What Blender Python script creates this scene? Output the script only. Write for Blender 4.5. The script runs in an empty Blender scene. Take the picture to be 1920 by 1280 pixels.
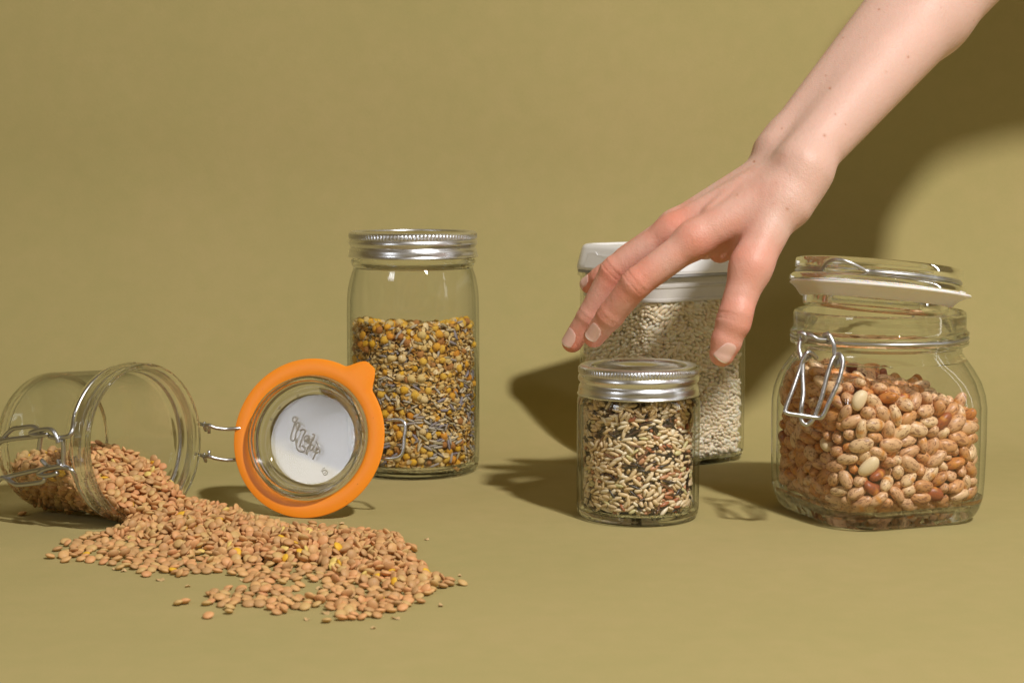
import bpy, bmesh, math, random
import numpy as np
from mathutils import Vector, Matrix, Quaternion, noise
from math import sin, cos, pi, radians, hypot, atan2, tan, sqrt

# ---------------------------------------------------------------- camera, world, lights, exposure
# all modelling below is in centimetres; U turns them into metres
U = 0.01
C = bpy.context.scene.collection
sc = bpy.context.scene
PITCH, CAMH, FPX = radians(6.0), 22.0, 3200.0
cam = bpy.data.cameras.new('camera'); cam_o = bpy.data.objects.new('camera', cam); C.objects.link(cam_o)
cam.sensor_width = 36.0; cam.lens = 60.0; cam.clip_start = 0.01; cam.clip_end = 50
cam_o.location = (0, 0, CAMH*U); cam_o.rotation_euler = (pi/2-PITCH, 0, 0)
cam.dof.use_dof = True; cam.dof.focus_distance = 1.06; cam.dof.aperture_fstop = 14
sc.camera = cam_o

w = bpy.data.worlds.new('World'); sc.world = w; w.use_nodes = True
bg = w.node_tree.nodes['Background']
bg.inputs[0].default_value = (1.0, 0.68, 0.24, 1); bg.inputs[1].default_value = 0.11

def area_lamp(name, loc, target, size, power, color, shape='DISK', size_y=None):
    l = bpy.data.lights.new(name, 'AREA'); l.shape = shape; l.size = size*U
    if size_y: l.size_y = size_y*U
    l.energy = power; l.color = color
    o = bpy.data.objects.new(name, l); C.objects.link(o); o.location = Vector(loc)*U
    o.rotation_euler = (Vector(target)-Vector(loc)).to_track_quat('-Z', 'Y').to_euler()
    return o
area_lamp('key_flash', (71.5, -13, 156), (2, 112, 8), 12, 41.5, (1.0, 0.965, 0.93))
area_lamp('softbox', (-80, 26, 52), (-12, 106, 5), 21, 1.25, (0.93, 0.95, 1.0), 'RECTANGLE', 21)
area_lamp('added_side_strip', (82, 88, 40), (10, 112, 8), 3.5, 0.5, (0.95, 0.97, 1.0), 'RECTANGLE', 70)  # extra strip lamp, added for crisp edge highlights on the glass

sc.view_settings.view_transform = 'Standard'; sc.view_settings.look = 'None'
sc.view_settings.exposure = 0.0; sc.view_settings.gamma = 1.0
cy = sc.cycles
cy.max_bounces = 16; cy.diffuse_bounces = 4; cy.glossy_bounces = 6; cy.transmission_bounces = 12
cy.transparent_max_bounces = 32; cy.sample_clamp_indirect = 6.0; cy.blur_glossy = 0.6
cy.use_denoising = True

random.seed(11)

def at(px, py, Y):
    """a point of the place: where the sight line of a pixel of the 1920 px photograph crosses depth Y (cm)"""
    dx, dy, dz = (px-960)/FPX, 1.0, -(py-640)/FPX
    y = dy*cos(PITCH)+dz*sin(PITCH); z = -dy*sin(PITCH)+dz*cos(PITCH)
    k = Y/y
    return Vector((dx*k, Y, CAMH+z*k))

# ---------------------------------------------------------------- materials
def new_mat(name):
    m = bpy.data.materials.new(name); m.use_nodes = True
    nt = m.node_tree; nt.nodes.clear()
    out = nt.nodes.new('ShaderNodeOutputMaterial')
    return m, nt, out
def N(nt, t, **k):
    n = nt.nodes.new(t)
    for a, b in k.items():
        if a in n.bl_rna.properties: setattr(n, a, b)
        else: n.inputs[a.replace('_', ' ')].default_value = b
    return n
def princ(name, col, rough=0.5, metal=0.0, **k):
    m, nt, out = new_mat(name)
    p = nt.nodes.new('ShaderNodeBsdfPrincipled'); nt.links.new(p.outputs[0], out.inputs[0])
    p.inputs['Base Color'].default_value = (*col, 1); p.inputs['Roughness'].default_value = rough; p.inputs['Metallic'].default_value = metal
    for a, b in k.items(): p.inputs[a.replace('_', ' ')].default_value = b
    return m, nt, p
def math_node(nt, op, a, b=None):
    n = nt.nodes.new('ShaderNodeMath'); n.operation = op
    for i, v in ((0, a), (1, b)):
        if v is None: continue
        if isinstance(v, (int, float)): n.inputs[i].default_value = v
        else: nt.links.new(v, n.inputs[i])
    return n.outputs[0]
def ramp(nt, fac, stops, interp='LINEAR'):
    n = nt.nodes.new('ShaderNodeValToRGB'); n.color_ramp.interpolation = interp
    e = n.color_ramp.elements
    while len(e) > 1: e.remove(e[0])
    e[0].position = stops[0][0]; e[0].color = (*stops[0][1], 1)
    for p, c in stops[1:]:
        x = e.new(p); x.color = (*c, 1)
    nt.links.new(fac, n.inputs[0]); return n.outputs[0]
def bump(nt, p, height, strength, dist):
    b = nt.nodes.new('ShaderNodeBump'); b.inputs['Strength'].default_value = strength; b.inputs['Distance'].default_value = dist
    nt.links.new(height, b.inputs['Height']); nt.links.new(b.outputs[0], p.inputs['Normal'])
def noise_tex(nt, scale, detail=3, vec=None, rough=0.5):
    n = nt.nodes.new('ShaderNodeTexNoise'); n.inputs['Scale'].default_value = scale; n.inputs['Detail'].default_value = detail; n.inputs['Roughness'].default_value = rough
    if vec is None:
        g = nt.nodes.new('ShaderNodeNewGeometry'); vec = g.outputs['Position']
    nt.links.new(vec, n.inputs['Vector']); return n.outputs['Fac']
def piece_random(nt):
    """one number per piece: object random plus mesh-island random"""
    oi = nt.nodes.new('ShaderNodeObjectInfo'); ge = nt.nodes.new('ShaderNodeNewGeometry')
    s = math_node(nt, 'ADD', oi.outputs['Random'], ge.outputs['Random Per Island'])
    return math_node(nt, 'FRACT', math_node(nt, 'MULTIPLY', s, 7.31))
def shifted(nt, rnd, amount=3.0):
    tc = nt.nodes.new('ShaderNodeTexCoord'); v = nt.nodes.new('ShaderNodeVectorMath'); v.operation = 'ADD'
    s = math_node(nt, 'MULTIPLY', rnd, amount); c = nt.nodes.new('ShaderNodeCombineXYZ')
    for i in range(3): nt.links.new(s, c.inputs[i])
    nt.links.new(tc.outputs['Object'], v.inputs[0]); nt.links.new(c.outputs[0], v.inputs[1]); return v.outputs[0]

def thin_glass(name, tint, edge, rough=0.015, smudge=0.0, wobble=0.0):
    m, nt, out = new_mat(name)
    lw = N(nt, 'ShaderNodeLayerWeight'); lw.inputs['Blend'].default_value = 0.5
    f = lw.outputs['Facing']
    f5 = math_node(nt, 'POWER', f, 5.0); fr = math_node(nt, 'ADD', math_node(nt, 'MULTIPLY', f5, 0.86), 0.042)
    mixc = nt.nodes.new('ShaderNodeMix'); mixc.data_type = 'RGBA'
    nt.links.new(math_node(nt, 'POWER', f, 4.0), mixc.inputs[0]); mixc.inputs[6].default_value = (*tint, 1); mixc.inputs[7].default_value = (*edge, 1)
    t = nt.nodes.new('ShaderNodeBsdfTransparent'); g = nt.nodes.new('ShaderNodeBsdfGlossy'); g.inputs['Roughness'].default_value = rough
    nt.links.new(mixc.outputs[2], t.inputs[0])
    if wobble:
        b = nt.nodes.new('ShaderNodeBump'); b.inputs['Strength'].default_value = wobble; b.inputs['Distance'].default_value = 0.004
        nt.links.new(noise_tex(nt, 22, 1), b.inputs['Height']); nt.links.new(b.outputs[0], g.inputs['Normal'])
    mx = nt.nodes.new('ShaderNodeMixShader'); nt.links.new(fr, mx.inputs[0]); nt.links.new(t.outputs[0], mx.inputs[1]); nt.links.new(g.outputs[0], mx.inputs[2])
    last = mx.outputs[0]
    if smudge:
        d = nt.nodes.new('ShaderNodeBsdfDiffuse'); d.inputs[0].default_value = (0.8, 0.8, 0.82, 1)
        m2 = nt.nodes.new('ShaderNodeMixShader')
        nz = ramp(nt, noise_tex(nt, 60, 4, rough=0.65), [(0.45, (0, 0, 0)), (0.75, (smudge,)*3)])
        nt.links.new(nz, m2.inputs[0]); nt.links.new(last, m2.inputs[1]); nt.links.new(d.outputs[0], m2.inputs[2]); last = m2.outputs[0]
    nt.links.new(last, out.inputs[0]); return m
def solid_glass(name, col=(0.97, 0.99, 0.97), clear=0.0, bumpy=0.0):
    m, nt, out = new_mat(name)
    g = nt.nodes.new('ShaderNodeBsdfGlass'); g.inputs['IOR'].default_value = 1.5; g.inputs['Roughness'].default_value = 0.0; g.inputs[0].default_value = (*col, 1)
    if bumpy:
        b = nt.nodes.new('ShaderNodeBump'); b.inputs['Strength'].default_value = bumpy; b.inputs['Distance'].default_value = 0.002
        nt.links.new(noise_tex(nt, 60, 2), b.inputs['Height']); nt.links.new(b.outputs[0], g.inputs['Normal'])
    t = nt.nodes.new('ShaderNodeBsdfTransparent'); t.inputs[0].default_value = (*col, 1)
    mx = nt.nodes.new('ShaderNodeMixShader'); mx.inputs[0].default_value = clear
    nt.links.new(g.outputs[0], mx.inputs[1]); nt.links.new(t.outputs[0], mx.inputs[2]); nt.links.new(mx.outputs[0], out.inputs[0])
    return m

MAT = {}
MAT['thin'] = thin_glass('glass_wall', (0.992, 0.995, 0.992), (0.50, 0.54, 0.50), smudge=0.006, wobble=0.30)
MAT['solid'] = solid_glass('glass_thick', (0.99, 1.0, 0.99), clear=0.15, bumpy=0.08)
MAT['lidglass'] = solid_glass('glass_lid', (0.99, 1.0, 0.99), clear=0.15)
MAT['disc'] = thin_glass('glass_lid_disc', (0.93, 0.93, 0.94), (0.8, 0.8, 0.8), rough=0.10, smudge=0.05, wobble=0.05)
MAT['plastic_clear'] = thin_glass('clear_plastic', (0.975, 0.975, 0.965), (0.75, 0.76, 0.70), rough=0.05, smudge=0.03)

m, nt, p = princ('olive_paper', (0.42, 0.335, 0.125), 0.92)
n1 = noise_tex(nt, 900, 4); n2 = noise_tex(nt, 6, 3)
cr = ramp(nt, math_node(nt, 'ADD', math_node(nt, 'MULTIPLY', n2, 0.6), math_node(nt, 'MULTIPLY', noise_tex(nt, 70, 3), 0.4)), [(0.35, (0.402, 0.343, 0.141)), (0.5, (0.420, 0.350, 0.147)), (0.65, (0.440, 0.358, 0.156))])
mm = nt.nodes.new('ShaderNodeMix'); mm.data_type = 'RGBA'; mm.blend_type = 'MULTIPLY'; mm.inputs[0].default_value = 0.10
nt.links.new(cr, mm.inputs[6]); nt.links.new(n1, mm.inputs[7]); nt.links.new(mm.outputs[2], p.inputs['Base Color'])
p.inputs['Specular IOR Level'].default_value = 0.2
bump(nt, p, math_node(nt, 'ADD', math_node(nt, 'MULTIPLY', n1, 0.06), noise_tex(nt, 9, 2)), 0.35, 0.006); MAT['paper'] = m

def brushed(name, col, rough):
    m, nt, p = princ(name, col, rough, 1.0)
    g = nt.nodes.new('ShaderNodeTexCoord'); mp = nt.nodes.new('ShaderNodeMapping'); mp.inputs['Scale'].default_value = (1, 1, 9)
    nt.links.new(g.outputs['Object'], mp.inputs[0])
    n = noise_tex(nt, 90, 4, mp.outputs[0])
    r = ramp(nt, n, [(0.3, (rough*0.8,)*3), (0.7, (rough*1.25,)*3)]); nt.links.new(r, p.inputs['Roughness'])
    bump(nt, p, noise_tex(nt, 600, 3), 0.08, 0.0004); return m
MAT['tin'] = brushed('tin_band', (0.80, 0.81, 0.83), 0.31)
MAT['tin_disc'] = brushed('tin_disc', (0.62, 0.60, 0.52), 0.16)
MAT['wire'] = brushed('steel_wire', (0.56, 0.56, 0.57), 0.34)
m, nt, p = princ('orange_rubber', (0.97, 0.30, 0.012), 0.42)
p.inputs['Subsurface Weight'].default_value = 0.12; p.inputs['Subsurface Radius'].default_value = (0.004, 0.0015, 0.0004)
bump(nt, p, noise_tex(nt, 400, 3), 0.1, 0.0004)
c = ramp(nt, noise_tex(nt, 330, 2), [(0.22, (0.55, 0.16, 0.01)), (0.26, (0.97, 0.30, 0.012))]); nt.links.new(c, p.inputs['Base Color']); MAT['orange'] = m
m, nt, p = princ('white_rubber', (0.88, 0.84, 0.82), 0.38); p.inputs['Subsurface Weight'].default_value = 0.6; p.inputs['Subsurface Radius'].default_value = (0.004, 0.003, 0.002); MAT['white_rubber'] = m
m, nt, p = princ('white_plastic', (0.82, 0.82, 0.83), 0.35); MAT['white_plastic'] = m
m, nt, p = princ('cloudy_plastic', (0.72, 0.69, 0.68), 0.35); p.inputs['Transmission Weight'].default_value = 0.0; MAT['cloudy'] = m
m, nt, p = princ('grey_seal', (0.36, 0.36, 0.36), 0.5); MAT['seal'] = m

# lentil: matt brown-pink, a few yellow
m, nt, p = princ('lentil_skin', (0.4, 0.2, 0.1), 0.55)
r = piece_random(nt)
c = ramp(nt, r, [(0, (0.60, 0.33, 0.14)), (0.2, (0.70, 0.41, 0.17)), (0.4, (0.56, 0.33, 0.145)), (0.6, (0.74, 0.39, 0.17)), (0.78, (0.64, 0.42, 0.17)), (0.92, (0.68, 0.34, 0.15)), (0.965, (0.85, 0.50, 0.04)), (0.985, (0.80, 0.60, 0.18))], 'CONSTANT')
mm = nt.nodes.new('ShaderNodeMix'); mm.data_type = 'RGBA'; mm.blend_type = 'MULTIPLY'; mm.inputs[0].default_value = 0.35
nz = ramp(nt, noise_tex(nt, 400, 3), [(0.3, (0.72, 0.66, 0.6)), (0.65, (1, 1, 1))]); nt.links.new(c, mm.inputs[6]); nt.links.new(nz, mm.inputs[7]); nt.links.new(mm.outputs[2], p.inputs['Base Color'])
p.inputs['Specular IOR Level'].default_value = 0.35; bump(nt, p, noise_tex(nt, 700, 2), 0.12, 0.0003); MAT['lentil'] = m

# pinto bean
m, nt, p = princ('pinto_skin', (0.5, 0.3, 0.2), 0.42)
r = piece_random(nt); vec = shifted(nt, r, 0.5)
base = ramp(nt, r, [(0, (0.725, 0.410, 0.211)), (0.15, (0.803, 0.492, 0.267)), (0.3, (0.648, 0.321, 0.131)), (0.42, (0.843, 0.575, 0.329)), (0.55, (0.713, 0.369, 0.159)), (0.68, (0.777, 0.478, 0.262)), (0.80, (0.648, 0.259, 0.068)), (0.88, (0.868, 0.615, 0.353)), (0.97, (0.389, 0.103, 0.034))], 'CONSTANT')
mp = nt.nodes.new('ShaderNodeMapping'); mp.inputs['Scale'].default_value = (0.55, 1, 1.2); nt.links.new(vec, mp.inputs[0])
sp = noise_tex(nt, 600, 5, mp.outputs[0], 0.64); spk = ramp(nt, sp, [(0.52, (0, 0, 0)), (0.59, (0.72, 0.72, 0.72))])
mm = nt.nodes.new('ShaderNodeMix'); mm.data_type = 'RGBA'; nt.links.new(spk, mm.inputs[0]); nt.links.new(base, mm.inputs[6]); mm.inputs[7].default_value = (0.24, 0.085, 0.045, 1)
at_n = nt.nodes.new('ShaderNodeAttribute'); at_n.attribute_name = 'eye'
m3 = nt.nodes.new('ShaderNodeMix'); m3.data_type = 'RGBA'; nt.links.new(at_n.outputs['Fac'], m3.inputs[0]); nt.links.new(mm.outputs[2], m3.inputs[6]); m3.inputs[7].default_value = (0.70, 0.30, 0.06, 1)
nt.links.new(m3.outputs[2], p.inputs['Base Color'])
bump(nt, p, noise_tex(nt, 300, 2), 0.06, 0.0006); MAT['pinto'] = m
m, nt, p = princ('peeled_bean', (0.88, 0.70, 0.44), 0.45); MAT['peeled'] = m
m, nt, p = princ('dark_red_bean', (0.17, 0.03, 0.014), 0.22); MAT['dark_bean'] = m

def grain_mat(name, stops, rough, sss=0.0):
    m, nt, p = princ(name, (0.5, 0.4, 0.3), rough)
    r = piece_random(nt); c = ramp(nt, r, stops, 'CONSTANT')
    mm = nt.nodes.new('ShaderNodeMix'); mm.data_type = 'RGBA'; mm.blend_type = 'MULTIPLY'; mm.inputs[0].default_value = 0.4
    nz = ramp(nt, noise_tex(nt, 350, 3), [(0.3, (0.72, 0.66, 0.56)), (0.65, (1, 1, 1))]); nt.links.new(c, mm.inputs[6]); nt.links.new(nz, mm.inputs[7]); nt.links.new(mm.outputs[2], p.inputs['Base Color'])
    if sss: p.inputs['Subsurface Weight'].default_value = sss; p.inputs['Subsurface Radius'].default_value = (0.004, 0.003, 0.0018)
    return m
MAT['rice'] = grain_mat('white_rice', [(0, (0.95, 0.83, 0.64)), (0.3, (0.96, 0.87, 0.71)), (0.6, (0.92, 0.79, 0.59)), (0.85, (0.97, 0.91, 0.79))], 0.42, 0.45)
MAT['brown_rice'] = grain_mat('brown_rice', [(0, (0.88, 0.66, 0.38)), (0.25, (0.92, 0.74, 0.48)), (0.45, (0.82, 0.63, 0.38)), (0.6, (0.93, 0.80, 0.58)), (0.80, (0.74, 0.66, 0.34)), (0.86, (0.64, 0.32, 0.17)), (0.91, (0.48, 0.16, 0.07)), (0.93, (0.84, 0.64, 0.40))], 0.32)
MAT['wild_rice'] = grain_mat('wild_rice', [(0, (0.035, 0.022, 0.018)), (0.25, (0.09, 0.045, 0.03)), (0.45, (0.03, 0.022, 0.022)), (0.70, (0.24, 0.11, 0.06)), (0.80, (0.10, 0.05, 0.03)), (0.86, (0.05, 0.03, 0.025))], 0.3)
MAT['chamomile'] = grain_mat('chamomile_head', [(0, (0.90, 0.46, 0.04)), (0.16, (0.92, 0.56, 0.07)), (0.34, (0.85, 0.62, 0.24)), (0.48, (0.86, 0.36, 0.03)), (0.60, (0.88, 0.66, 0.32)), (0.72, (0.92, 0.52, 0.03)), (0.90, (0.55, 0.24, 0.06))], 0.85)
nt = MAT['chamomile'].node_tree; p = [n for n in nt.nodes if n.type == 'BSDF_PRINCIPLED'][0]
vo = nt.nodes.new('ShaderNodeTexVoronoi'); vo.inputs['Scale'].default_value = 1500; bump(nt, p, math_node(nt, 'ADD', vo.outputs['Distance'], noise_tex(nt, 450, 3)), 0.5, 0.0007)
MAT['lavender'] = grain_mat('lavender_bud', [(0, (0.380, 0.333, 0.299)), (0.25, (0.506, 0.460, 0.391)), (0.5, (0.299, 0.265, 0.299)), (0.68, (0.621, 0.529, 0.368)), (0.85, (0.437, 0.368, 0.207))], 0.8)
MAT['petals'] = grain_mat('dried_petal', [(0, (0.74, 0.50, 0.17)), (0.25, (0.80, 0.60, 0.28)), (0.5, (0.68, 0.38, 0.07)), (0.7, (0.84, 0.67, 0.38)), (0.88, (0.50, 0.25, 0.06))], 0.8)

# ---------------------------------------------------------------- mesh helpers
def obj(name, V, F, mat, parent=None, smooth=True, angle=40, midx=None, kind=None, label=None, origin=None):
    """one mesh object from centimetre coordinates (local to its parent)"""
    me = bpy.data.meshes.new(name)
    V = np.asarray(V, float)*U
    if origin is not None: V = V-np.asarray(origin, float)*U
    me.from_pydata(V.tolist(), [], F)
    mats = mat if isinstance(mat, (list, tuple)) else [mat]
    for m in mats: me.materials.append(m)
    if midx: me.polygons.foreach_set('material_index', midx)
    if smooth:
        me.shade_smooth()
        if angle: me.set_sharp_from_angle(angle=radians(angle))
    me.update()
    o = bpy.data.objects.new(name, me); C.objects.link(o)
    if origin is not None: o.location = Vector(origin)*U
    if parent: o.parent = parent
    if kind: o['kind'] = kind
    if label: o['label'] = label
    return o
def thing(name, label, cat, loc=(0, 0, 0), rotz=0, group=None):
    o = bpy.data.objects.new(name, None); C.objects.link(o); o.empty_display_size = 0.01
    o.location = Vector(loc)*U; o.rotation_euler = (0, 0, rotz)
    o['label'] = label; o['category'] = cat
    if group: o['group'] = group
    bpy.context.view_layer.update()
    return o
def tag(o, label, cat, group=None):
    o['label'] = label; o['category'] = cat
    if group: o['group'] = group
    return o
def rsq(a, h, r):
    """polar radius of a rounded square, half side h and corner radius r"""
    a = (a+pi/4) % (pi/2)-pi/4; a = abs(a); r = min(r, h); c = h-r
    if h*tan(a) <= c: return h/cos(a)
    return c*(cos(a)+sin(a))+sqrt(max(r*r-c*c*(cos(a)-sin(a))**2, 0))
def revolve(prof, n=96, rad=None, mats=None, frame=None):
    """prof: (r, z[, corner]) from pole to pole; rad(ring, angle) may override the radius. returns V, F, midx"""
    V, F, mi = [], [], []
    rows = []
    for i, q in enumerate(prof):
        r, z = q[0], q[1]
        if r <= 1e-6:
            rows.append([len(V)]); V.append((0, 0, z)); continue
        row = []
        for k in range(n):
            a = 2*pi*k/n
            rr = rad(i, a, q) if rad else r
            row.append(len(V)); V.append((rr*cos(a), rr*sin(a), z))
        rows.append(row)
    for i in range(len(rows)-1):
        A, B = rows[i], rows[i+1]
        for k in range(n):
            k2 = (k+1) % n
            if len(A) == 1 and len(B) == 1: continue
            if len(A) == 1: f = (A[0], B[k2], B[k])
            elif len(B) == 1: f = (A[k], A[k2], B[0])
            else: f = (A[k], A[k2], B[k2], B[k])
            F.append(f); mi.append(mats[i] if mats else 0)
    if frame is not None:
        V = [tuple(frame @ Vector(v)) for v in V]
    return V, F, mi
def smooth_path(P, sub=6, closed=False):
    P = [Vector(p) for p in P]; n = len(P); out = []
    rng = range(n) if closed else range(n-1)
    for i in rng:
        if closed: p0, p1, p2, p3 = P[i-1], P[i], P[(i+1) % n], P[(i+2) % n]
        else: p0, p1, p2, p3 = P[max(i-1, 0)], P[i], P[i+1], P[min(i+2, n-1)]
        for j in range(sub):
            t = j/sub
            out.append(0.5*((2*p1)+(p2-p0)*t+(2*p0-5*p1+4*p2-p3)*t*t+(3*p1-p0-3*p2+p3)*t**3))
    if not closed: out.append(P[-1])
    return out
def tube(P, r=0.12, sub=6, closed=False, seg=10, rfun=None):
    Q = smooth_path(P, sub, closed) if sub > 1 else [Vector(p) for p in P]
    n = len(Q); V, F = [], []
    up = None
    for i, p in enumerate(Q):
        t = (Q[(i+1) % n]-Q[i-1]) if closed else (Q[min(i+1, n-1)]-Q[max(i-1, 0)])
        if t.length < 1e-9: t = Vector((0, 0, 1))
        t.normalize()
        if up is None:
            up = Vector((0, 0, 1)) if abs(t.z) < 0.9 else Vector((1, 0, 0))
        s = t.cross(up); s.normalize(); up = s.cross(t); up.normalize()
        rr = rfun(i/(n-1)) if rfun else r
        for k in range(seg):
            a = 2*pi*k/seg; V.append(tuple(p+s*(rr*cos(a))+up*(rr*sin(a))))
    for i in range(n if closed else n-1):
        for k in range(seg):
            a, b = i*seg, ((i+1) % n)*seg
            F.append((a+k, a+(k+1) % seg, b+(k+1) % seg, b+k))
    if not closed:
        F.append(tuple(range(seg))[::-1]); F.append(tuple((n-1)*seg+k for k in range(seg)))
    return V, F
def join(*VF):
    V, F = [], []
    for v, f in VF:
        b = len(V); V += list(v); F += [tuple(i+b for i in q) for q in f]
    return V, F
def to_local(parent, P):
    M = parent.matrix_world.inverted()
    return [tuple((M @ (Vector(p)*U))/U) for p in P]

# ---------------------------------------------------------------- paper sweep
prof = [(-60, 0), (0, 0), (60, 0), (100, 0), (120, 0), (126, 0)]
Rc = 24.0
for k in range(1, 19):
    a = pi/2*k/18*0.985; prof.append((126+Rc*sin(a), Rc-Rc*cos(a)))
y, z = prof[-1]
for h in (40, 80, 130): prof.append((y+(h-z)*tan(radians(1.35)), h))
xs = [-160, -80, -40, 0, 40, 80, 160]
V = [(x, y, z) for y, z in prof for x in xs]; nx = len(xs)
F = [(i*nx+j, i*nx+j+1, (i+1)*nx+j+1, (i+1)*nx+j) for i in range(len(prof)-1) for j in range(nx-1)]
obj('paper_backdrop', V, F, MAT['paper'], kind='structure', angle=None)
# ---------------------------------------------------------------- small jar of mixed rice
def knurl(prof_knurl, n=440, depth=0.055, teeth=110):
    def f(i, a, q):
        return q[0]+(depth*abs(sin(a*teeth/2))**0.8 if len(q) > 2 else 0)
    return f
def screw_band(parent, R, z0, z1, hole):
    """threaded tin band: flared foot, groove, bead and a knurled crown"""
    h = z1-z0; K = 1
    prof = [(R-0.16, z0), (R+0.03, z0-0.01), (R+0.07, z0+0.03*h), (R-0.00, z0+0.08*h), (R-0.01, z0+0.14*h), (R-0.02, z0+0.22*h), (R-0.04, z0+0.28*h), (R-0.08, z0+0.33*h), (R-0.12, z0+0.36*h), (R-0.14, z0+0.40*h),
            (R-0.05, z0+0.45*h), (R+0.01, z0+0.51*h), (R+0.02, z0+0.58*h), (R-0.02, z0+0.65*h), (R-0.08, z0+0.70*h), (R-0.06, z0+0.725*h), (R-0.05, z0+0.735*h, K), (R-0.04, z0+0.91*h, K), (R-0.04, z0+0.93*h), (R-0.09, z0+0.975*h), (R-0.18, z1),
            (hole+0.12, z1), (hole+0.03, z1-0.03), (hole, z1-0.07), (hole, z1-0.16), (hole+0.04, z1-0.17)]
    V, F, mi = revolve(prof, 440, knurl(None))
    obj('screw_band', V, F, MAT['tin'], parent, angle=50)
    # inner lip teeth: small dark dents round the hole
    V, F, _ = revolve([(0, z1-0.155), (hole*0.35, z1-0.15), (hole*0.36, z1-0.13), (hole*0.80, z1-0.13), (hole*0.84, z1-0.10), (hole*0.93, z1-0.10), (hole*0.96, z1-0.16), (hole+0.06, z1-0.165), (hole+0.06, z1-0.2), (0, z1-0.2)], 96)
    obj('lid_disc', V, F, MAT['tin_disc'], parent)

jar_s = thing('storage_jar', 'small round glass jar full of mixed wild rice under the hand, silver screw lid', 'jar', (7.86, 105.2, 0), 0.2)
# outer wall, shoulder, hidden thread, inner wall; thick foot is solid glass
prof = [(0, 0.18), (2.6, 0.14), (3.05, 0.03), (3.35, 0.0), (3.58, 0.06), (3.73, 0.2), (3.80, 0.42), (3.82, 0.7), (3.82, 2.5), (3.82, 5.0), (3.82, 7.15), (3.78, 7.45), (3.66, 7.65), (3.50, 7.75), (3.46, 8.6), (3.44, 9.2), (3.30, 9.25),
        (3.22, 9.2), (3.22, 8.6), (3.30, 7.7), (3.50, 7.3), (3.56, 6.9), (3.56, 5.0), (3.56, 2.5), (3.56, 1.0), (3.50, 0.72), (3.3, 0.55), (2.8, 0.47), (0, 0.5)]
mats = [0]*7+[1]*3+[0]*3+[1]*4+[1]*8+[0]*4
mats[6] = 0
V, F, mi = revolve(prof, 96, mats=mats)
obj('glass_body', V, F, [MAT['solid'], MAT['thin']], jar_s, midx=mi)
screw_band(jar_s, 3.74, 7.68, 9.52, 2.95)

# ---------------------------------------------------------------- tall jar of chamomile and lavender
jar_t = thing('storage_jar', 'tall glass preserving jar half full of chamomile and lavender, behind the orange lid', 'jar', (-7.03, 121.3, 0), radians(-20))
def sq(i, a, q):
    k = q[2] if len(q) > 2 else 0
    return q[0]*(1+k*(0.034*(-cos(4*a))+0.004*cos(8*a)))
prof = [(0, 0.2), (3.2, 0.15), (3.8, 0.02), (4.1, 0.0), (4.4, 0.08), (4.58, 0.3), (4.66, 0.7), (4.68, 1.2, .6), (4.68, 2.5, 1), (4.68, 5, 1), (4.68, 9, 1), (4.67, 11.5, 1), (4.65, 12.4, 1), (4.59, 13.1, .9), (4.48, 13.75, .5), (4.34, 14.22, .2), (4.22, 14.55), (4.40, 14.85), (4.44, 14.97), (4.40, 15.1), (4.28, 15.2), (4.20, 15.5), (4.2, 16.9), (4.0, 17.0),
        (3.9, 16.9), (3.9, 15.3), (4.0, 14.7), (4.2, 14.1), (4.34, 13.2, .8), (4.42, 12.4, 1), (4.45, 11, 1), (4.46, 9, 1), (4.46, 5, 1), (4.46, 2.5, 1), (4.46, 1.4, .6), (4.38, 0.9), (4.1, 0.55), (3.4, 0.42), (0, 0.5)]
n_out = 24
mats = [1 if .9 < (a[1]+b[1])/2 < 14.4 else 0 for a, b in zip(prof[:-1], prof[1:])]
V, F, mi = revolve(prof, 128, sq, mats)
obj('glass_body', V, F, [MAT['solid'], MAT['thin']], jar_t, midx=mi)
screw_band(jar_t, 4.55, 15.32, 17.12, 3.95)

# ---------------------------------------------------------------- square container of white rice
box = thing('food_container', 'square clear container of white rice with a white push lid, behind the hand', 'container', (11.2, 126.7, 0), radians(34))
def rs(i, a, q): return rsq(a, q[0], q[2])
def sqloft(name, prof, mat, parent, n=96, mats=None, angle=40, frame=None):
    prof2 = [(q[0], q[1], q[2] if len(q) > 2 else 1.0) for q in prof]
    V, F, mi = revolve(prof2, n, rs, mats, frame)
    return obj(name, V, F, mat, parent, midx=mi, angle=angle)
sqloft('clear_body', [(0, .12, 0), (4.2, .1, 1.2), (4.35, 0, 1.3), (4.5, 0, 1.4), (4.62, .12, 1.4), (4.66, .3, 1.5), (4.72, .42, 1.5), (4.78, .7, 1.5), (4.8, 1.5, 1.5), (4.8, 6, 1.5), (4.8, 10, 1.5), (4.8, 13.5, 1.5), (4.95, 13.6, 1.55), (4.97, 13.72, 1.55), (4.95, 13.82, 1.55), (4.7, 13.82, 1.4),
        (4.62, 13.5, 1.35), (4.62, 10, 1.35), (4.62, 6, 1.35), (4.62, 1.5, 1.35), (4.55, .7, 1.3), (4.4, .42, 1.2), (0, .4, 0)],
       [MAT['solid'], MAT['plastic_clear']], box, 160, [0]*7+[1]*13+[0]*3)
sqloft('seal_ring', [(4.6, 13.84, 1.4), (4.93, 13.85, 1.5), (4.95, 13.95, 1.5), (4.93, 14.02, 1.5), (4.6, 14.03, 1.4)], MAT['seal'], box, 160)
sqloft('lid_insert', [(4.3, 12.05, 1.2), (4.50, 12.03, 1.25), (4.56, 12.10, 1.3), (4.56, 12.25, 1.3), (4.48, 12.32, 1.25), (4.48, 13.0, 1.25), (4.56, 13.08, 1.3), (4.56, 13.2, 1.3), (4.48, 13.26, 1.25), (4.48, 13.8, 1.25), (4.2, 13.8, 1.1), (4.2, 12.3, 1.1), (4.3, 12.05, 1.2)], MAT['cloudy'], box, 160)
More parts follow.
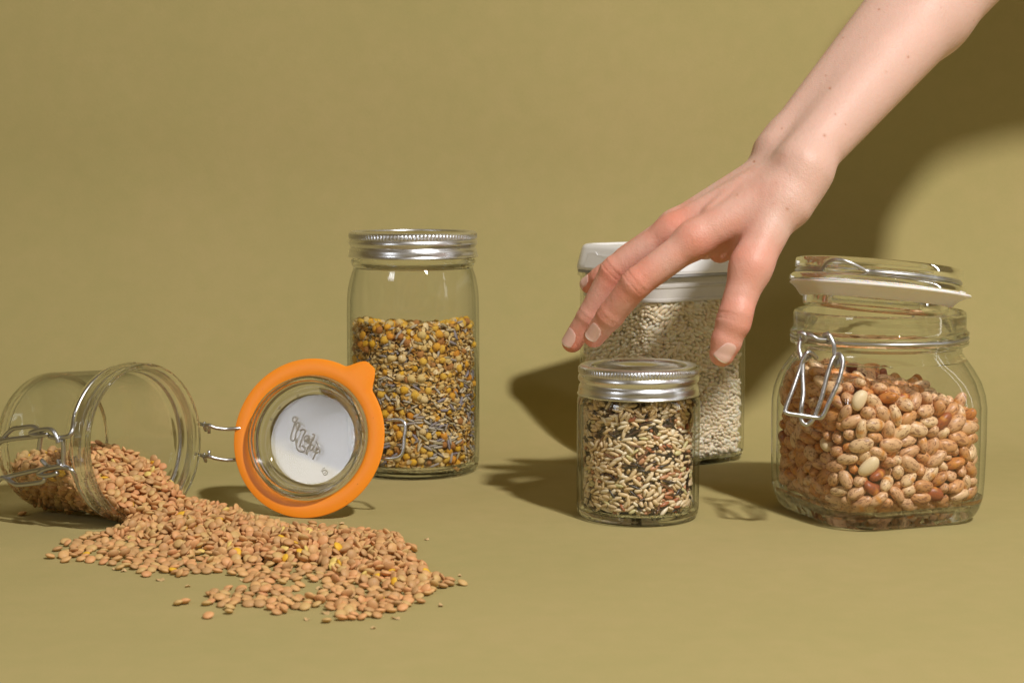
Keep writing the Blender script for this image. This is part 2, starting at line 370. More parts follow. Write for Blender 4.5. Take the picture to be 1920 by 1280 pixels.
lid = sqloft('lid', [(4.6, 14.05, 1.4), (4.98, 14.05, 1.55), (5.02, 14.2, 1.6), (4.98, 14.5, 1.6), (4.72, 15.6, 1.45), (4.62, 15.82, 1.4), (4.45, 15.92, 1.3), (4.2, 15.94, 1.2), (4.05, 15.80, 1.1), (3.2, 15.78, 1.0), (0, 15.78, 0)], MAT['white_plastic'], box, 160)
# finger scoop panel on each side of the lid and the round push button
for k in range(4):
    fr = Matrix.Rotation(k*pi/2, 4, 'Z')
    P = []
    for (x, z) in [(-3.0, 14.25), (3.0, 14.25), (2.75, 15.35), (1.9, 15.42), (1.6, 15.2), (-1.6, 15.2), (-1.9, 15.42), (-2.75, 15.35)]:
        t = (z-14.5)/1.1; y = -(4.98-0.26*t)-0.05 if z > 14.5 else -(5.02)-0.02
        P.append((x, y, z))
    back = [(x, y+0.12, z) for x, y, z in P]; n = len(P)
    V = [tuple(fr @ Vector(v)) for v in P+back]
    F = [tuple(range(n))]+[(i, i+n, (i+1) % n+n, (i+1) % n) for i in range(n)]
    obj('grip_panel', V, F, MAT['white_plastic'], lid, smooth=False)
V, F, _ = revolve([(2.3, 15.7), (2.3, 15.95), (2.2, 16.05), (1.0, 16.02), (0, 16.0)], 64); obj('push_button', V, F, MAT['white_plastic'], lid)

# ---------------------------------------------------------------- square clamp jar of pinto beans
jar_p = thing('clamp_jar', 'large square glass clamp jar of speckled pinto beans, its lid sprung open', 'jar', (22.9, 106, 0), radians(20))
CIR = 99.0
prof = [(0, .35, 0), (3.4, .3, 2), (4.2, .05, 2.2), (4.55, 0, 2.3), (4.85, .1, 2.4), (5.12, .4, 2.5), (5.32, .9, 2.6), (5.44, 1.5, 2.6), (5.50, 2.5, 2.65), (5.55, 5, 2.7), (5.54, 7.0, 2.7), (5.48, 7.8, 2.8), (5.36, 8.6, 3.1), (5.22, 9.3, 3.7), (5.12, 9.9, 4.5), (5.08, 10.3, CIR), (5.08, 10.6, CIR), (5.25, 10.72, CIR), (5.46, 10.82, CIR), (5.48, 10.98, CIR), (5.34, 11.1, CIR), (5.26, 11.2, CIR), (5.34, 11.3, CIR), (5.48, 11.42, CIR), (5.48, 11.56, CIR), (5.34, 11.68, CIR), (5.28, 11.85, CIR), (5.29, 12.6, CIR), (5.24, 12.78, CIR), (5.10, 12.85, CIR), (4.96, 12.80, CIR),
        (4.88, 12.6, CIR), (4.84, 11.6, CIR), (4.80, 10.6, CIR), (4.82, 10.2, CIR), (4.88, 9.8, 4.3), (4.98, 9.2, 3.6), (5.10, 8.5, 3.0), (5.20, 7.7, 2.7), (5.26, 7.0, 2.6), (5.27, 5, 2.6), (5.24, 2.5, 2.55), (5.18, 1.8, 2.5), (5.0, 1.25, 2.4), (4.5, .92, 2.2), (3.6, .82, 2), (0, .9, 0)]
mats = []
for a, b in zip(prof[:-1], prof[1:]):
    zz = (a[1]+b[1])/2; mats.append(1 if 1.3 < zz < 9.9 else 0)
V, F, mi = revolve(prof, 144, rs, mats)
obj('glass_body', V, F, [MAT['solid'], MAT['thin']], jar_p, midx=mi)
def L_p(P): return to_local(jar_p, P)
base_p = Vector((22.9, 106, 0))
ring = [tuple(base_p+Vector((5.38*cos(a), 5.38*sin(a), 11.2))) for a in np.linspace(0, 2*pi, 73)[:-1]]
V, F = tube(L_p(ring), 0.11, 1, True); obj('neck_wire', V, F, MAT['wire'], jar_p, angle=None)
# clamp: two eyelets on the neck wire, a link, and the closing lever hanging from it
def PW(pts, Y): return [at(x, y, (Y[i] if isinstance(Y, (list, tuple)) else Y)) for i, (x, y) in enumerate(pts)]
def eyelet(c, r=0.24, axis=Vector((0.7, 0.6, 0.2)), turns=1.15):
    axis = axis.normalized(); u = axis.orthogonal().normalized(); v = axis.cross(u)
    return [c+u*(r*cos(t))+v*(r*sin(t))+axis*(0.07*t/pi-0.1) for t in np.linspace(0, 2*pi*turns, 18)]
E1, E2 = at(1505, 631, 101.3), at(1553, 634, 100.6)
clamp = tube(L_p(eyelet(E1, .27)), .135, 2), tube(L_p(eyelet(E2, .27)), .135, 2), tube(L_p([E1+Vector((.1, 0, .2)), at(1520, 628, 100.9), at(1534, 636, 100.7), E2+Vector((-.1, 0, -.1))]), .135)
V, F = join(*clamp); obj('clamp_link', V, F, MAT['wire'], jar_p, angle=None)
V, F = tube(L_p(PW([(1500, 640), (1498, 652), (1502, 668), (1507, 676), (1519, 668)], [101.0, 100.7, 100.4, 100.3, 100.5])), .135)
V2, F2 = tube(L_p(PW([(1556, 630), (1563, 645), (1565, 665), (1568, 685), (1573, 680), (1571, 668)], [100.3, 100.1, 100.0, 99.9, 99.8, 100.0])), .135)
V, F = join((V, F), (V2, F2)); obj('clamp_link', V, F, MAT['wire'], jar_p, angle=None)
lev = tube(L_p(PW([(1531, 671), (1524, 664), (1516, 660), (1509, 668), (1500, 690), (1487, 728), (1473, 766), (1476, 774), (1500, 778), (1535, 783), (1543, 779), (1554, 755), (1571, 718), (1580, 682), (1578, 668), (1572, 664), (1566, 672)], [100.6, 100.3, 100.0, 99.9, 99.8, 99.3, 98.9, 98.8, 98.7, 98.6, 98.5, 98.6, 98.9, 99.3, 99.5, 99.7, 99.8])), .135)
V, F = lev; obj('closing_lever', V, F, MAT['wire'], jar_p, angle=None)
lev = tube(L_p(PW([(1512, 662), (1506, 672), (1505, 700), (1506, 738), (1503, 760), (1502, 782), (1506, 793), (1514, 795), (1525, 785), (1537, 756), (1544, 732), (1552, 700), (1562, 672), (1570, 666)], [100.2, 100.0, 99.7, 99.2, 98.9, 98.8, 98.7, 98.7, 98.7, 98.9, 99.1, 99.4, 99.7, 99.9])), .135)
V, F = lev; obj('closing_lever', V, F, MAT['wire'], jar_p, angle=None)

# sprung lid: a part of the jar, hinged at the back
tau = radians(8.0); nd = Vector((sin(tau)*0.67, sin(tau)*0.74, cos(tau)))
lid_c = Vector((22.72, 106.0, 14.42))
frame = Matrix.Translation(lid_c) @ Vector((0, 0, 1)).rotation_difference(nd).to_matrix().to_4x4()
frameL = Matrix.Rotation(-radians(20), 4, 'Z') @ Matrix.Translation(-base_p) @ frame
def serr(i, a, q): return q[0]+(0.025*abs(sin(a*60)) if len(q) > 2 else 0)
prof = [(0, 1.12), (3.5, 1.12), (4.55, 1.15), (4.75, 1.27), (4.95, 1.30, 1), (5.08, 1.24, 1), (5.14, 1.1), (5.14, .75), (5.05, .60), (4.92, .52), (4.92, .42), (5.05, .34), (5.28, .28), (5.40, .12), (5.40, -.08), (5.28, -.2), (4.75, -.24), (4.52, -.4), (4.46, -1.0), (4.48, -1.3), (4.44, -1.52), (4.32, -1.6), (4.15, -1.5), (4.0, -1.2), (3.9, -.4), (3.75, .45), (3.5, .62), (0, .62)]
V, F, mi = revolve(prof, 240, serr, frame=frameL); plid = obj('glass_lid', V, F, MAT['lidglass'], jar_p)
def tabw(a, a0, w): 
    d = (a-a0+pi) % (2*pi)-pi
    return max(0, 1-(d/w)**2)**0.8 if abs(d) < w else 0
def gask(i, a, q):
    k = q[2] if len(q) > 2 else 0
    return q[0]+k*0.33*tabw(a, radians(-14), radians(17))**.7+0.05*k*sin(3*a+1)
V, F, _ = revolve([(4.58, -.30), (5.1, -.25), (5.34, -.20, 1), (5.40, -.26, 1), (5.38, -.33, 1), (5.22, -.42, .8), (4.98, -.62, .2), (4.78, -.88), (4.66, -1.02), (4.54, -1.06), (4.50, -.9), (4.54, -.6), (4.58, -.30)], 160, gask, frame=frameL)
obj('white_gasket', V, F, MAT['white_rubber'], jar_p)
hk = atan2(-0.80, -0.60)
pts = []
for t in np.linspace(0, 1, 80):
    a = hk+0.30+t*(2*pi-0.60); pts.append((5.02*cos(a), 5.02*sin(a), .47))
hook = []
for t in np.linspace(0, 1, 9)[1:-1]:
    a = hk-0.30+t*0.60; b = sin(pi*t); hook.append((5.02*cos(a)+0.75*b*cos(hk), 5.02*sin(a)+0.75*b*sin(hk), .47+0.55*b))
V, F = tube([tuple(frameL @ Vector(p)) for p in pts+hook], .11, 2, True); obj('lid_wire', V, F, MAT['wire'], plid, angle=None)
# hinge at the back joins neck wire and lid wire
dh = Vector((.67, .74, 0))
hp = [base_p+dh*5.4+Vector((0, 0, 11.2)), base_p+dh*6.0+Vector((0, 0, 11.6)), base_p+dh*6.2+Vector((0, 0, 12.6)), base_p+dh*6.0+Vector((0, 0, 13.6)), frame @ Vector((.67*5.1, .74*5.1, .47))]
for s in (-1, 1):
    sd = Vector((-.74, .67, 0))*s*0.9
    V, F = tube(L_p([p+sd for p in hp]), .11); obj('hinge_wire', V, F, MAT['wire'], jar_p, angle=None)

# ---------------------------------------------------------------- lying clamp jar with its orange-sealed lid
Mc, Bc = Vector((-22.3, 103, 4.95)), Vector((-29.8, 107.7, 4.35))
ax = (Mc-Bc).normalized(); LJ = (Mc-Bc).length
u_ = (Vector((0, 0, 1))-ax*ax.z).normalized(); v_ = ax.cross(u_)
jar_l = thing('clamp_jar', 'glass clamp jar lying on its side, lentils pouring out of its open mouth', 'jar', (Bc.x, Bc.y, 0), atan2(ax.y, ax.x))
JF = Matrix(((u_.x, v_.x, ax.x, Bc.x), (u_.y, v_.y, ax.y, Bc.y), (u_.z, v_.z, ax.z, Bc.z), (0, 0, 0, 1)))
loc_inv = Matrix.Scale(1/U, 4) @ jar_l.matrix_world.inverted() @ Matrix.Scale(U, 4)
JL = loc_inv @ JF
def dots(i, a, q): return q[0]+(0.03*abs(sin(a*45)) if len(q) > 2 else 0)
prof = [(0, .18), (2.8, .14), (3.5, .0), (3.85, .03), (4.12, .2), (4.26, .5, 1), (4.32, .8, 1), (4.33, 1.2), (4.38, 2.6), (4.45, 5.0), (4.50, 6.3), (4.52, 6.75), (4.62, 6.9), (4.80, 6.98), (4.82, 7.08), (4.66, 7.18), (4.58, 7.3), (4.66, 7.42), (4.86, 7.5), (4.94, 7.62), (4.94, 7.78), (4.84, 7.9), (4.76, 8.0), (4.76, 8.5), (4.86, 8.58), (4.88, 8.75), (4.82, LJ-.02), (4.70, LJ+.02), (4.6, LJ-.03),
        (4.52, LJ-.2), (4.44, 8.2), (4.34, 7.4), (4.28, 6.8), (4.24, 6.3), (4.2, 5), (4.12, 2.6), (4.05, 1.2), (3.95, .8), (3.7, .5), (3.0, .4), (0, .38)]
mats = [1 if 1.0 < (a[1]+b[1])/2 < 6.8 else 0 for a, b in zip(prof[:-1], prof[1:])]
V, F, mi = revolve(prof, 180, dots, mats, frame=JL)
obj('glass_body', V, F, [MAT['solid'], MAT['thin']], jar_l, midx=mi)
def L_l(P): return to_local(jar_l, P)
def jp(s, a, r): return JF @ Vector((r*cos(a), r*sin(a), s))
# neck wire: runs round the groove and turns back into two hooks at the front
def YF(x): return 99.3+(135-x)*0.026
fr_a = None
def wl(pts, r=.14, dy=0.0, name='clamp_link', parent=None):
    V, F = tube(L_l([at(x, y, YF(x)+dy) for x, y in pts]), r); return obj(name, V, F, MAT['wire'], parent or jar_l, angle=None)
arc = []
# angle of the front line (towards the camera) in the jar frame
fv = Vector((-.53, -.848, 0)); fa = atan2(fv.dot(v_), fv.dot(u_))
for t in np.linspace(radians(26), 2*pi-radians(26), 90): arc.append(jp(7.3, fa+t, 4.72))
e_a, e_b = arc[0], arc[-1]
top, bot = (e_a, e_b) if e_a.z > e_b.z else (e_b, e_a)
path = [tuple(p) for p in arc]
hook_t = [at(134, 812, YF(134)), at(120, 819, YF(120)), at(104, 820, YF(104)), at(93, 818, YF(95))]
hook_b = [at(137, 884, YF(137)), at(126, 876, YF(126)), at(112, 875, YF(112)), at(93, 878, YF(95))]
if e_a.z > e_b.z: path = [tuple(p) for p in hook_t[::-1]]+path+[tuple(p) for p in hook_b]
else: path = [tuple(p) for p in hook_b[::-1]]+path+[tuple(p) for p in hook_t]
V, F = tube(L_l(path), .14, 3); obj('neck_wire', V, F, MAT['wire'], jar_l, angle=None)
wl([(109, 830), (106, 818), (98, 806), (85, 804), (62, 809), (58, 813), (70, 816), (90, 814)], dy=-.25)
wl([(118, 824), (119, 850), (118, 872)])
wl([(109, 861), (112, 872)], dy=.1)
wl([(108, 886), (95, 890), (80, 891), (72, 887), (86, 879), (108, 874), (116, 872)], dy=-.22)
wl([(0-14, 845), (0, 828), (22, 805), (40, 801), (60, 799), (70, 803), (78, 810), (76, 822), (73, 842)], name='closing_lever', dy=.05)
wl([(-16, 848), (0, 829), (14, 824), (45, 820), (74, 817), (80, 814)], name='closing_lever', dy=-.15)
wl([(-20, 905), (0, 897), (15, 893), (55, 884), (92, 876), (88, 873), (78, 862)], name='closing_lever', dy=-.05)
wl([(-20, 925), (-6, 905), (4, 895), (12, 897), (28, 907), (42, 908), (78, 903), (84, 896)], name='closing_lever', dy=-.2)

# lid of the lying jar
nn = Vector((-0.25, -0.928, 0.276)).normalized()
lc = Vector((-12.75, 105.6, 4.86))
e1 = Vector((0, 0, 1)).cross(nn).normalized(); e2 = nn.cross(e1)
LF = Matrix(((e1.x, e2.x, nn.x, lc.x), (e1.y, e2.y, nn.y, lc.y), (e1.z, e2.z, nn.z, lc.z), (0, 0, 0, 1)))
LL = loc_inv @ LF
prof = [(0, -1.12), (3.3, -1.12), (3.7, -1.08), (3.9, -.95), (3.98, -.75), (4.35, -.6), (4.6, -.45), (4.66, -.25), (4.6, -.12), (4.05, -.08), (3.92, .1), (3.85, .5), (3.78, .68), (3.66, .74), (3.54, .68), (3.46, .4), (3.35, -.15), (3.22, -.5), (3.05, -.70), (2.92, -.78), (2.8, -.79), (0, -.79)]
mats = [1, 1]+[0]*18+[1]
mats = mats[:len(prof)-1]
def bead(i, a, q): return q[0]
V, F, mi = revolve(prof, 180, None, mats, frame=LL)
glid = obj('glass_lid', V, F, [MAT['lidglass'], MAT['disc']], jar_l, midx=mi)
def og(i, a, q):
    k = q[2] if len(q) > 2 else 0
    d = abs((a-radians(52)+pi) % (2*pi)-pi)/radians(15); t = max(0, min(1, (1-d)*1.18))
    return q[0]+k*1.0*t*t*(3-2*t)
V, F, _ = revolve([(3.90, -.02), (4.1, .06), (4.5, .07), (4.9, .05, .95), (4.99, .02, 1), (5.02, -.03, 1), (4.99, -.09, 1), (4.85, -.1, .95), (4.4, -.08), (3.92, -.08), (3.90, -.02)], 240, og, frame=LL)
obj('orange_gasket', V, F, MAT['orange'], jar_l)
V, F, _ = revolve([(3.86, -.09), (4.99, -.15, 0), (4.97, -.19, 0), (3.86, -.13)], 120, None, frame=LL)
# tiny glass beads round the inner wall
Vb, Fb = [], []
for ring_r, ring_w, cnt in ((3.30, -.22, 120), (3.12, -.58, 110)):
    for k in range(cnt):
        a = 2*pi*k/cnt; c = Vector((ring_r*cos(a), ring_r*sin(a), ring_w)); s = 0.035
        b = len(Vb)
        for d in ((1, 0, 0), (-1, 0, 0), (0, 1, 0), (0, -1, 0), (0, 0, 1), (0, 0, -1)): Vb.append(tuple(LL @ (c+Vector(d)*s)))
        Fb += [(b, b+2, b+4), (b+2, b+1, b+4), (b+1, b+3, b+4), (b+3, b, b+4), (b+2, b, b+5), (b+1, b+2, b+5), (b+3, b+1, b+5), (b, b+3, b+5)]
MAT['bead'] = princ('glass_bead', (0.75, 0.74, 0.72), 0.1)[0]
obj('grip_bead', Vb, Fb, MAT['bead'], glid, angle=None, kind='stuff')
# embossed script, number and dots, seen from behind as in the photograph
DK = 0.0315/cos(radians(20))
def dl(x, y):   # crop coordinates of the disc -> lid plane
    px, py = 500+x/5.82, 720+y/5.82
    return ((px-603.5)*0.0345*1.035, -(py-819.5)*0.0345, -.775)
strokes = [
 [(402, 350), (372, 352), (360, 375), (375, 402), (402, 398), (412, 372), (402, 350)],
 [(400, 395), (385, 440), (370, 500), (360, 560), (368, 598), (392, 605), (410, 580), (412, 530), (425, 480), (440, 440), (440, 415), (418, 412), (405, 440), (415, 470), (440, 485)],
 [(455, 498), (480, 480), (508, 486), (510, 512), (495, 550), (480, 600), (468, 650), (462, 672)],
 [(432, 582), (425, 620), (432, 665), (450, 700), (485, 720), (520, 712), (528, 690), (515, 665), (498, 655), (488, 668)],
 [(540, 540), (518, 550), (508, 580), (520, 605), (545, 590), (556, 555), (540, 540)], [(556, 555), (545, 600), (548, 632)],
 [(590, 530), (612, 525), (618, 548), (600, 590), (575, 640), (555, 690), (545, 725), (560, 745)],
 [(575, 570), (565, 610), (572, 640)], [(610, 640), (588, 650), (580, 680), (592, 700), (612, 680), (622, 645)], [(622, 645), (615, 690), (625, 720)],
 [(638, 600), (660, 625), (682, 665)], [(655, 660), (645, 700), (650, 725), (672, 722), (690, 700), (680, 682), (658, 690)], [(655, 715), (640, 750), (622, 795)],
 [(600, 560), (585, 620), (590, 640)]]
parts = [tube([tuple(LL @ Vector(dl(*p))) for p in s], .048, 4, seg=6) for s in strokes]
V, F = join(*parts)
MAT['emboss'] = princ('embossed_glass', (0.30, 0.27, 0.20), 0.15)[0]
obj('embossed_script', V, F, MAT['emboss'], glid, angle=None)
num = [[(735, 888), (752, 884), (760, 872)], [(722, 912), (740, 905)], [(745, 930), (742, 912), (760, 903), (785, 908), (797, 925), (785, 948), (762, 953), (745, 930)], [(760, 930), (778, 930)]]
V, F = join(*[tube([tuple(LL @ Vector(dl(*p))) for p in s], .025, 4, seg=6) for s in num]); obj('embossed_number', V, F, MAT['emboss'], glid, angle=None)
for x, y in ((398, 125), (203, 258), (122, 383)):
    c = Vector(dl(x, y)); V, F = tube([tuple(LL @ (c+Vector((.07*cos(a), .07*sin(a), 0)))) for a in np.linspace(0, 2*pi, 12)[:-1]], .022, 1, True, 6)
    obj('embossed_dot', V, F, MAT['emboss'], glid, angle=None)
# wire round the lid and its loop handle
ringp = [tuple(LL @ Vector((4.2*cos(a), 4.2*sin(a), -.72))) for a in np.linspace(0, 2*pi, 73)[:-1]]
V, F = tube(ringp, .12, 1, True); obj('lid_wire', V, F, MAT['wire'], glid, angle=None)
V, F = tube([tuple(LL @ Vector(p)) for p in [(4.1, 1.0, -.7), (4.5, 1.28, -.6), (5.0, 1.36, -.45), (5.55, 1.42, -.4), (5.95, 1.35, -.4), (6.18, 1.05, -.4), (6.17, .2, -.4), (6.15, -.55, -.4), (5.95, -.88, -.4), (5.5, -1.0, -.42), (5.0, -1.02, -.45), (4.4, -1.0, -.6), (4.1, -.9, -.7)]], .115); obj('loop_handle', V, F, MAT['wire'], glid, angle=None)
# hinge: two arms from the lid to eyelets on the jar's mouth
for (y0, s) in ((800, 1), (858, -1)):
    yy = (lambda d: y0+s*d)
    V, F = tube(L_l([at(372, y0-7*1, 107.6), at(383, y0-4, 107.2), at(392, y0-3, 106.6), at(405, y0+2 if s > 0 else y0+1, 106.6), at(425, y0+4, 106.8), at(445, y0+3, 106.9), at(470, y0+2, 107.2)]), .12)
    V2, F2 = tube(L_l(eyelet(at(384, y0, 107.3), .22, Vector((0.9, 0.4, 0.3)))), .11, 2)
    V3, F3 = tube(L_l([at(392, y0-7*1 if s > 0 else y0-14, 106.7), at(392, y0+12 if s > 0 else y0-2, 106.7)]), .10, 1)
    V, F = join((V, F), (V2, F2), (V3, F3)); obj('hinge_wire', V, F, MAT['wire'], jar_l, angle=None)
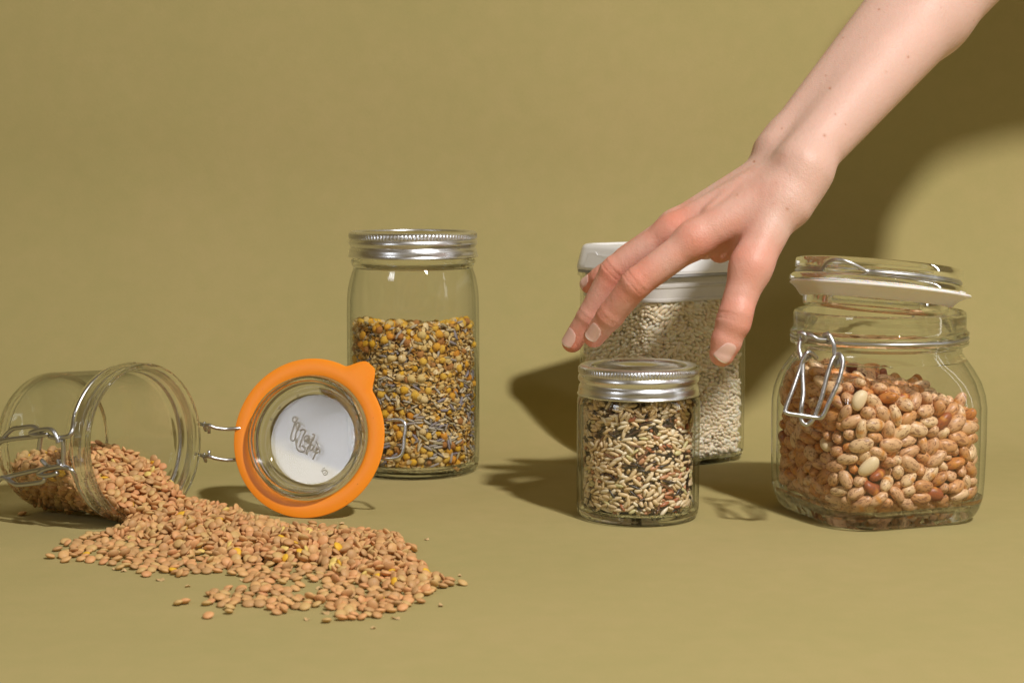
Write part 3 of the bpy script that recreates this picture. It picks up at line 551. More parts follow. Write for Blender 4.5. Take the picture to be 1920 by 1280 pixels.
# ---------------------------------------------------------------- contents: settled positions of every seed and grain
# each number: [kind] turn x y z (2 digits each), place x y z (3 digits each, thousandths of the box)
PLACES = {
 'pinto': ([-4.8, -4.8, 1.17], [4.74, 4.8, 9.25], (
927041060126058,307426009629074,155848616006101,715519010366144,673035126060068,530923434035049,374766446025140,904444518004080,922550029160138,687765010205221,728665008487154,974660097065145,589645213011094,106165345004122,482507535001167,877856700031138,419175779003148,247855042112235,324826026760238,530531185034181,223254279021205,409744213024274,449653430008232,593138657018212,234874370036278,412222870026160,434163120066236,459560581022261,485389016188322,572825005498260,366308104122303,685370754028235,672618002601399,863160151025342,403283015295361,662034139080406,305620288028359,455193051110390,372708432001345,485474028199431,
550360211019434,239154019308465,893449105043501,925249294005497,484380015429515,446596442027430,334696631009373,586369012590640,416069561053366,233068027191537,401930109045614,544239775019324,721128013284549,443105069109567,24358194028560,458668599017463,590152186025651,555089008612717,953756073093669,658418364007589,862673035123729,577889697006460,894223007284740,730852154056723,641442277023601,391355530019494,201455017185803,730743016362831,717516094057833,146047477010602,687443846017394,692123006453754,266464231009732,518922420005691,75357795009512,832230001589817,577751323011712,485501573013651,94238771008626,528717863025584,
604219019264896,121855015674880,752930013470859,775154543008737,102355053132840,273338678002653,624987020388919,353307194050807,103235472019810,924751913612815,633247755074708,701350648022745,207436392022791,188037027638968,922552286037844,485019039483989,878143265113897,141760135131947,425968026771673,525901421031518,238538008484365,731440583083807,636765354069040,337016013827307,64058055172630,660538022347660,867953609029576,282929934208746,984756812019073,410432033255626,966359025273139,133277006586291,483584507027299,455804027485596,463702090127467,746181002736820,666949922066265,264432022204705,371661030859745,426911036787917,
591552198093464,600154026428224,882366678043542,847764022828107,485166576532871,884051683033045,896870009694610,296515091196895,508446839072673,436130022534461,802249913084665,145881000573167,273990017303228,674780832036271,438757007632514,360249281094506,104679003686423,413134887057478,626070022400417,324515329083752,669537179094114,36450048216066,161658087332930,852051264038038,617172195090029,453009019427672,670972549089700,264657392066633,942847032369297,240948018550557,713649928103070,882047659472847,917037669341811,535914009414088,151547071198268,474420353057362,847854422870970,513294041378583,508319892685811,937254066770992,
420154196508957,335428806099367,46145433075357,966045759104294,418617036564887,533784350106879,515413718058385,201141019661190,435757634141544,606769020798575,775472935078386,811444700082780,384603168121759,602591291072675,524140153111858,666591672052313,55632284077112,872050370080161,529564949130309,354144308169812,404781223193264,590151426107482,572967042878231,537484206120208,285636285065429,660349045286815,728728169197325,934728018726506,324629434080724,424695054306069,759036022664318,727361098696984,817471145166033,470466252218629,721540102153719,574434291101283,974046259421925,121855358147236,831541868123544,758245827964848,
389535548118072,337246094306355,828335290120187,77348073387028,822624021505061,765034079896145,425861272186710,725210565709887,301324036843399,174813087269474,696091185191700,474501101246761,72964165218214,414592489215410,364825445484297,882648434199777,714532030730146,339459517195166,45069028763373,95259353094562,459123759076604,467391626085421,706089380569944,477015782089131,15847084577420,86933048748059,380849764053456,655952436230595,585378120304844,113263654779864,408517409444873,513159635085123,599271840086214,635862452121283,590448164260883,286330170351900,364677542142250,373995691922886,175549563048038,760959135173135,
305248436095811,241428290765952,660638510878926,923445749277306,615588394345878,542730091491044,514559941483732,533342503126750,464512086216183,341377653181181,672518298144370,482506392784930,541987061866503,528680110436922,554195062753752,408583581151452,649560860143409,252969230614953,280661817154012,559024580134169,520729087729548,660457970345677,575180796361768,166733708204495,465915086659901,615982857203491,524197601226489,936165793793834,515782979156198,570569171161500,761560480226827,662316304210287,330561355100430,86944517140572,87151087453775,892635607925913,93452240223138,520045048664769,434638735166581,964538275155573,
585550649120721,399032828396221,430365906160684,520149088925676,394474738217137,166179131397564,529566557092496,341027204168868,112735714125127,703228668265338,974544576155628,835157439097091,546243042793459,229053788151454,775653054833843,423894613205000,676664399697912,595648046512675,519149745216652,695494096573999,964249745091026,476943166175609,295260650093638,645939320596894,544777113212559,600544342477923,386545461100548,634643533143345,63363820092496,564560065668682,485683983171605,776059150193810,802637260942971,636295485270246,423695752178220,658931258297886,304691156245498,558880525072608,625252084512918,556310085488377,
191466213264733,212470079631501,474585985633756,241728816208738,470045471099011,599127559065163,16050916092163,579855727099201,515404454182226,955233117200451,475482939100570,720646805696829,549855311231497,385541316139644,484296855462771,425217650206084,587987960199285,701621150301420,579125455134634,372807661165651,546496190745208,155542933118484,142043100696192,926563070438159,605451534396003,394904106521492,63841769138662,769048093200358,747833157100589,585032068541754,437640164852402,389850117271014,629639195351084,535069332550706,627588729313719,912746327193109,15445898199158,395498489265722,776159538340141,449531083898591,
656192059345738,833263226149093,554592081611820,403850346255640,188137078680402,226026408168864,362187534272823,842230113677606,533753623113028,778373344916943,14746089551343,318431884883822,811350094427462,512844533193789,141546654114245,350869260360511,107256229215538,66053687674850,374796717526807,781827451632916,359561604202310,749159819450537,463204330243732,386089256235838,884867184260096,713616089809291,599327343153495,310445146423211,16047249705341,609071715179729,482880637598822,176667402154034,474909239532687,818753430176353,649333202234439,315332832174617,436743090714822,394117137299137,238173083911854,626892362179570,
684569131815891,659435555173710,325877253259314,153756110883927,201466392420527,629752369161749,435593133716343,15946174675537,922644912196379,374696258658192,601024186451632,73570979417138,452210735115534,385257399220282,813533531265355,436748350261810,25851269438006,53459283452100,275129170966635,581985136261659,203977428282816,695806287128039,739344072525218,841543196295271,994746271338605,85039158460859,818847711361149,290851594300386,660460655247772,414777507608856,228326771540519,953752221816215,524899079645248,851738995211366,576363096398841,487858999273548,764949299404847,15444752157076,466327716488160,421960979760807,
465165156656953,334957108812165,23856135361260,472893135732897,574978131796080,14657308208193,376384487088206,394592200098329,156544365790331,64865131531819,748953862324457,670442407383807,746674439312089,332074089568596,555586102417683,314169981229661,505190655235255,270649102389338,514797159305569,895835745228041,545703227685892,792837197734116,417192638434082,194431677140444,594567888251662,670453583372056,485863128367407,902245411205494,484025979241056,475948097926330,739136371480350,381076559298025,853538213786663,412993854077066,270743088589698,557885544223053,371279226302183,394395186646219,344643279324342,254807120952753,
492489106332501,83957160686738,953156840967657,54363172540635,470145524159005,728576126710111,94845472309635,944649431193688,576339207334810,721980408982933,14151087927079,584197091359190,622833853150297,574580800278491,327177731390707,509839325302007,239052474232104,514896178775957,613007181906177,892444411174147,333793895585725,917545188370322,426329493182499,634717564499468,615576157521184,606631093909424,425450837225336,316130884227566,614254154435014,554097178353003,374843112401108,700554215474160,425694888353182,15255556276571,174729227377875,191252303501169,985051153563274,271968161522095,284639114603188,198754164585558,
489654940867764,568866374227041,504193086445285,559840755187311,964534338675857,415598281560312,491783501212306,649748597312632,260963225790884,481583319335831,455130431264178,771468126284244,391417363287517,683743894952760,482693716325622,268932872354534,195888914781750,444062464447009,176832133858246,608777971361252,423093380173420,416405403984804,640254148601897,788124794386473,125265380476026,566993801236194,786336292790411,577366419276378,506346492979740,551713292507013,122541922486219,326482906404706,338836683436749,154415997705661,181534143338759,429859415522848,629745243780083,87559569253265,954235105811580,451367166472540,
813532577383808,923555428592602,403997920304606,916749385760852,524013495461818,477005450423745,584688762455747,374191203817135,984850851247260,584683720900708,489332861328667,522692347447801,718666817627745,604335735979863,798465308435394,224649192984100,877337355272105,674406899334285,506531154696441,290735928276349,973843780775491,536259297730815,458569692262668,984841556807871,684922602676796,656925226556034,287113235552203,526423298718637,801341344335675,400239327644754,665920505930855,513910887421006,315950306554092,442290672499067,925250320998264,684775558343234,546595572438367,702949927350418,290968730370429,584381822601463,
 )),
 'lentil': ([-30.94, 80.21, 0.13], [-1.79, 110.3, 4.1], (
325028033792550,548581039768835,96739016787846,397280039811388,455797056787558,316367079772490,434807074761666,246188073752816,555897059758879,146524096792889,413906106767421,485784101744668,473892114743829,432446099738805,474754089739855,405064113805913,476812125724782,486041131839910,326975150714642,265828167700684,274845137718699,484919158740735,586407150742841,595451168761786,475407155909944,285422167712566,781872192698579,613955198734649,394792187725678,348971184762746,355392191777769,384502189871847,296035204703477,714137212712601,635729233700532,474764227796720,245011206938874,646892221692415,707542242738628,653445289882732,
575877258690348,906531241679402,533748247699410,575332259721450,945257294696282,445199264740513,564557254811669,734951260836746,569851235917835,304823265693256,688623277698243,465901267708336,445409288750473,423610277752543,625371307818577,254411304731343,555698308793467,585367291800555,277217342797376,340633299889671,316411328780330,576503328822457,504223177500004,56658197443023,585203220415012,424717225441013,474298241415009,514364245484006,386810248622055,269257263416008,555618267437006,585193269592008,575409288390010,525736307387012,504123308419012,414425316685229,485502297680174,424685327348009,474211332375002,413032320440057,
495853333521013,505846356355012,564598356395010,464142352558097,735909343645194,575102372330009,575249378350006,555619377395008,464289366547097,435505367575128,616693377579168,575248397329007,219057390299006,415008402356011,485760420332006,414718420457006,462892412501081,642727395584184,643904420601174,655111434451057,595398434520130,456806446548190,741560432610215,454397464307005,363291455299026,515741469354012,84073454440037,433959460481095,214970448486092,476139459537134,475712484330003,515801488354009,695878488497168,673469468576220,534191505325016,573118500379064,681976513449036,497239515509165,446213510556196,473558505639209,
555423564127036,425183510115009,425346529333002,654596526519169,474211548098003,525889549310010,234791540353033,504932541472125,325960548480185,576331564585228,474298572095006,494175576114009,525732574308008,505802575351013,495698567482175,624959583567172,505895597056008,504180591266006,584824596347008,533897584375082,584596603417072,458769583443075,312811590504165,515701617096003,534242619246007,535798617387086,607124622460186,433882609544199,574671641096014,525701641162076,595072645447194,547455654543234,445528663076007,516253646260054,475861661245015,714913646382082,717770686457161,435301684055001,566885694057024,974436693090051,
555568687203002,464358682269006,405904673421100,620637696487158,504281705080008,575295701226010,425007704291003,674273697338033,664739703379099,457813698420125,522289710475163,564566727076013,465715724263014,696213727366059,412159716378062,362590720399111,455803730478145,564323712579098,574514744101006,495855750201012,168458740253013,484113744287010,336529753311046,684519742368064,504897749388074,616087744410120,557049747425161,625204752493193,445625773077005,748120757253033,486920776280053,513956766303073,587821778383120,483117759418129,444302795012012,626318801045018,715406783089034,613712787318077,356509798423085,447065813476115,
515891814012005,427115820112024,437011816238061,867251808298088,476744816370119,275193810433106,434392835015009,922653852413113,483668837518156,525732863030007,381616850066042,316431865186040,505794854269080,335818866409061,760844894524007,445583878057002,375255885089018,526083881119034,575561885194057,724522872220057,456213887240061,505848886375051,575297897374085,574567905068012,535627901117010,704491909197057,673645902237049,435338925117006,704416915158057,406207931270067,435686941163007,656405937176039,447115952242058,444401964216009,445874976228012,435436179438011,504224498101009,525788538162004,564566566027008,640343999245004,
415064773000003,484116012828008,403105024822398,851846273731421,584758248850777,354186273687175,444250243441007,432766319612099,386504339618152,364771361680241,515701377437005,554406371634190,136467386488030,779054429362036,424698481730176,475762573163010,595152558564191,433612632374067,596005637443117,425891627525184,633539656384058,216831668405042,345754684375082,456722774322058,445702828443144,515752906275068,709358052793942,469856097888933,584946176750720,494302173790862,543704182823854,34165166888890,444660215740657,435333209863856,546185285717344,346204290732378,34337311741384,188552306745453,158354279834622,364746322800412,
554405222588011,484212245523001,554604294622089,295617335567059,515099408563125,627444450720189,474209461461011,532457513461098,482757529649207,806037538416088,606216538561212,383288556435105,396456583488107,535886641162006,302942654339039,435581660438078,607978672447158,555573683159008,703934685504173,415101779174034,345447820294049,733578838216041,426296838312082,555653838399133,604290922302080,485099058767712,107657139853900,484182295724298,446705353615140,523188791279055,405346875106014,492792015835932,515228070791911,335328074836923,507682123740536,294425124769357,753521119782845,394116152747384,524552184785823,516297215707520,
653476242705497,284713244693327,554446266817643,493487251896761,515839203629005,520146209528020,494116289417009,363225269633086,492612302425066,725991317556025,292481275614030,289248342449010,46950335705254,515893396440009,423702469496070,455056481483119,455620507348012,906537500444036,453457522459073,499948530591235,504279551117006,567106541405031,283590544665170,284652563417072,35851586586205,585143597120014,414911619121005,721473606439122,485633641248010,565465662204009,435488662329009,574723748158010,504399772350087,244308785453127,474139802439139,564511833123007,284519841250026,596875837334137,464207856053011,472421852125031,
214555856316083,484064881459083,575498909095009,504179920144005,425342660729009,436949120818913,274277279629065,316006322580059,714949573387062,355134653470140,335407003796817,364712055788482,765384073762879,627289144727542,542792228714584,345468208800742,587206200897890,795632244742521,122046264792622,886576285852653,235814282709281,326171343780281,644989279642136,803878291634143,503404319729316,354505312660162,434343443314009,444544444531143,596197492635232,614848553531168,693793592652142,465354599427125,363786608250022,492935606276040,963760605511183,515817632385113,374719640544196,625394686400115,364482788501146,434401815206014,
365087818312105,684510829263033,246120855486114,634715856216041,605379905306078,293921948210053,425830011808592,565204092746727,404853133729610,734981117901922,615795145959960,385431180707598,679442222786669,375005241792656,486686318727245,606303354699273,554458440396011,97237500716197,841755508497150,383840633409131,515743732137004,485898770119013,255068788143046,285476806507182,383442878337059,545698027790631,704112036805491,354445055765791,284046170939911,324819195747280,374290256750554,634419185535026,425250201586008,584988245564011,435587266462014,414818268504013,847930365425018,165278381536070,586810390549077,495796464332011,
545677465416004,455100464479015,673072475604217,424584639372007,653111806274036,473033837457134,427371846479119,564566861526082,473594256706398,555618196514011,574672223541005,484216438354006,464335491515184,424911772161008,505895880183009,703627915334064,415296967245008,436777176714652,467453201814789,424520223701468,543057247730470,86426285692181,34336294855624,369173394604215,685507431504069,335194431706201,444492594293003,496397605493113,325116663444130,378620718444115,326261726124046,664282769388084,655244761433162,623610873302032,554684059807385,574698102750596,326394102943990,325461225737616,485103219847761,692416307611099,
357689358779254,326408404619211,413020407534106,539953441839122,557609458585219,615247539634173,544581553136011,363903566660120,475068617400124,457413744473153,284392896292051,455452022791691,545598081764591,294654099752840,613594171728698,585644206832775,404801191714453,560873225869788,484701221925866,550570258764590,974254355803308,485707290539010,475711311543003,339539346713307,453235388530046,177333401718233,492810409445047,63060430550149,384124478481053,485625494517111,472372495552177,415197593183013,324839670480200,274669677679036,356877744114036,555413795183010,565498836054012,525789859077008,455620860140005,523702084749781,
444851106805250,575296140737783,872762199708566,301816277909762,694172259553036,343674373723220,666234549551195,484302793536130,462724810502128,355489862293058,375051143726734,343289150838849,784722172834882,424804192885868,424767273791561,445583220631004,734911263620037,373791366536020,595037399396017,543086522405026,424682551331009,434685553352010,425252618310006,514129678115005,445525727310003,514286793094003,592309833321101,217876851326106,554840847365114,554208854396051,415098927240009,675859333724293,923368406664243,434686409745259,315591413591105,458345725575119,424572060820931,386282105783340,604692138754829,792869249773602,
373308267726366,404233216465051,363828307696236,704893331663190,402230345670203,646195356737245,376361388720271,573927403590146,317090415609211,268561421653206,584987487394008,639161507591197,353690512649182,434441635122007,525790660140008,594119648422070,525788682333003,222784701498178,415297793247005,475766814034011,746358853445110,256023867450085,604627171904898,354403286802486,424352273854657,573505301649133,646519353547025,63461336679226,466098539462069,364704055814318,377065078784409,585497079830211,553594070857999,394621142742464,191363136781852,835737150796829,462911452659218,662942500529144,565858528578171,344403625499159,
456403636458193,725306678593109,495853705121014,414871726097016,565409767265009,407419801303035,575306794395012,308547871257039,695331864466106,782566896318073,174286005825912,201048079898924,453447122757459,294430191726377,313905178718463,275270186937888,358776230880801,427553307849561,494274222498009,305183284486036,515701309522011,373894313596059,412880326646136,843342346687230,615395551160010,420158554374015,492521560456110,224936572522156,151544590324007,474209596373010,425302619138009,435628619333007,415197664094006,555677660161007,575305683306008,525704694577116,544348729352003,434491771241005,154934782332097,792350776480114,
384813816151018,455776861096013,627115885133037,515702924201003,425549009805669,602938024793848,631724048822954,354247126728675,454506125748783,396780123787283,417052121958953,473503167728438,647680236829705,188645287657164,366309265908716,887540307799513,584810312861512,395252334388015,444203332435016,454655427603123,413996416742208,474198436379012,504226441438005,485806507413011,595343554513131,565307615204003,553604648448076,717215651494188,294652676492188,575355683073013,555481686093010,515701681180012,564407685351006,677076684421133,575305703350010,773322727437100,525789749128009,303838751530201,575358791114007,523898791480116,
545502813055011,425203837032005,444343837141008,583318847098028,520467870361028,474168922222011,635612913218054,503304248766448,213414316753369,663841327619077,324966617451117,636835670580116,534293681133008,447375711523122,643863763470139,694841762499166,816628763363061,306141887486033,345940920370026,474303062828243,227135098821919,363305141763331,603787172774794,576590180744321,336649208794671,557810216766651,364509217917821,454400265776566,486150290819579,574884223517001,505894243607011,424435288561012,465666309438003,444302331416015,976254361508009,545902397679244,639351428777228,554397417375011,504223442483005,914129450571161,
65372506480117,544726519595165,545992541554126,282724567427074,434588595098008,452888589387052,464298639205012,474210704312009,545139740413062,516627776509110,674185791431078,505847811095012,274310830590091,584934837161008,285650904171024,505895946203006,425440971263013,455837039835277,686211150785788,465600271749458,454297290498005,144954312623126,604906416513065,407722432739203,245332637613168,585001751435009,515892768205010,575407794156006,324861786376065,425793206750672,384102208758710,635395382675189,445443399500012,772679420546089,513465611549130,302056699460097,644832797322045,535784838309012,515473057805907,425316080808293,
304338105938932,445461141887862,593537191750680,245442236689439,304804224709341,575007233724551,694170293746377,405063199460014,505744375458011,454004471639210,594202498468043,646433536367047,445524595078010,454256614184004,415063655702012,555345704433073,485758768097004,675815823515160,724770051776662,534631085798359,748570086941949,524916155749789,944532240840725,655954311825518,142573328849453,474210266482012,574719289436008,565570288584005,424684326500006,545575328565005,444494374522006,704687399545122,674903449510102,524326506376006,546695575513118,397556576531177,454474616370014,466862656531155,535886707097006,444585697593129,
535729707669011,464298725285004,660650758320075,454206792135007,554457832073007,396522892257029,425153901161001,435637184708521,564564220480005,304577380782241,683514432489031,647815461577119,766478482783148,584618548413007,438057635505160,426295770436074,562785790348057,666156072811889,304640134897901,490559213879839,748933315782368,584724307502011,544304414440005,101949429680177,585202463392013,444307486497073,565570526351010,555675594141012,425248615161009,585143614222013,410352634586177,414720657286009,533483725408090,324061729493171,555618793033008,564563791072007,485707794206003,276222824408117,574514858160009,572886925255029,
336841054838964,666891092812912,363206167740368,502808467505106,424697473587189,340832496482065,564512570184010,895858580425034,484115615267014,584989638330009,584828660116009,575355725329011,445779729669008,413487736531106,354495800467137,474394810075015,433731816332109,575055828469152,425203836182007,414815856181008,444296877075008,434590899138008,883065029860922,313807150769303,464809160727506,564673243542005,584781334476009,507562322665169,364684445632213,526868470553117,665541470673188,416290470701184,306988557671151,544501571140003,435354574374011,688229579467091,575202615288007,227953619420109,435436657311004,434852662371012,
584989706139009,505796704371011,535787745308006,454297771672008,260745817176006,505894833089008,604404838521091,243511844574038,384450105774471,625002094785415,408557234816682,715392381624160,415252485438013,485898640308009,514184661353008,663661878277023,445722901204013,354702093823209,396347165762285,523852275765403,614003387799217,433855432767194,804030421486034,946738456615219,574464507393011,715708526473067,395742742546140,514636003814722,124724264860712,778947368803263,414718198477008,514127200606004,346936413621246,415177386714215,206719418787222,379535417679225,445622440413009,435489484475009,673917519473104,555677637137006,
583804760598073,414911814137008,254628869421073,592280875427028,495897878156009,435807024788757,414144037786879,467423088754666,535610117734753,532711210725622,436252208718383,554073317812437,578953344820374,464207287521004,643393298598027,402744353654170,714679403515023,544101391573123,475768527439010,564840548432015,514128592160007,504122660180006,474294662393013,447005706387051,295743719502094,454349744183003,383714024804880,324108334811375,344514325703209,472242420626163,294805480617162,445398509433003,363029554464126,425785559479120,467613705535137,483020787659018,654579944278018,574692147911895,35654222815742,576794209823708,
424683370485009,136154379659169,443707413691244,596926523488091,694509622564164,604493663547141,454297679289010,444394769139012,464160767224008,547672775528131,282910816548114,554498835203002,584828837288008,575305859115005,856972890308032,559336908258030,296733956259036,494202067824305,554084104767634,315153255827684,585089266540003,386487343607091,897364490604170,584617595396009,543383707406064,565173771288010,415347856266009,315844882513033,296090879444040,434492944180005,324903009815533,566664050772877,396970071845951,620550155886877,433652133912921,544850190795783,414794200780721,556994206859785,534958245819629,443978283767492,
413779328798341,575459200543012,495804223556005,574722243457002,534301354418003,585039356441006,444501355476006,445472353527007,454397373372006,564246376701189,425107398376009,403586392665181,535730420349003,512891542426072,495851615352010,415395635353008,537288657507139,425203682373009,424966792266008,466198779410106,505847810116004,283309819399103,324708838353134,444248899186007,664572904327075,485856437331010,844567016812897,517829084785864,635570094927927,512984271867701,535727329458006,565234529415005,635789528531117,557132606653086,375810649468078,455051672474146,437173666652054,435001715485113,301955695469111,470748848284034,
463574856343073,545401043788666,666292205721535,546302235919762,74929334803295,218157338838390,932741303584009,345296340592093,434393373545005,872535357596096,374316489707138,573696503563159,346983508688171,945758554762029,575885563498083,401758543587189,634373652605118,672990746342024,504280921160005,535731921286010,768937032810898,477680106784837,516787123803223,454002281816529,650447369672185,838158450762162,165283551613157,485069595517114,545352622498087,505802791052005,388438858426040,444349862392005,525729071777566,524911115760575,838132107893879,575090309457009,646436355627148,405096358643140,345695374792248,453877599449128,
522150586456075,463371612565168,104276600558157,734393032780788,375516086807882,604393126930929,424589162924903,485221235750597,543585232780611,575461274746383,843946272804576,476216283710190,605149306737208,884580350816323,494116265522012,545621262605004,564511348494006,837668367733225,935659368609149,564565396458011,653594410729220,565410419410005,435682425471011,384704470716187,554397530373008,454347568203004,554458629571129,575001660265006,565412660439008,675220689445079,457218690664041,585101816223005,414910832243006,515907839445085,594874158866861,845338191717597,664147288776452,455976269850594,764227253636033,554355286604007,
772915442682186,15556513613172,455459614390011,647652678459127,242177757343065,593316762417052,535546811243009,575382830364102,445721858243015,415098899224006,617483008804854,435398126796838,473515106959933,526970215722535,523488268716286,486984279900695,444342285624015,647218318632104,666146371624118,676194492633156,586108570691080,354308705483074,336533780612042,565398813289006,574944832332005,414625837628014,504201045795589,396403098757556,336009102785520,511960114767793,564904129768806,375985128808857,725244220774618,564293261845704,316370286845584,845879292729168,285726358792256,424777330541010,464256350375002,485807355458007,
434629374415002,464262398480005,414815483458011,524005521502099,735908519564134,954134569498135,472917605502133,435401639223003,617888652484146,444346794651003,665035825483148,424961863288006,457356868508051,766012868273027,704477887324022,595941000805772,423106047777771,415504150741521,744809142831848,719341163951926,974249221863735,640248251716234,605751298836559,584778178563011,425343200563007,574571241500010,485798289479004,655509418534045,413347465737188,565306548177001,575251571328003,514301594688071,613809664564133,717716691427034,424586704691011,424628724116009,565513727692008,435401748220006,434401749671008,435627793222007,
474208883336004,434726920181009,485604943245008,484221024805528,545251138775393,334095156768739,534625129824194,675125153852852,495099206718459,704424250668026,523457242763525,405506252914755,774987302712245,594606298768233,491479344575081,506927367757215,635596473788130,543844562570133,415198750648012,603712764443116,503987790586078,749062037794729,746289084872898,805913108762835,525970138949925,683655241857711,604510311840486,516216312675175,574722334585006,34859443598155,147529644514154,617491651638088,336121736568131,435303770182006,904324826382098,426942843409060,435589883436006,384786020823637,421020131821838,337244175805751,
484047289762397,425394287457012,768045440733179,834745552447042,535643596436005,517091731561085,873266827497151,575027882243006,485684042780834,433960140931903,654090176924854,484791190877768,424582246721408,72752259774507,334904344808268,534293420394008,486729446554124,505582464774154,564497484497008,475797591416015,553487613516123,565497635462130,344894704593082,502492751449067,467709822451101,525308053803437,665695055800641,514166053791864,743111067760785,353415101916898,324595104860886,645924181840850,595498212745261,574490230895805,744823251704302,623676260739388,455383315796362,579752329828386,414968219606004,743630315646118,
426121408607111,676464480550143,564759487370005,243719584501100,444386635405058,426325685391063,475358713458109,422894724387046,446203749444128,846562763485140,426909757555113,443193786391055,378471781423096,555931810371065,511780844533067,436991863311045,635571871324022,442057847343090,537577409786198,608660430828128,417172453675187,465705460590133,644621546476068,473763563473066,474786646554126,696868898392032,454497942263002,494634236716447,194312369595100,674183430529082,484496447622162,764491453737160,534254530566092,454349617434006,423725642560183,527116806446057,565462878396002,364527151739663,624439233754530,522747256898700,
466985371649186,495432392735243,535403409555057,592925487579156,674367671427038,485045727412013,665695821586071,561380869489042,525837880202014,492118096761853,463816096797318,574222111952884,617414152725633,503266147812837,473006170749367,445021183780212,875149252783604,613575299780431,244020343791264,425197220459003,684105301622038,24762313575017,705216351582050,695204416768181,563529402803205,375462429619119,676611417664207,545724466371004,545420488534180,406650472567133,393941513680138,697885591606149,464298590199005,643014587523159,564902689515154,576048733462085,495910740429115,568659785520140,475772821307049,394291810601055,
545679819650005,573138828280021,347272856576024,326928856589027,703993930284058,724619038825351,395404123756717,474108192811728,397759202850776,605340278833550,493194303870572,455716244582005,667510381751241,373722393791190,585674394626190,623753454532056,343971562609157,116022595638096,574397597589152,626095749489103,304829780447077,493404769459070,514284793286009,425401861411005,535590879375005,557642888393035,584781881412011,413405027806600,53764056853911,104730086771836,106674083850893,381950133757433,624138150757733,346691182855754,425330295781328,544605294827478,434848279895637,524278323752285,425302241627011,699441387601130,
555063440499004,674495459553102,273657481505101,72863477518112,483547566454049,753410592564108,484364637395005,343841654403051,425395727436006,607788774540131,494276793416002,584931879226012,695168895409045,404908082790455,376381110748713,475698109752772,416831161717674,432980149820784,396805199763668,854379178954878,235148235806640,454939267709213,625815295864597,445625314477010,768528298697153,724215323597046,165977344763231,714278358936040,664644369557062,833144433620215,84661537488115,506484517529114,493239523590094,463902533550086,384483570609107,413991563550116,457713580543105,693785577579135,555619598309003,545574602488060,
324632621444080,733710612592146,443379698399079,534292728372004,475808769647008,655482798522084,414873858200009,556468186751596,465202192724505,561965216889779,376145300796418,566506328809232,565306262563001,585346361683160,545725395522005,554455438456005,604097442721156,425203487418004,434886494659143,444395502458006,652858525514052,426954542704111,554498549391001,424890569440012,564498639266009,354502729479073,356355820347042,285229827420086,455285076771712,494331066788686,524762150736589,513881243882755,405277320789278,494251367577048,524165385588088,424991406527055,414719461497010,515432491525067,696155509513112,564510574457007,
587610733447076,554102735495107,575002772417009,393373787409044,555656071861927,343818104811309,496118113819867,464683196951833,545141226845702,615012263869609,325666287822410,504392278645072,637719270654073,485957343647100,392710355695177,563186434513050,594895460712149,637390449812098,427513501699147,443797565438078,565412769307011,626815138750686,696888185734583,424684224828714,463395259706263,615705361706191,515227397598071,374785405640119,563533497579149,323715531675158,385107665492124,454587686596064,785413770494087,434393791371008,265212845591031,695111094858887,425179122741683,395305179762281,564587300730253,425501307560005,
515398438805120,373394497506034,575147557588162,564460570477010,594801599467115,505642785467070,425250761537100,475341099765761,234039108794848,334925133746549,555701131848816,461715119999871,625881165728563,585046215747591,534597237780544,514759270754254,512756294669108,584931420518008,396755473736102,554458615412007,435396637456008,464204751521164,734066770551111,425054771630009,553543018821485,372918036825870,732648082920882,525890091781496,476209140763677,414492136762757,545895113827174,634702134803805,436823108877854,555547169789792,555612167806854,575770186770681,705586192833759,378178173912836,721677185947888,426882302810506,
483697285878626,554706325768262,554250375586007,534395397411007,835357397753203,785988422559101,323968432639193,425993467656192,304487476583123,494467489728132,404995496619140,554459525458008,605235598430060,586141620469156,585091748327013,493683743434055,544298756507131,704175807515106,174620836423109,536891826439081,525839859479007,575354923267011,475003055853190,505221072784513,446135161805780,555128199743610,354571185813787,455649188903769,563914230903714,255792272767521,544620305825439,554640267629004,414103451650173,604428485659188,496704521543139,355745641537137,586675670462104,495638712468048,639368723422088,535733791436012,
324295794506095,474211815497072,577085914360027,555011091771678,505234168777727,713745132877884,474858165743438,575144178887772,425235202759280,524250315773302,424904323837443,585198316721186,374376375727143,917262453501060,445015437556071,454358510474015,283027490591151,576628559636155,595344601452059,505894791630011,485705814308003,465124820326051,336150827533113,464397835377008,786176847426049,575102857375009,645543067773866,403524066885940,484854159753682,485079157778670,484317275784506,474646267893675,464822307770370,474163352561013,44250334662097,705689362753144,683146374742202,503902392564087,625397459665131,467661528706134,
527407583598091,546764643493070,359562682471088,414874683649012,585194905373010,605001068796842,514703134763618,536876173752583,635838165854768,674245176857844,355796173902793,416103206812673,445105230704396,404775221731563,574706258821402,543892280868646,985654245682003,705307321662056,424570336739248,424635333778059,455676328985007,473489366628048,356295412714203,143830521739096,579844554748010,406905580593166,414778619519006,444401639438002,387881646595094,476303681406070,445870688514089,575035748372010,495804766474076,704294798455067,584931881289009,475385056782809,546366117878870,394596166745510,201141173735649,565764184789719,
727016178864797,551363223812589,434857203932793,605506264760423,774166252807582,113538319740296,745037262643032,575409284645012,656004287658091,519224337633081,292543344660160,645464446629110,842558487646160,264469490754135,443596533535043,284028562531023,485798616691010,564870681394006,467914681565093,475709703649008,495770727460013,355536770523083,534719833398067,436062043817435,446028038822509,304632093954902,384302176773644,545498248781394,433277268681083,956464320745210,484257408628080,464069423749166,494692473533084,506574481638138,365493510552106,904871540748050,566018704447042,435435704478010,535725814326004,585354838226008,
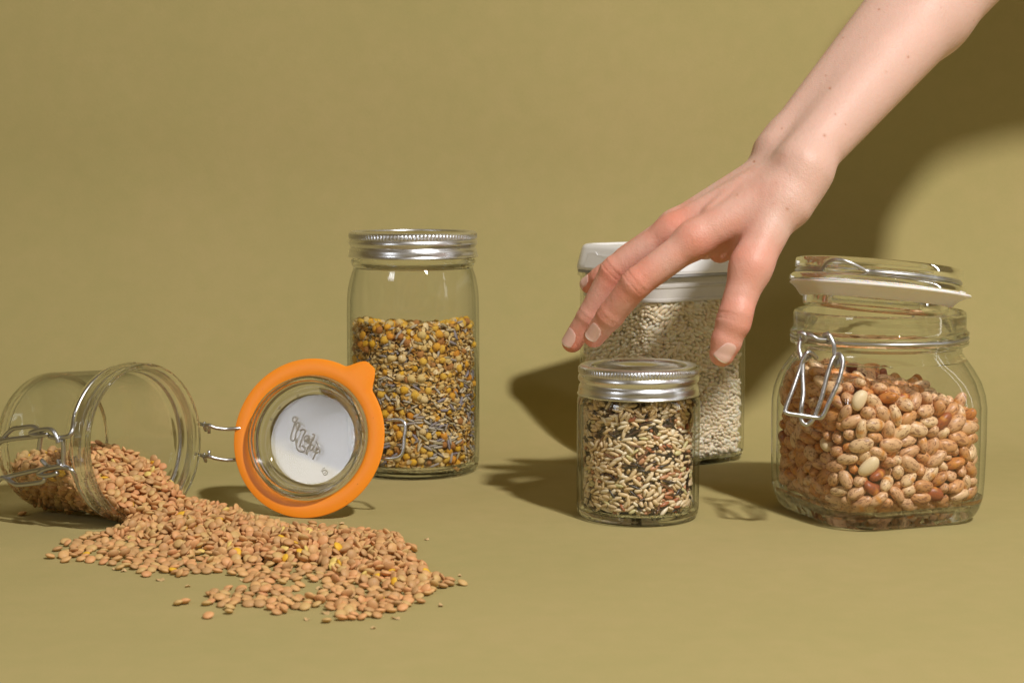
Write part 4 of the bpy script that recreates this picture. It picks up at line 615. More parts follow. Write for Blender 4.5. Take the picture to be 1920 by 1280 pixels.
525891835605013,525891857306004,534241923307010,674751025850867,533982051859263,440148206873797,466503202907850,575301235888614,274919273792398,485635294686115,574826355589007,805312356766207,674573410644210,585645441576042,535323470684151,545623572395011,435490637183007,544349640286004,625909633389052,194331720513043,545305721591084,415007814480007,575203837268003,534986097815822,546611230793602,285137270817466,246244306753321,425098346597046,565498376601004,554222391729178,657416407814183,965964427574116,724711444780141,603756480541041,524398492799014,551161546503135,496681553599104,711876599575149,625272635473075,548187671512098,
553504683490116,505702703391003,565513858225004,523266018842883,355481037799874,694643122842851,483009173817795,713732161745592,615364219804659,484488227717493,405398233803557,666094231735261,505601237748456,336104333783220,673780394688204,553841447527085,464602506731086,664721537647163,485366536688142,354949546591069,620974562625092,414582606609115,384863632456076,691225775575074,275310865441034,425098856458009,764024850541037,508088093907900,676438126831841,624671233733502,586435221915701,505140248749251,495218250757300,467223257795568,554001265757343,435704282737153,933462287839485,495896313821366,483473310706154,350632281699101,
664479350624069,445703346684141,453603351730212,575408399539011,624165387554024,212428387868114,192035442583143,295037466633157,835284475651127,734713503539121,515898512666114,696389536446052,414110530665133,544201542676086,495850618671013,465982645440044,435586705460007,615015703515046,424391750522091,565463790306010,126564813358039,610923813558051,525888879479005,366931076879884,386520115824243,414107124891867,525302189914831,308060232937771,715853235890707,595419284751325,555701354709242,644003429633128,702231520754081,564510547460012,658756692529040,515381704512119,555513727394003,565231858349013,564742905244004,274674029839340,
473273029836868,506706059867899,624270096766530,435176110907875,474466148858790,597031133951848,761531140988861,738962157903860,404478166902829,583955222877693,285912282728247,483927263744311,584073318637031,534699340713208,544998355763107,472711433816107,385648476598119,841852485566134,465546498646053,764887583637099,536087616468083,564301632427098,694114682439107,375552690483062,445856702556108,336571732551067,474164721650005,553290743536070,585202772376005,435207770402059,524133814268006,445626811343009,435347838472076,584884858328011,445720883263006,973750043846312,536696068777766,446164073850171,535179065836870,329646095841892,
425198220820661,594157289763330,475593311757224,705929320844380,362152355820211,345931394651144,565201418501006,574898427598059,473573416711139,554457440521009,423295456513041,887333464568075,544391455598208,567192474613109,533764500629055,156016528608102,685762552538124,584104601530153,444397652515025,365895694494071,565614674551084,475711770350012,725813766373055,484287768505008,445584833349079,484113832546015,724974864474057,464421878351006,434441903271005,406213036841551,377261049878895,107258094829822,555100092845824,545797084894857,686989114931861,515573201891798,424925212857706,250951219933807,569858209949792,574154251750354,
774540250861709,934359279737319,484121291773278,634717288811358,485523287683059,464293429649135,675122430538058,585331455558045,455716530391008,346638545528090,485177559655066,447308583570103,555501615404057,574514655419011,455619661669008,646015679543119,595148735492036,704806738513088,907357716537062,736420749459112,424585831503009,525890859502012,565160946225010,457287112804827,905874141865837,552974123976846,494112176756656,494098195823668,347444219720415,549532232765591,644161253735425,760843249778481,452894295881573,782973346755204,554344396623106,572542400729142,514207414674167,254233492783046,625833543569168,527883581557111,
516548588657090,445822601588074,565389660478015,554350682413012,574994685669004,544407706586016,533286719427027,545828749355013,574988743388009,535782748459010,454487773434007,533990764448011,534291815498006,444401904353007,454397533779006,624438107777609,576096109825723,535801168794703,535493154946874,525008186804618,486058193742507,847669238711326,534136252718370,535001237807497,595597284792433,965257313813322,425997315831392,467123307636091,648826278670101,633493314683131,475829303721168,472984315656069,445308330675081,614881332781130,624417320903015,457613347887025,486879388672093,585956404652183,443976413728129,663767430786157,
314918471761103,423253486685134,455717486822005,544079503584092,474304547575103,455513571498006,475945642533061,374302655524091,377018668625054,697110799553069,697715785339040,377857801593041,474111813390010,675735829366032,584297846516017,615616851455069,444348904288008,455717903331013,215218082763797,454987071828808,525684053891883,394706095943868,486310137742724,544801154762389,535602154791733,533610160841803,504378171775307,761530151985859,34363184889825,514785229826621,434146251720302,515521265729261,417423276769304,764245239914549,615716285852506,92250333822309,585001310607007,564782297640053,326310336647057,245665323698145,
593915349698072,474746368817191,554454398562007,574992392590013,645530406573078,575053414637033,382481419642144,604211411792019,425396461606090,535077503603126,575751521650126,482867523528039,716155589537100,617752630486082,387231630602141,524448636477009,457989746402035,564961768329012,495803797330007,575203810374003,575397810432009,464267598707009,564992041834926,453815073798400,594291071821874,496096074847796,204318094878847,353007096902835,268961156873802,404802193802676,586621167959842,600530208837712,554880235739384,714233213794317,625287269839450,251532256876551,395401299833395,514550295700062,464388331603011,494178376670014,
404450363661105,515106420797127,425248395823004,333450416584058,255792416847118,395509445569097,286010431569028,465499494676111,313974537599101,496873523634161,395405575509045,425150618450004,595884636480152,593517611524044,533623606531086,304278624553107,565325638413006,575462659610068,453303719574033,554521811541010,454204836395007,556914837430039,694629849367040,385421050830304,545618048811865,65671085822879,505824062907868,554337138780686,576011117968882,423269144767538,257117177726553,466403189732457,654703205736368,334813223768495,453938217791481,624489205896732,386358218902763,583596264824576,424804242903680,435903278721179,
406208271774250,444829300789369,117260318803263,564329310852442,375097303666077,385341329679157,414912353648012,755208344664039,674833360731089,556809351798186,605613374638132,465469407614035,583940399672162,544066399767189,615109422697127,584989422713012,14443414701168,614804432766112,545677437677108,666590442749121,435276455590065,596264495549077,25544510777021,554445527499004,657285541620103,475569582680049,453192576668066,312786585478035,585140636686008,625278668476076,546071756466045,585995751506066,445583745629010,535463767509072,373324769592051,534291791354003,624249785487071,512532782549058,445480807541078,734377852488022,
442950827552070,565163881141002,524132922335013,574780944289002,395173034830439,565398038807650,446151064850291,214710073916869,365007100777806,487164130807678,614606139801752,466705134823746,484496128855762,497958121914849,495141111936748,425510163798642,344304161821750,424303189740371,644992209757577,344061189849742,553901194932844,636304202732425,625020224754353,415254219756480,614857239858263,616695279786244,613294330794201,575137331624014,565569328648012,723869338938029,435203360649068,137463349745202,545044369782164,544896361612049,556431373645083,758849355858063,454610403767118,86362410633203,664175419685137,545509422712086,
646586429724146,585097437591085,534452462562002,446167478744124,232063479807038,434588509646005,666786518702107,484847541654102,455602530662064,434437570413010,435046578675003,435612602509055,544498612564091,534161642574108,506760643651059,301552656574089,414817658648010,705646688454051,494544674528059,584932682632009,416980711612040,151447726513131,435186745415005,416517781472019,534201768521009,555496793456009,504597802471058,543410788569075,445304811414008,445440816461011,494981830488090,465867836586005,474265862546008,435207880460006,425343882503002,335904022805793,344832055788736,567538055854825,269064041850905,595231064874860,
354237098785705,555141089798547,454534127749620,303894146773769,495007125866818,295205123936874,583706155766534,495197160765629,674620158814643,760848126860875,436337183832729,444495163978807,426188206779526,584501204820609,405570215797527,435697216836636,605406242834609,481241207915757,385902263832519,484188255839598,475502235865553,533985251872697,365320264743207,435775249778180,82553260770312,710851270802486,495490284756202,544674280856449,625055315830301,554397260653006,615094312692080,442711331690173,593532330727173,585305331925012,716213327913034,444584354666005,984343373939002,444093369661047,444698377692002,424970384815175,
366033388641150,544231424842083,547245428857060,515476438636061,605455439657094,486252461624113,416442475693077,603842483582066,182226484795093,435267513544059,485689505565013,285877508637119,284906505652091,593544519680068,392514508764026,151553509792004,564760535519008,476770535581076,564505533602008,334814540699049,584498568714010,665786577492044,467581569641076,464518595552063,466829604567040,494201627572055,475810636496012,516558650502097,525109638514063,426729663495058,897264670531123,274540687506045,332579676613065,314905711497057,425251705605005,495736704628016,604094727604054,554547774458006,503808757491022,373980782364032,
439226827573046,465438832334070,495703837473005,797419845382069,152921003818807,513539036799801,505820033819758,365034066794742,485699083819474,445267062849742,564801069853853,753818053866768,524799090811765,507112111833862,586520125771724,445412118799575,575475132802591,733684135813751,794520112860838,374767112986870,512693145750609,438781137907819,624691139967900,503979130994802,404243162828615,544286190742444,466094191767598,563711209786597,413408209812575,416033189874678,544571206880736,615138222746535,565703219836562,504022223862602,514103216900530,394197242755404,443602259792394,444696244792445,584547260878672,574795264858489,
437317293745231,445626279887584,510354299851522,555741277688038,647686341791077,542931319936036,471020348681039,264451339699179,465297361717109,475180369803159,333786346918058,405098371564009,433004381607050,648824356673088,683691373709130,405250387783155,694323358839019,345478414802177,505401397864012,434364419774117,505315432804065,281957407848129,635920443607102,656915453683112,365203444764050,366135458773091,505253440850071,405401475516055,375697464810065,504282511505009,57156505496081,554477501613011,595602497619077,425246507712012,484173530478011,654327523626073,312213540723069,565295550607008,416830561613038,394708552691094,
474183562702039,585295553715009,564498572519008,504604572552060,843352568534092,545503597477007,357929605623040,343921615435078,415607623605081,425302619630010,367181622656032,554456636522008,654204627523094,465053668566064,518056669604064,535627686461008,443595686531127,535595681569007,472676722524059,663662737580081,
 )),
 'blend': ([-3.32, -3.32, 0.71], [3.28, 0.78, 7.45], (
1326134080457021,3574926051593012,3295441313138007,3975446525026024,1575439134349018,1165835205192032,1485322061447053,1493944282136036,1443304409058021,2355262705090041,1375519027588050,1465122108339054,1494442323066061,3544461583044063,2584866727101075,1574325049499084,1355230168222061,1803833250137063,1618763455045082,1425119478050053,1243546692075101,1193961772142048,1526072894324081,1406124051482119,1405430130296085,1335734198184095,1685365793161080,1813835105340119,3771252171291096,2232320503011086,1138155592071101,1515069912372111,1424518084412147,3174885012650084,2454725241148121,1794837301080127,2585745362043097,1123435636035089,1554852748139107,1706564856253135,
1154375943452135,1715429130280143,2526727412043104,2144053552020108,1374264636077123,1655260681070146,1325163776149142,1265622054467162,1475619015723119,1703242203168138,3234959457063141,1575756494029149,1455656676062185,1525794607083172,3455172914350181,2364092018714160,1157139112316191,3514833173198166,1285042262117177,1640458448051181,2325065556030178,1735155588022145,1682286850240182,1286623011738197,3595330391064179,1405632136281219,3832846217179185,3734841349042189,2075345386035221,1548216587031235,1670448741118216,3103454798154200,1245930078402221,3912343034519208,1106844166224246,1524450451020263,1224045498012198,1465037305082235,1401380446040225,1650852532034254,
3495164791151259,1523765848242241,3804211906333264,1266225031573246,3802138017611275,1864527221156257,3064861650034252,3754960684054289,1872535106344255,2265838264109269,3075747340043259,2536155567019275,1916457628063288,1345463762133300,2264263833221284,1922450060448274,1295046270127304,1514389447066313,2764956675067321,1093961802172324,3082355881309307,1395137116334293,1198854015839249,3963348172200309,1314637233187311,1540969371037299,1274446701094360,1634460750122348,1937047845234343,1326333066452309,3563833298160343,1503947321076334,3093944627028337,2515432195193361,1834246258122343,1393791388075366,3459272486001343,1414264897338335,2455002110378324,1724146338055373,
2343467575044337,2126547187282378,2763128249170410,1535536225146381,1275216300107386,1033845510025386,2535078562038370,2696879033579345,1402885057455348,1106137145261384,1064955586017395,1406856643042397,1706563840226382,1275921032544387,1723041214160422,3175246431014400,1550875750139411,1372077098344415,1574323146275421,2225925231172458,1534827271160443,1154253540020423,1615350680071433,1325822066481418,3147234037502439,1609170173207456,3136247305066454,2778963351094422,1724254481006438,3244749513003474,1966148592052452,1615026103343449,2237380416026488,3494555623024442,3256150377025448,1876664719107458,3379126775130474,3706464873267468,1563418071451464,1096543204169492,
1560152370064480,2573230464032495,3435069870261522,1577292283089485,1685280545041512,2667116614035510,3986048695065522,2464727248136517,1315354317094509,3823856419014538,1514599506014535,2093547774145540,3412511732091604,1514513056515486,3225154583010546,1326827027587513,2231655264228540,1413857284122561,1484941347054570,1544749644055558,2534768723107562,1466247809209559,3475230141253520,1523539220195530,3324939307070593,1505739405032593,3936268563052605,1244870856247562,2425519054480525,2653932089382528,1445030178206544,1529123491008589,1395767608045597,1415556655051616,1576069797195599,1355438222161572,1552212867270597,2699551105345568,1255832150243584,3534643361037625,
1323165463054636,2595652494012627,1253856650047658,1116425070419576,1525191026580548,2251270123308612,1425432206176609,1644237408032656,2260745484030665,1505337262115632,1535043325065651,1857932364083679,1635866818194639,1504724051474603,2276926008861574,1225748431022694,3415455610022698,1395759722095674,2387530027581606,1404862242173664,2296538194185650,1036240282098682,1822138476053702,1632685538026702,3435002750110636,3116836084366660,1326117122362644,1454460239172694,3534944417017729,1382082483040736,2535664575029730,2616231668078733,3895860753108706,1394469893322670,1669438151250661,3903853339046742,1254955620034754,2202135714092743,3514858804200701,3574035185185700,
1425352593023790,1674441260116736,3332035536001774,3445557657041798,3103365908336736,3306530072392705,3294937206178748,3455231384060768,1513543282093782,2065646433026791,1344249591023826,3575758688059835,1237830020635703,1095732132276748,1485340350056825,3985659504018793,1494948553017849,1656265827203786,1036650096375747,2455479173252787,1394136246131791,1286655392033860,3617307445003828,1244169836219822,1326524037527737,1886238196212815,1412792319185803,2355155625039884,1456179746142828,2334365782164849,1293676900363768,2563545267114834,3035838294081881,1074745512011879,1565577583067899,1525277892346806,3234734257105890,1674728348138894,3362830445035873,3450150586034869,
1164559629041920,1726091891976983,3147429009660767,1567550201189861,2365570454071903,1527691510019923,1255061711081929,1427311703105896,1173762770143886,3716170929385829,1096037236141916,1485142378043926,1254867837213858,1495626105336843,1604437304094952,2424429419043955,3464772463070938,1152564580059957,1564859637046959,2554287036565806,1633339219265893,2433943179235888,3494237274167924,2350456466037974,3546143518010978,1283854726094969,1345868828214897,1286431055478869,3484435204159939,1616788465127998,2261468791192944,2455626142266856,3474435231129968,1334642290125983,3086434127279890,3275547391021997,1483396332063984,1425264668121995,1093461865266984,3296628039506904,
3538958106980989,3693339168206961,1734023029564940,3445831099339940,1347525237200997,2714769790158982,3263872939413977,1801434042581982,3716583005711885,3383521009671963,1853838064464948,1326728057454981,2785225101338987,1385337285096093,1196934211209219,1334648329099207,1574234150248285,1515235215232279,2667778391062325,2445066779183376,1343480426069344,1615761706084398,2132864830222426,1704670378076545,2168336449088567,3965951678052585,1454770911359568,3223742758139765,1698960115372675,1495797485032821,1614328121331714,1304070142338774,3475635397048896,1416428082397820,1433837358113938,1093666887300886,2463521617094974,1766366857249923,1535569832212957,1808065011883917,
3736267578135004,1646063685161050,1484979837255104,3574265416139124,1065946337058159,3113471765174169,3573837318115175,3310451159226339,1465752333076284,2515690024623307,2350458131350389,1407041133316474,3167129025574459,2591422458050453,1545409823220504,1273772914359481,3235919006689461,1214656681075493,3495553741127505,1737164539071552,2523841144297552,2323852165244633,1434764816191672,1475167851237728,2614513055575691,2274072781157809,2374435320071860,3244459701068863,1475340076464757,1500139165260824,2583716276213990,2367536083387916,2192262143415994,1354471734195157,3465076935415201,1871856271252214,3265724053446245,1283984026723338,1811354796210407,1636184571127439,
3673027020584410,1628868558072480,1684511098397495,3132149976539518,1358114443073608,2424334264172600,3303063559071635,3554644290107712,3956461478053861,3366009688162959,1485617018652848,1396514115352913,1795755488063017,1334357639068021,1574661837231066,3534334455074112,3773731136316170,1265871706103200,2796861547094193,1373663637060224,3014554694083252,1700547947484286,1665361424085263,2314540478087292,3414473563085309,2554830067450385,3751525949441403,1073453776151446,2554861331113545,3514083000774499,3519848478038561,1685069601055641,2214460592023670,3933366348120697,1280944550058669,1812129510052686,3504570897318637,3218034000795622,1077144418052755,3344740332053767,
2545150787174738,1545731387109792,1043546255176851,2656027067443792,1315438306111908,3133370910381912,1575212147360924,1943664150265977,3296323359097120,1208944038607141,3635464797156170,1602224005824146,2275128175212194,1522815508072223,1698566011755292,1907158832273462,2524619014736651,3803641053563656,1432822176253741,3871858010672737,1312487231251821,2363680183250855,3435076952459853,1414331280189952,1575217006796848,3893246270214014,3444973612141003,2684647340083029,2585342159281029,3574660613050047,1804435496074106,1407193492078259,3168647004874220,1445997513023325,3415514279194394,1754926086366388,3234556637030467,1454741153260496,3525821371112520,2395122578049568,
1645045233221628,3166529316113673,2615546216242668,1446163644073704,1082863928416697,3275231163213714,1885051624067850,1974352535075829,3716569938409926,3525778431112037,1415909517057499,1260648020699568,1798357511072756,1684233341100794,3474215201253765,3534047125372793,3504395495065955,1497865540028998,3615528406076076,3435055538125144,1385830091444191,1495557769162235,1514457633111255,3756572356135316,1964043143281321,3266245300072430,3515870891297414,3224075961487476,1454870909353533,1932951036645635,1475454430173787,3745954694059812,1211860004834795,1455014017699792,1555027036911987,3165231163240933,1336613913460990,1712811973799992,1274716238209344,1437320272182486,
1206724422151617,1667073008857536,3332767151338701,1753937913637997,1554017201302007,2385546394128012,3654963776161021,1826881010835061,1643144541088118,3603325251198136,1434918031560175,1584002438114149,1524940656188175,3532418742197120,1505254307156198,2394407371091241,3056947400064290,3595168513052297,1924544108514329,3831651268185360,1544381908376371,2414735344112388,1917362440098433,2477508423114398,3606068873270442,3384519009800417,3475212006914427,2533420013894460,1483574411061568,2092858942461594,1323267936416625,3615074416107686,1484821083405630,3907950976545673,3067348063440682,1625749722108787,3686268834229758,3733440070482717,1323269945448760,1127640351115859,
1196343537068938,1415436061523840,3424831040635825,2406418029597882,2595931157305883,3875860839301985,1646874975572987,1494689559116036,1606162902376044,1424974945462058,3223169955469089,1535553575181128,3072450947442229,3324972594083287,1740964943458338,1542330007765360,3192336011869382,1475552650080776,2464119009814696,2543610500145913,3083961795292996,2435444385107052,1535563763181270,3767569810261344,3893658294168581,1184052559141571,3106332380124698,1474227024740601,2489950401124734,1763320589133759,1317425408140824,2595505243236870,1416088009776977,3375532112526001,1193164939473024,1604339309130143,1053044637097355,3524771504074364,1383169606061372,3766076473092389,
3107135376118409,2545278926412433,2704527628140560,1784544332106597,3580342475054588,1385057679105632,1882039519065653,1444466540151718,1812821009705684,3214560577149917,3386714222268991,3156942333144997,2554361861285043,2275421085493062,2667981324124107,1785464668126197,2494420141383248,1334938304167313,1303363482112355,2178169015862305,2296529017687418,1415113447055521,3024952640091519,1272977702143597,1715452664226610,2583838177282604,2444360782202772,1026055061536761,1162671943461798,1415617036680760,3927245927384888,2380459079513895,1475372866418007,2384668438119186,3575376551097355,3592322872312387,2354383872308490,2221053574044529,2609130445122922,3565674943429950,
1297033090504964,2536571029902025,1385058760261006,1555461711151017,3770947454105032,1415122272198109,2035052172229143,2305044265292173,2675164590076207,2166933234247205,2585003118438477,1365323089471544,3165427442053736,1436210933454658,1184647253177813,1535054156312808,3563814575103981,3236828111419858,2198846613178987,3559367166311989,3594132119366098,2495802037720086,1537107303169241,2747174669201276,2485461204252410,2479950488057416,1912456018655379,1554506083467500,1254574861330522,1801251062552617,1535081549094745,3005151686162876,1772533108547843,3479332395063974,1025148780218980,1657076998712995,1495931150334066,3374949266208079,1176826247297067,3604740525047076,
1187226228260093,2764942297200147,1056943080552183,3152573002891154,1485273911435232,1194949257212250,1765182984600256,1526262761200306,3625206454089405,3193364966554427,3405122152359426,1226146354214454,1535214186304481,3357419217289461,1339557393157504,3097759019691503,3483630173298508,2054949721149654,1652413885370634,1658674564124786,1335329106430695,2535014818281865,1153759675233993,2634792026639925,1334271107446990,1505474109574990,1725841651205043,1814437195252069,1583128098433113,2705032113464159,3265929130366223,2425436175362452,3585118127472513,1592906303146509,1535575673173575,1391482335178619,1696671976581641,1513830150402673,2953054487089789,3244443667101832,
1185436243251787,3415666628151908,3364467710226980,2474501920834994,2128156561100082,1886375018963108,1046043677153127,2554572851355197,1236046421184221,2424252584138224,1984853712101277,1214443377131268,1728929048666285,1505492109567289,2893334196249334,3925356144369359,3494279452105373,2251059570083408,1334817060604373,1505267765213460,3672908356168507,2605848420094498,3073665681242481,1932842217361578,3704867523083626,1487840015880660,1504734068486658,1619458736147719,1857265974569703,2148259417084881,1585030373191902,1574115079558808,1494551744131947,1584757779247888,1614824389154970,1298433019820822,3594433305180060,1564253886368140,2216530222211145,2835847784192192,
1868353012935192,2654620198342208,2685253349149226,1310451289159274,3894545463142281,1093952698136333,1584861120412366,1425457731179434,1709453509079451,1425030215297515,1673637031721478,3435367711107533,1157529134413549,1608215327232715,1043045580111867,1385727446147006,1394965878359017,2623935248203047,1824944352221066,3516127373078078,1254232286230182,1286739495076186,1586595324245251,3596141480127314,1595874560135383,1564723531125432,3116638397074443,1478112299169541,2464381670127542,1525780972561562,1756270672155663,3342673005915616,1285128294133760,2583861169331732,1662067878997927,1374259631098939,1176632120417823,1693625064559935,1575666765194065,1495728145392102,
1404374175362127,1743433183279251,1258366015935308,1615373749235374,1598476242328371,1565825088482357,3166826179350414,1375739323101460,1524743404134465,1374030479093508,1590924664102464,2364832757181573,3203671029814528,1664142207290549,1172267009910496,2475345381095627,1455568720227628,1095146282169638,2442408244247701,1673807041658679,1215949261214735,1158236815279923,3113355830348893,1474953111447895,2723717893728982,2402382110695987,2606790042809015,1526858705173079,1363073990639131,3737667987609177,2168458863298219,3861943163361207,2555560747213246,1224944218292230,1417014811307283,2753435114407283,3614228158285269,2282866976572313,1432609438167361,2124855645101412,
1831759254282463,3053052778192483,1525389460125537,1693826137345518,1736285870408568,2629746163461583,1307884473138639,1345036067500575,1603512070654562,1423995840288687,2884419016956691,2754954642169823,1545708393113853,1195258654110874,2614963661120911,1812823012802756,2485065703194902,2608480291183892,1474564870307847,3692742261315923,2698929737171974,3251625422122984,2045430206311957,1656083892386208,3485130065544212,1364971753249280,3713824046902209,2345121061709519,1655758774216636,1797055724210666,3665488498069720,1223471881381688,1516343670146760,2522729307156857,1384644415161941,1515438749178926,2706375956478892,1706471922455933,1706583157340953,3151865881623975,
3704658755224032,1484729130487049,1574456771196098,1380923493175157,3096846042631214,1574386563133257,3724328080484263,3494946665187327,3408472064574326,1482991607155456,1493323049659458,2285784618115607,1225631127572574,3534926410104650,1235165616203721,3434556663082811,1404948345132828,2564734585132826,1584125071603775,1394885783271852,1374971522098976,3197082979555910,2640834048655957,1585431201402977,1424542123535077,1644646605125066,2405246119487122,1243063058688114,3296328367105140,1281976045779211,3167938128456207,3861751414096304,3323961703136387,3204458238236431,1384204297230445,3136628057616405,1815343367210492,1474681420104535,1600433818282610,2514907178414613,
1384673753301683,3364550745142686,2480259208337662,1535994444085769,1266528625159756,1606463725177755,2404888741183787,3015545129392730,2516375854300784,3157733033695730,1774850578183946,1550144501169971,2544321238237966,1358721115407961,3525233489149003,2314740165463026,3102046538096058,1207029052616068,1594838288153078,3474940632171078,1072640018821104,3147941192328097,1044154753309296,1535567632097318,3116629159516303,1404642626155334,1475918342183348,2044041383189379,1504475517132397,3233743636209392,3404943356170426,3892745105590419,3096239232219507,1645956605189649,1213067452118676,1644528030647591,1473228129404594,3813341100459613,3263771902392737,1195352734201864,
1332983902436848,3749160328168971,1757877022716911,2375760390186035,3653629049715020,3608779081734035,1544435355207103,1524281813260136,2524529076479233,1454149357165288,1116336074700288,1453904680177383,3507043378218346,1163768813309368,1713872601128401,1404861792272502,1476135518105598,2474214740165610,1713717110869510,1550453626138655,1165263600073688,1513637190237711,1695479959512736,1674859522074899,1194634314178933,1434757648109096,1435955706213100,2464380888399177,3152566981571211,3747763603141295,2464826302202363,1805111022991387,1372770695188525,1792228218328609,1606661710266663,1624642298226650,1454755310166695,3874644267156721,1606513017947739,3226731360173874,
 )),
 'rice': ([-4.32, -4.32, 0.58], [3.94, 3.78, 12.3], (
1595853729019007,1445563638007023,1591073775005025,1795539506004022,1224855615006049,1522456670004052,1255349543002060,1744542627005099,1555453567004112,1273941513002135,1414845711007172,1549944608004192,1256158892004162,1255651740002197,1423443549004228,1400924682004239,1410628811004213,1104860914005215,1353360502014252,1271735574003299,1264344866000266,1575196758012287,1449022597002329,1513303692008329,1460053915008283,1346250746005333,1520239532003422,1187041467013460,1535341713011377,1253742634001425,1336351765005385,1335147541003467,1065352666001451,1237463359005529,1065453596003481,1566551509005516,1595652656006493,1555336635009520,1807872005187545,1444645368005570,
1465698095016543,1283583005618521,1256054574004541,1684256868002472,1652619006459539,1618923125004573,1314760282010624,1474843436007564,1015457638007562,1442905682003531,1307863808002508,1973852068027562,1370727152005613,1293656226007627,1277059323000633,1556629409017599,1256053766002551,1717286011107569,1466087005601560,1470256582004596,1833270101011601,1545088004157635,1313288025069596,1490360505004634,1377587101010661,1337243049038657,1535587003245651,1365605155018676,1798949068038609,1555053342003678,1445246629004623,1265952716003607,1462886011390643,1788267004730574,1055453394004694,1500625478000682,1215551594003648,1245452864004571,1536981004419668,1444732023097702,
1793970276002706,1286052393003723,1762165007338693,1035552087020693,1555253213002704,1578523535002671,1535587004147681,1636793053040721,1094653325001769,1500774718001658,1612985047044691,1415446146004730,1436247553002703,1736046667002686,1424882007195745,1686780002370730,1254082001518687,1455536083019739,1125963442003752,1738464003174774,1512592114004755,1463244324003798,1572793507004735,1584789009111775,1681932006882555,1514532041053776,1218135001287803,1325247271002808,1696048413005801,1529172076018802,1914273104013843,1116256555003789,1586750668004745,1475446074026868,1263784003352803,1544351136007801,1406065537012823,1075656622001778,1584974051057862,1712842024072823,
1067344133016876,1151648003141825,1546285003296852,1466087003832653,1485590362027868,1591073468003848,1065351500003874,1176151247007904,1568863204007932,1736145303002909,1397811564005871,1065452618001849,1283991092025933,1594190029068889,1382176003211872,1182168003597803,1716544359003902,1794069611005885,1953148036055964,1682047054035910,1788266003723759,1264482003164912,1801935002446870,1256053678002879,1297530010105925,1807873009111954,1665245144007952,1449273410001947,1415547505002920,1405841689012908,1254948356002977,1697081005187970,1064643481003958,1546185006348964,1886642952015749,1812263009910705,1455484005781837,1342975002921821,1424882007699887,1707171005884882,
1225949912009057,1481686923008083,1446466592009167,1509176495002203,1417272492008289,1015346824006241,1570945559010355,1576263510016488,1379027743017475,1594437293011598,1637080001727521,1722632005831503,1594301595005680,1405891010260692,1771733003334756,1300540035058751,1244959955015616,1535451210003794,1537872003475795,1475376022111869,1745836428002918,1507732570012911,1226776002306885,1444545156007978,1485786003591911,1113555970022824,1132141009918850,1345067743018059,1586950781005061,1475171476017162,1500947659008208,1455847824007186,1464763762014233,1255852763003260,1570728967020257,1325950798007299,1115952770004354,1075460919003390,1542315571018509,1714705210006575,
1425246301006553,1405170760017503,1084443525001591,1265956712005550,1906946726016573,1848360088037632,1522708461018663,1865848667002599,1522688019100631,1251722035059635,1525432306012749,1736245663000658,1405193007264736,1294585006121719,1303741221003754,1208232003217793,1801563007928515,1483919004540726,1470147512007781,1526671418021825,1559070052039816,1597377003240839,1317288185003837,1426629421019855,1522794593002806,1821359002686740,1702787563001841,1252278002577779,1720749015779711,1834268154009855,1944763158004907,1285165022119895,1486013005378863,1658519121008919,1744255272004940,1944464060048942,1801869003667795,1465139024088977,1202970007581848,1741728002524868,
1542328002640849,1161963003855791,1495886003724908,1490351826004023,1480356763005104,1330343687011264,1255449460003333,1552011955014300,1204543178006535,1103741192001675,1336351554006633,1491336005551633,1857171003210679,1456484006858532,1456047736003720,1486086006644773,1337712088032990,1933657017400895,1436748424005978,1394215006123988,1692613665022123,1593639593008136,1495839808007269,1266357809001423,1624487005359536,1814485004249580,1788463001615581,1485741865008543,1524379454022710,1566753503009704,1421527030073677,1426683005870591,1117735075032762,1296051293004828,1525067378019845,1574871019123801,1456834091022890,1211057006536816,1192875004514842,1365092012245918,
1833281000816688,1063035205016965,1600249096024965,1505201018449924,1255248661001952,1231973001527907,1773033009496933,1866419003450959,1162065003793902,1384946616025003,1568643982030039,1566152815004073,1395905719009107,1345949857005081,1423663773009174,1475457947014233,1466048701006302,1516237898012324,1645262591011381,1297069822003351,1486467870012418,1405564273010532,1607378001404518,1033542017175573,1436104823015469,1546285003294663,1444845234005726,1460151472009769,1856950706014704,1195921003379768,1525357608004730,1296108012822617,1525587003608723,1619328033080795,1495749663006790,1426648686003809,1619853671012852,1421027598002925,1678371003227946,1975438619002944,
1975242704005929,1671832007955662,1693116004708934,1406776700018078,1125768900003031,1456648647007358,1625765558019396,1583094615001395,1365548792003401,1847346778014452,1375772529020535,1103945238002558,1650356709012502,1902561007296547,1269246017207595,1363076000298580,1586571007468566,1556073010549583,1559367133013645,1494042356008654,1702942815012545,1779043011447636,1166919003502654,1617469005607618,1456255939012559,1483296148005706,1244447384002777,1544454267003785,1218859005290778,1770951122029775,1505786004206821,1454117005515756,1590830722014769,1288826020597746,1405695237013849,1244740223007874,1306425720016846,1583023005180935,1227117003803754,1045533240012957,
1482187377009924,1277120373029952,1877736006434900,1838550009754781,1777650015980683,1818463004702861,1383422006640950,1596785483022417,1248124009414573,1386810199023649,1751564009666713,1517969325015931,1522156532003976,1497682014409949,1605874545030000,1674946551008036,1516058850008130,1375302948014116,1433365553017174,1570922956015145,1554456913004348,1665140692010429,1572436868015384,1717140900003430,1439332162011562,1516367501016609,1085360047067563,1505673008226617,1296434413018650,1581024067054581,1147225004422598,1485362019585598,1295872010694546,1403307803010577,1275945727012631,1251759314025725,1612623002918489,1552388923016594,1634974012453766,1554294497019811,
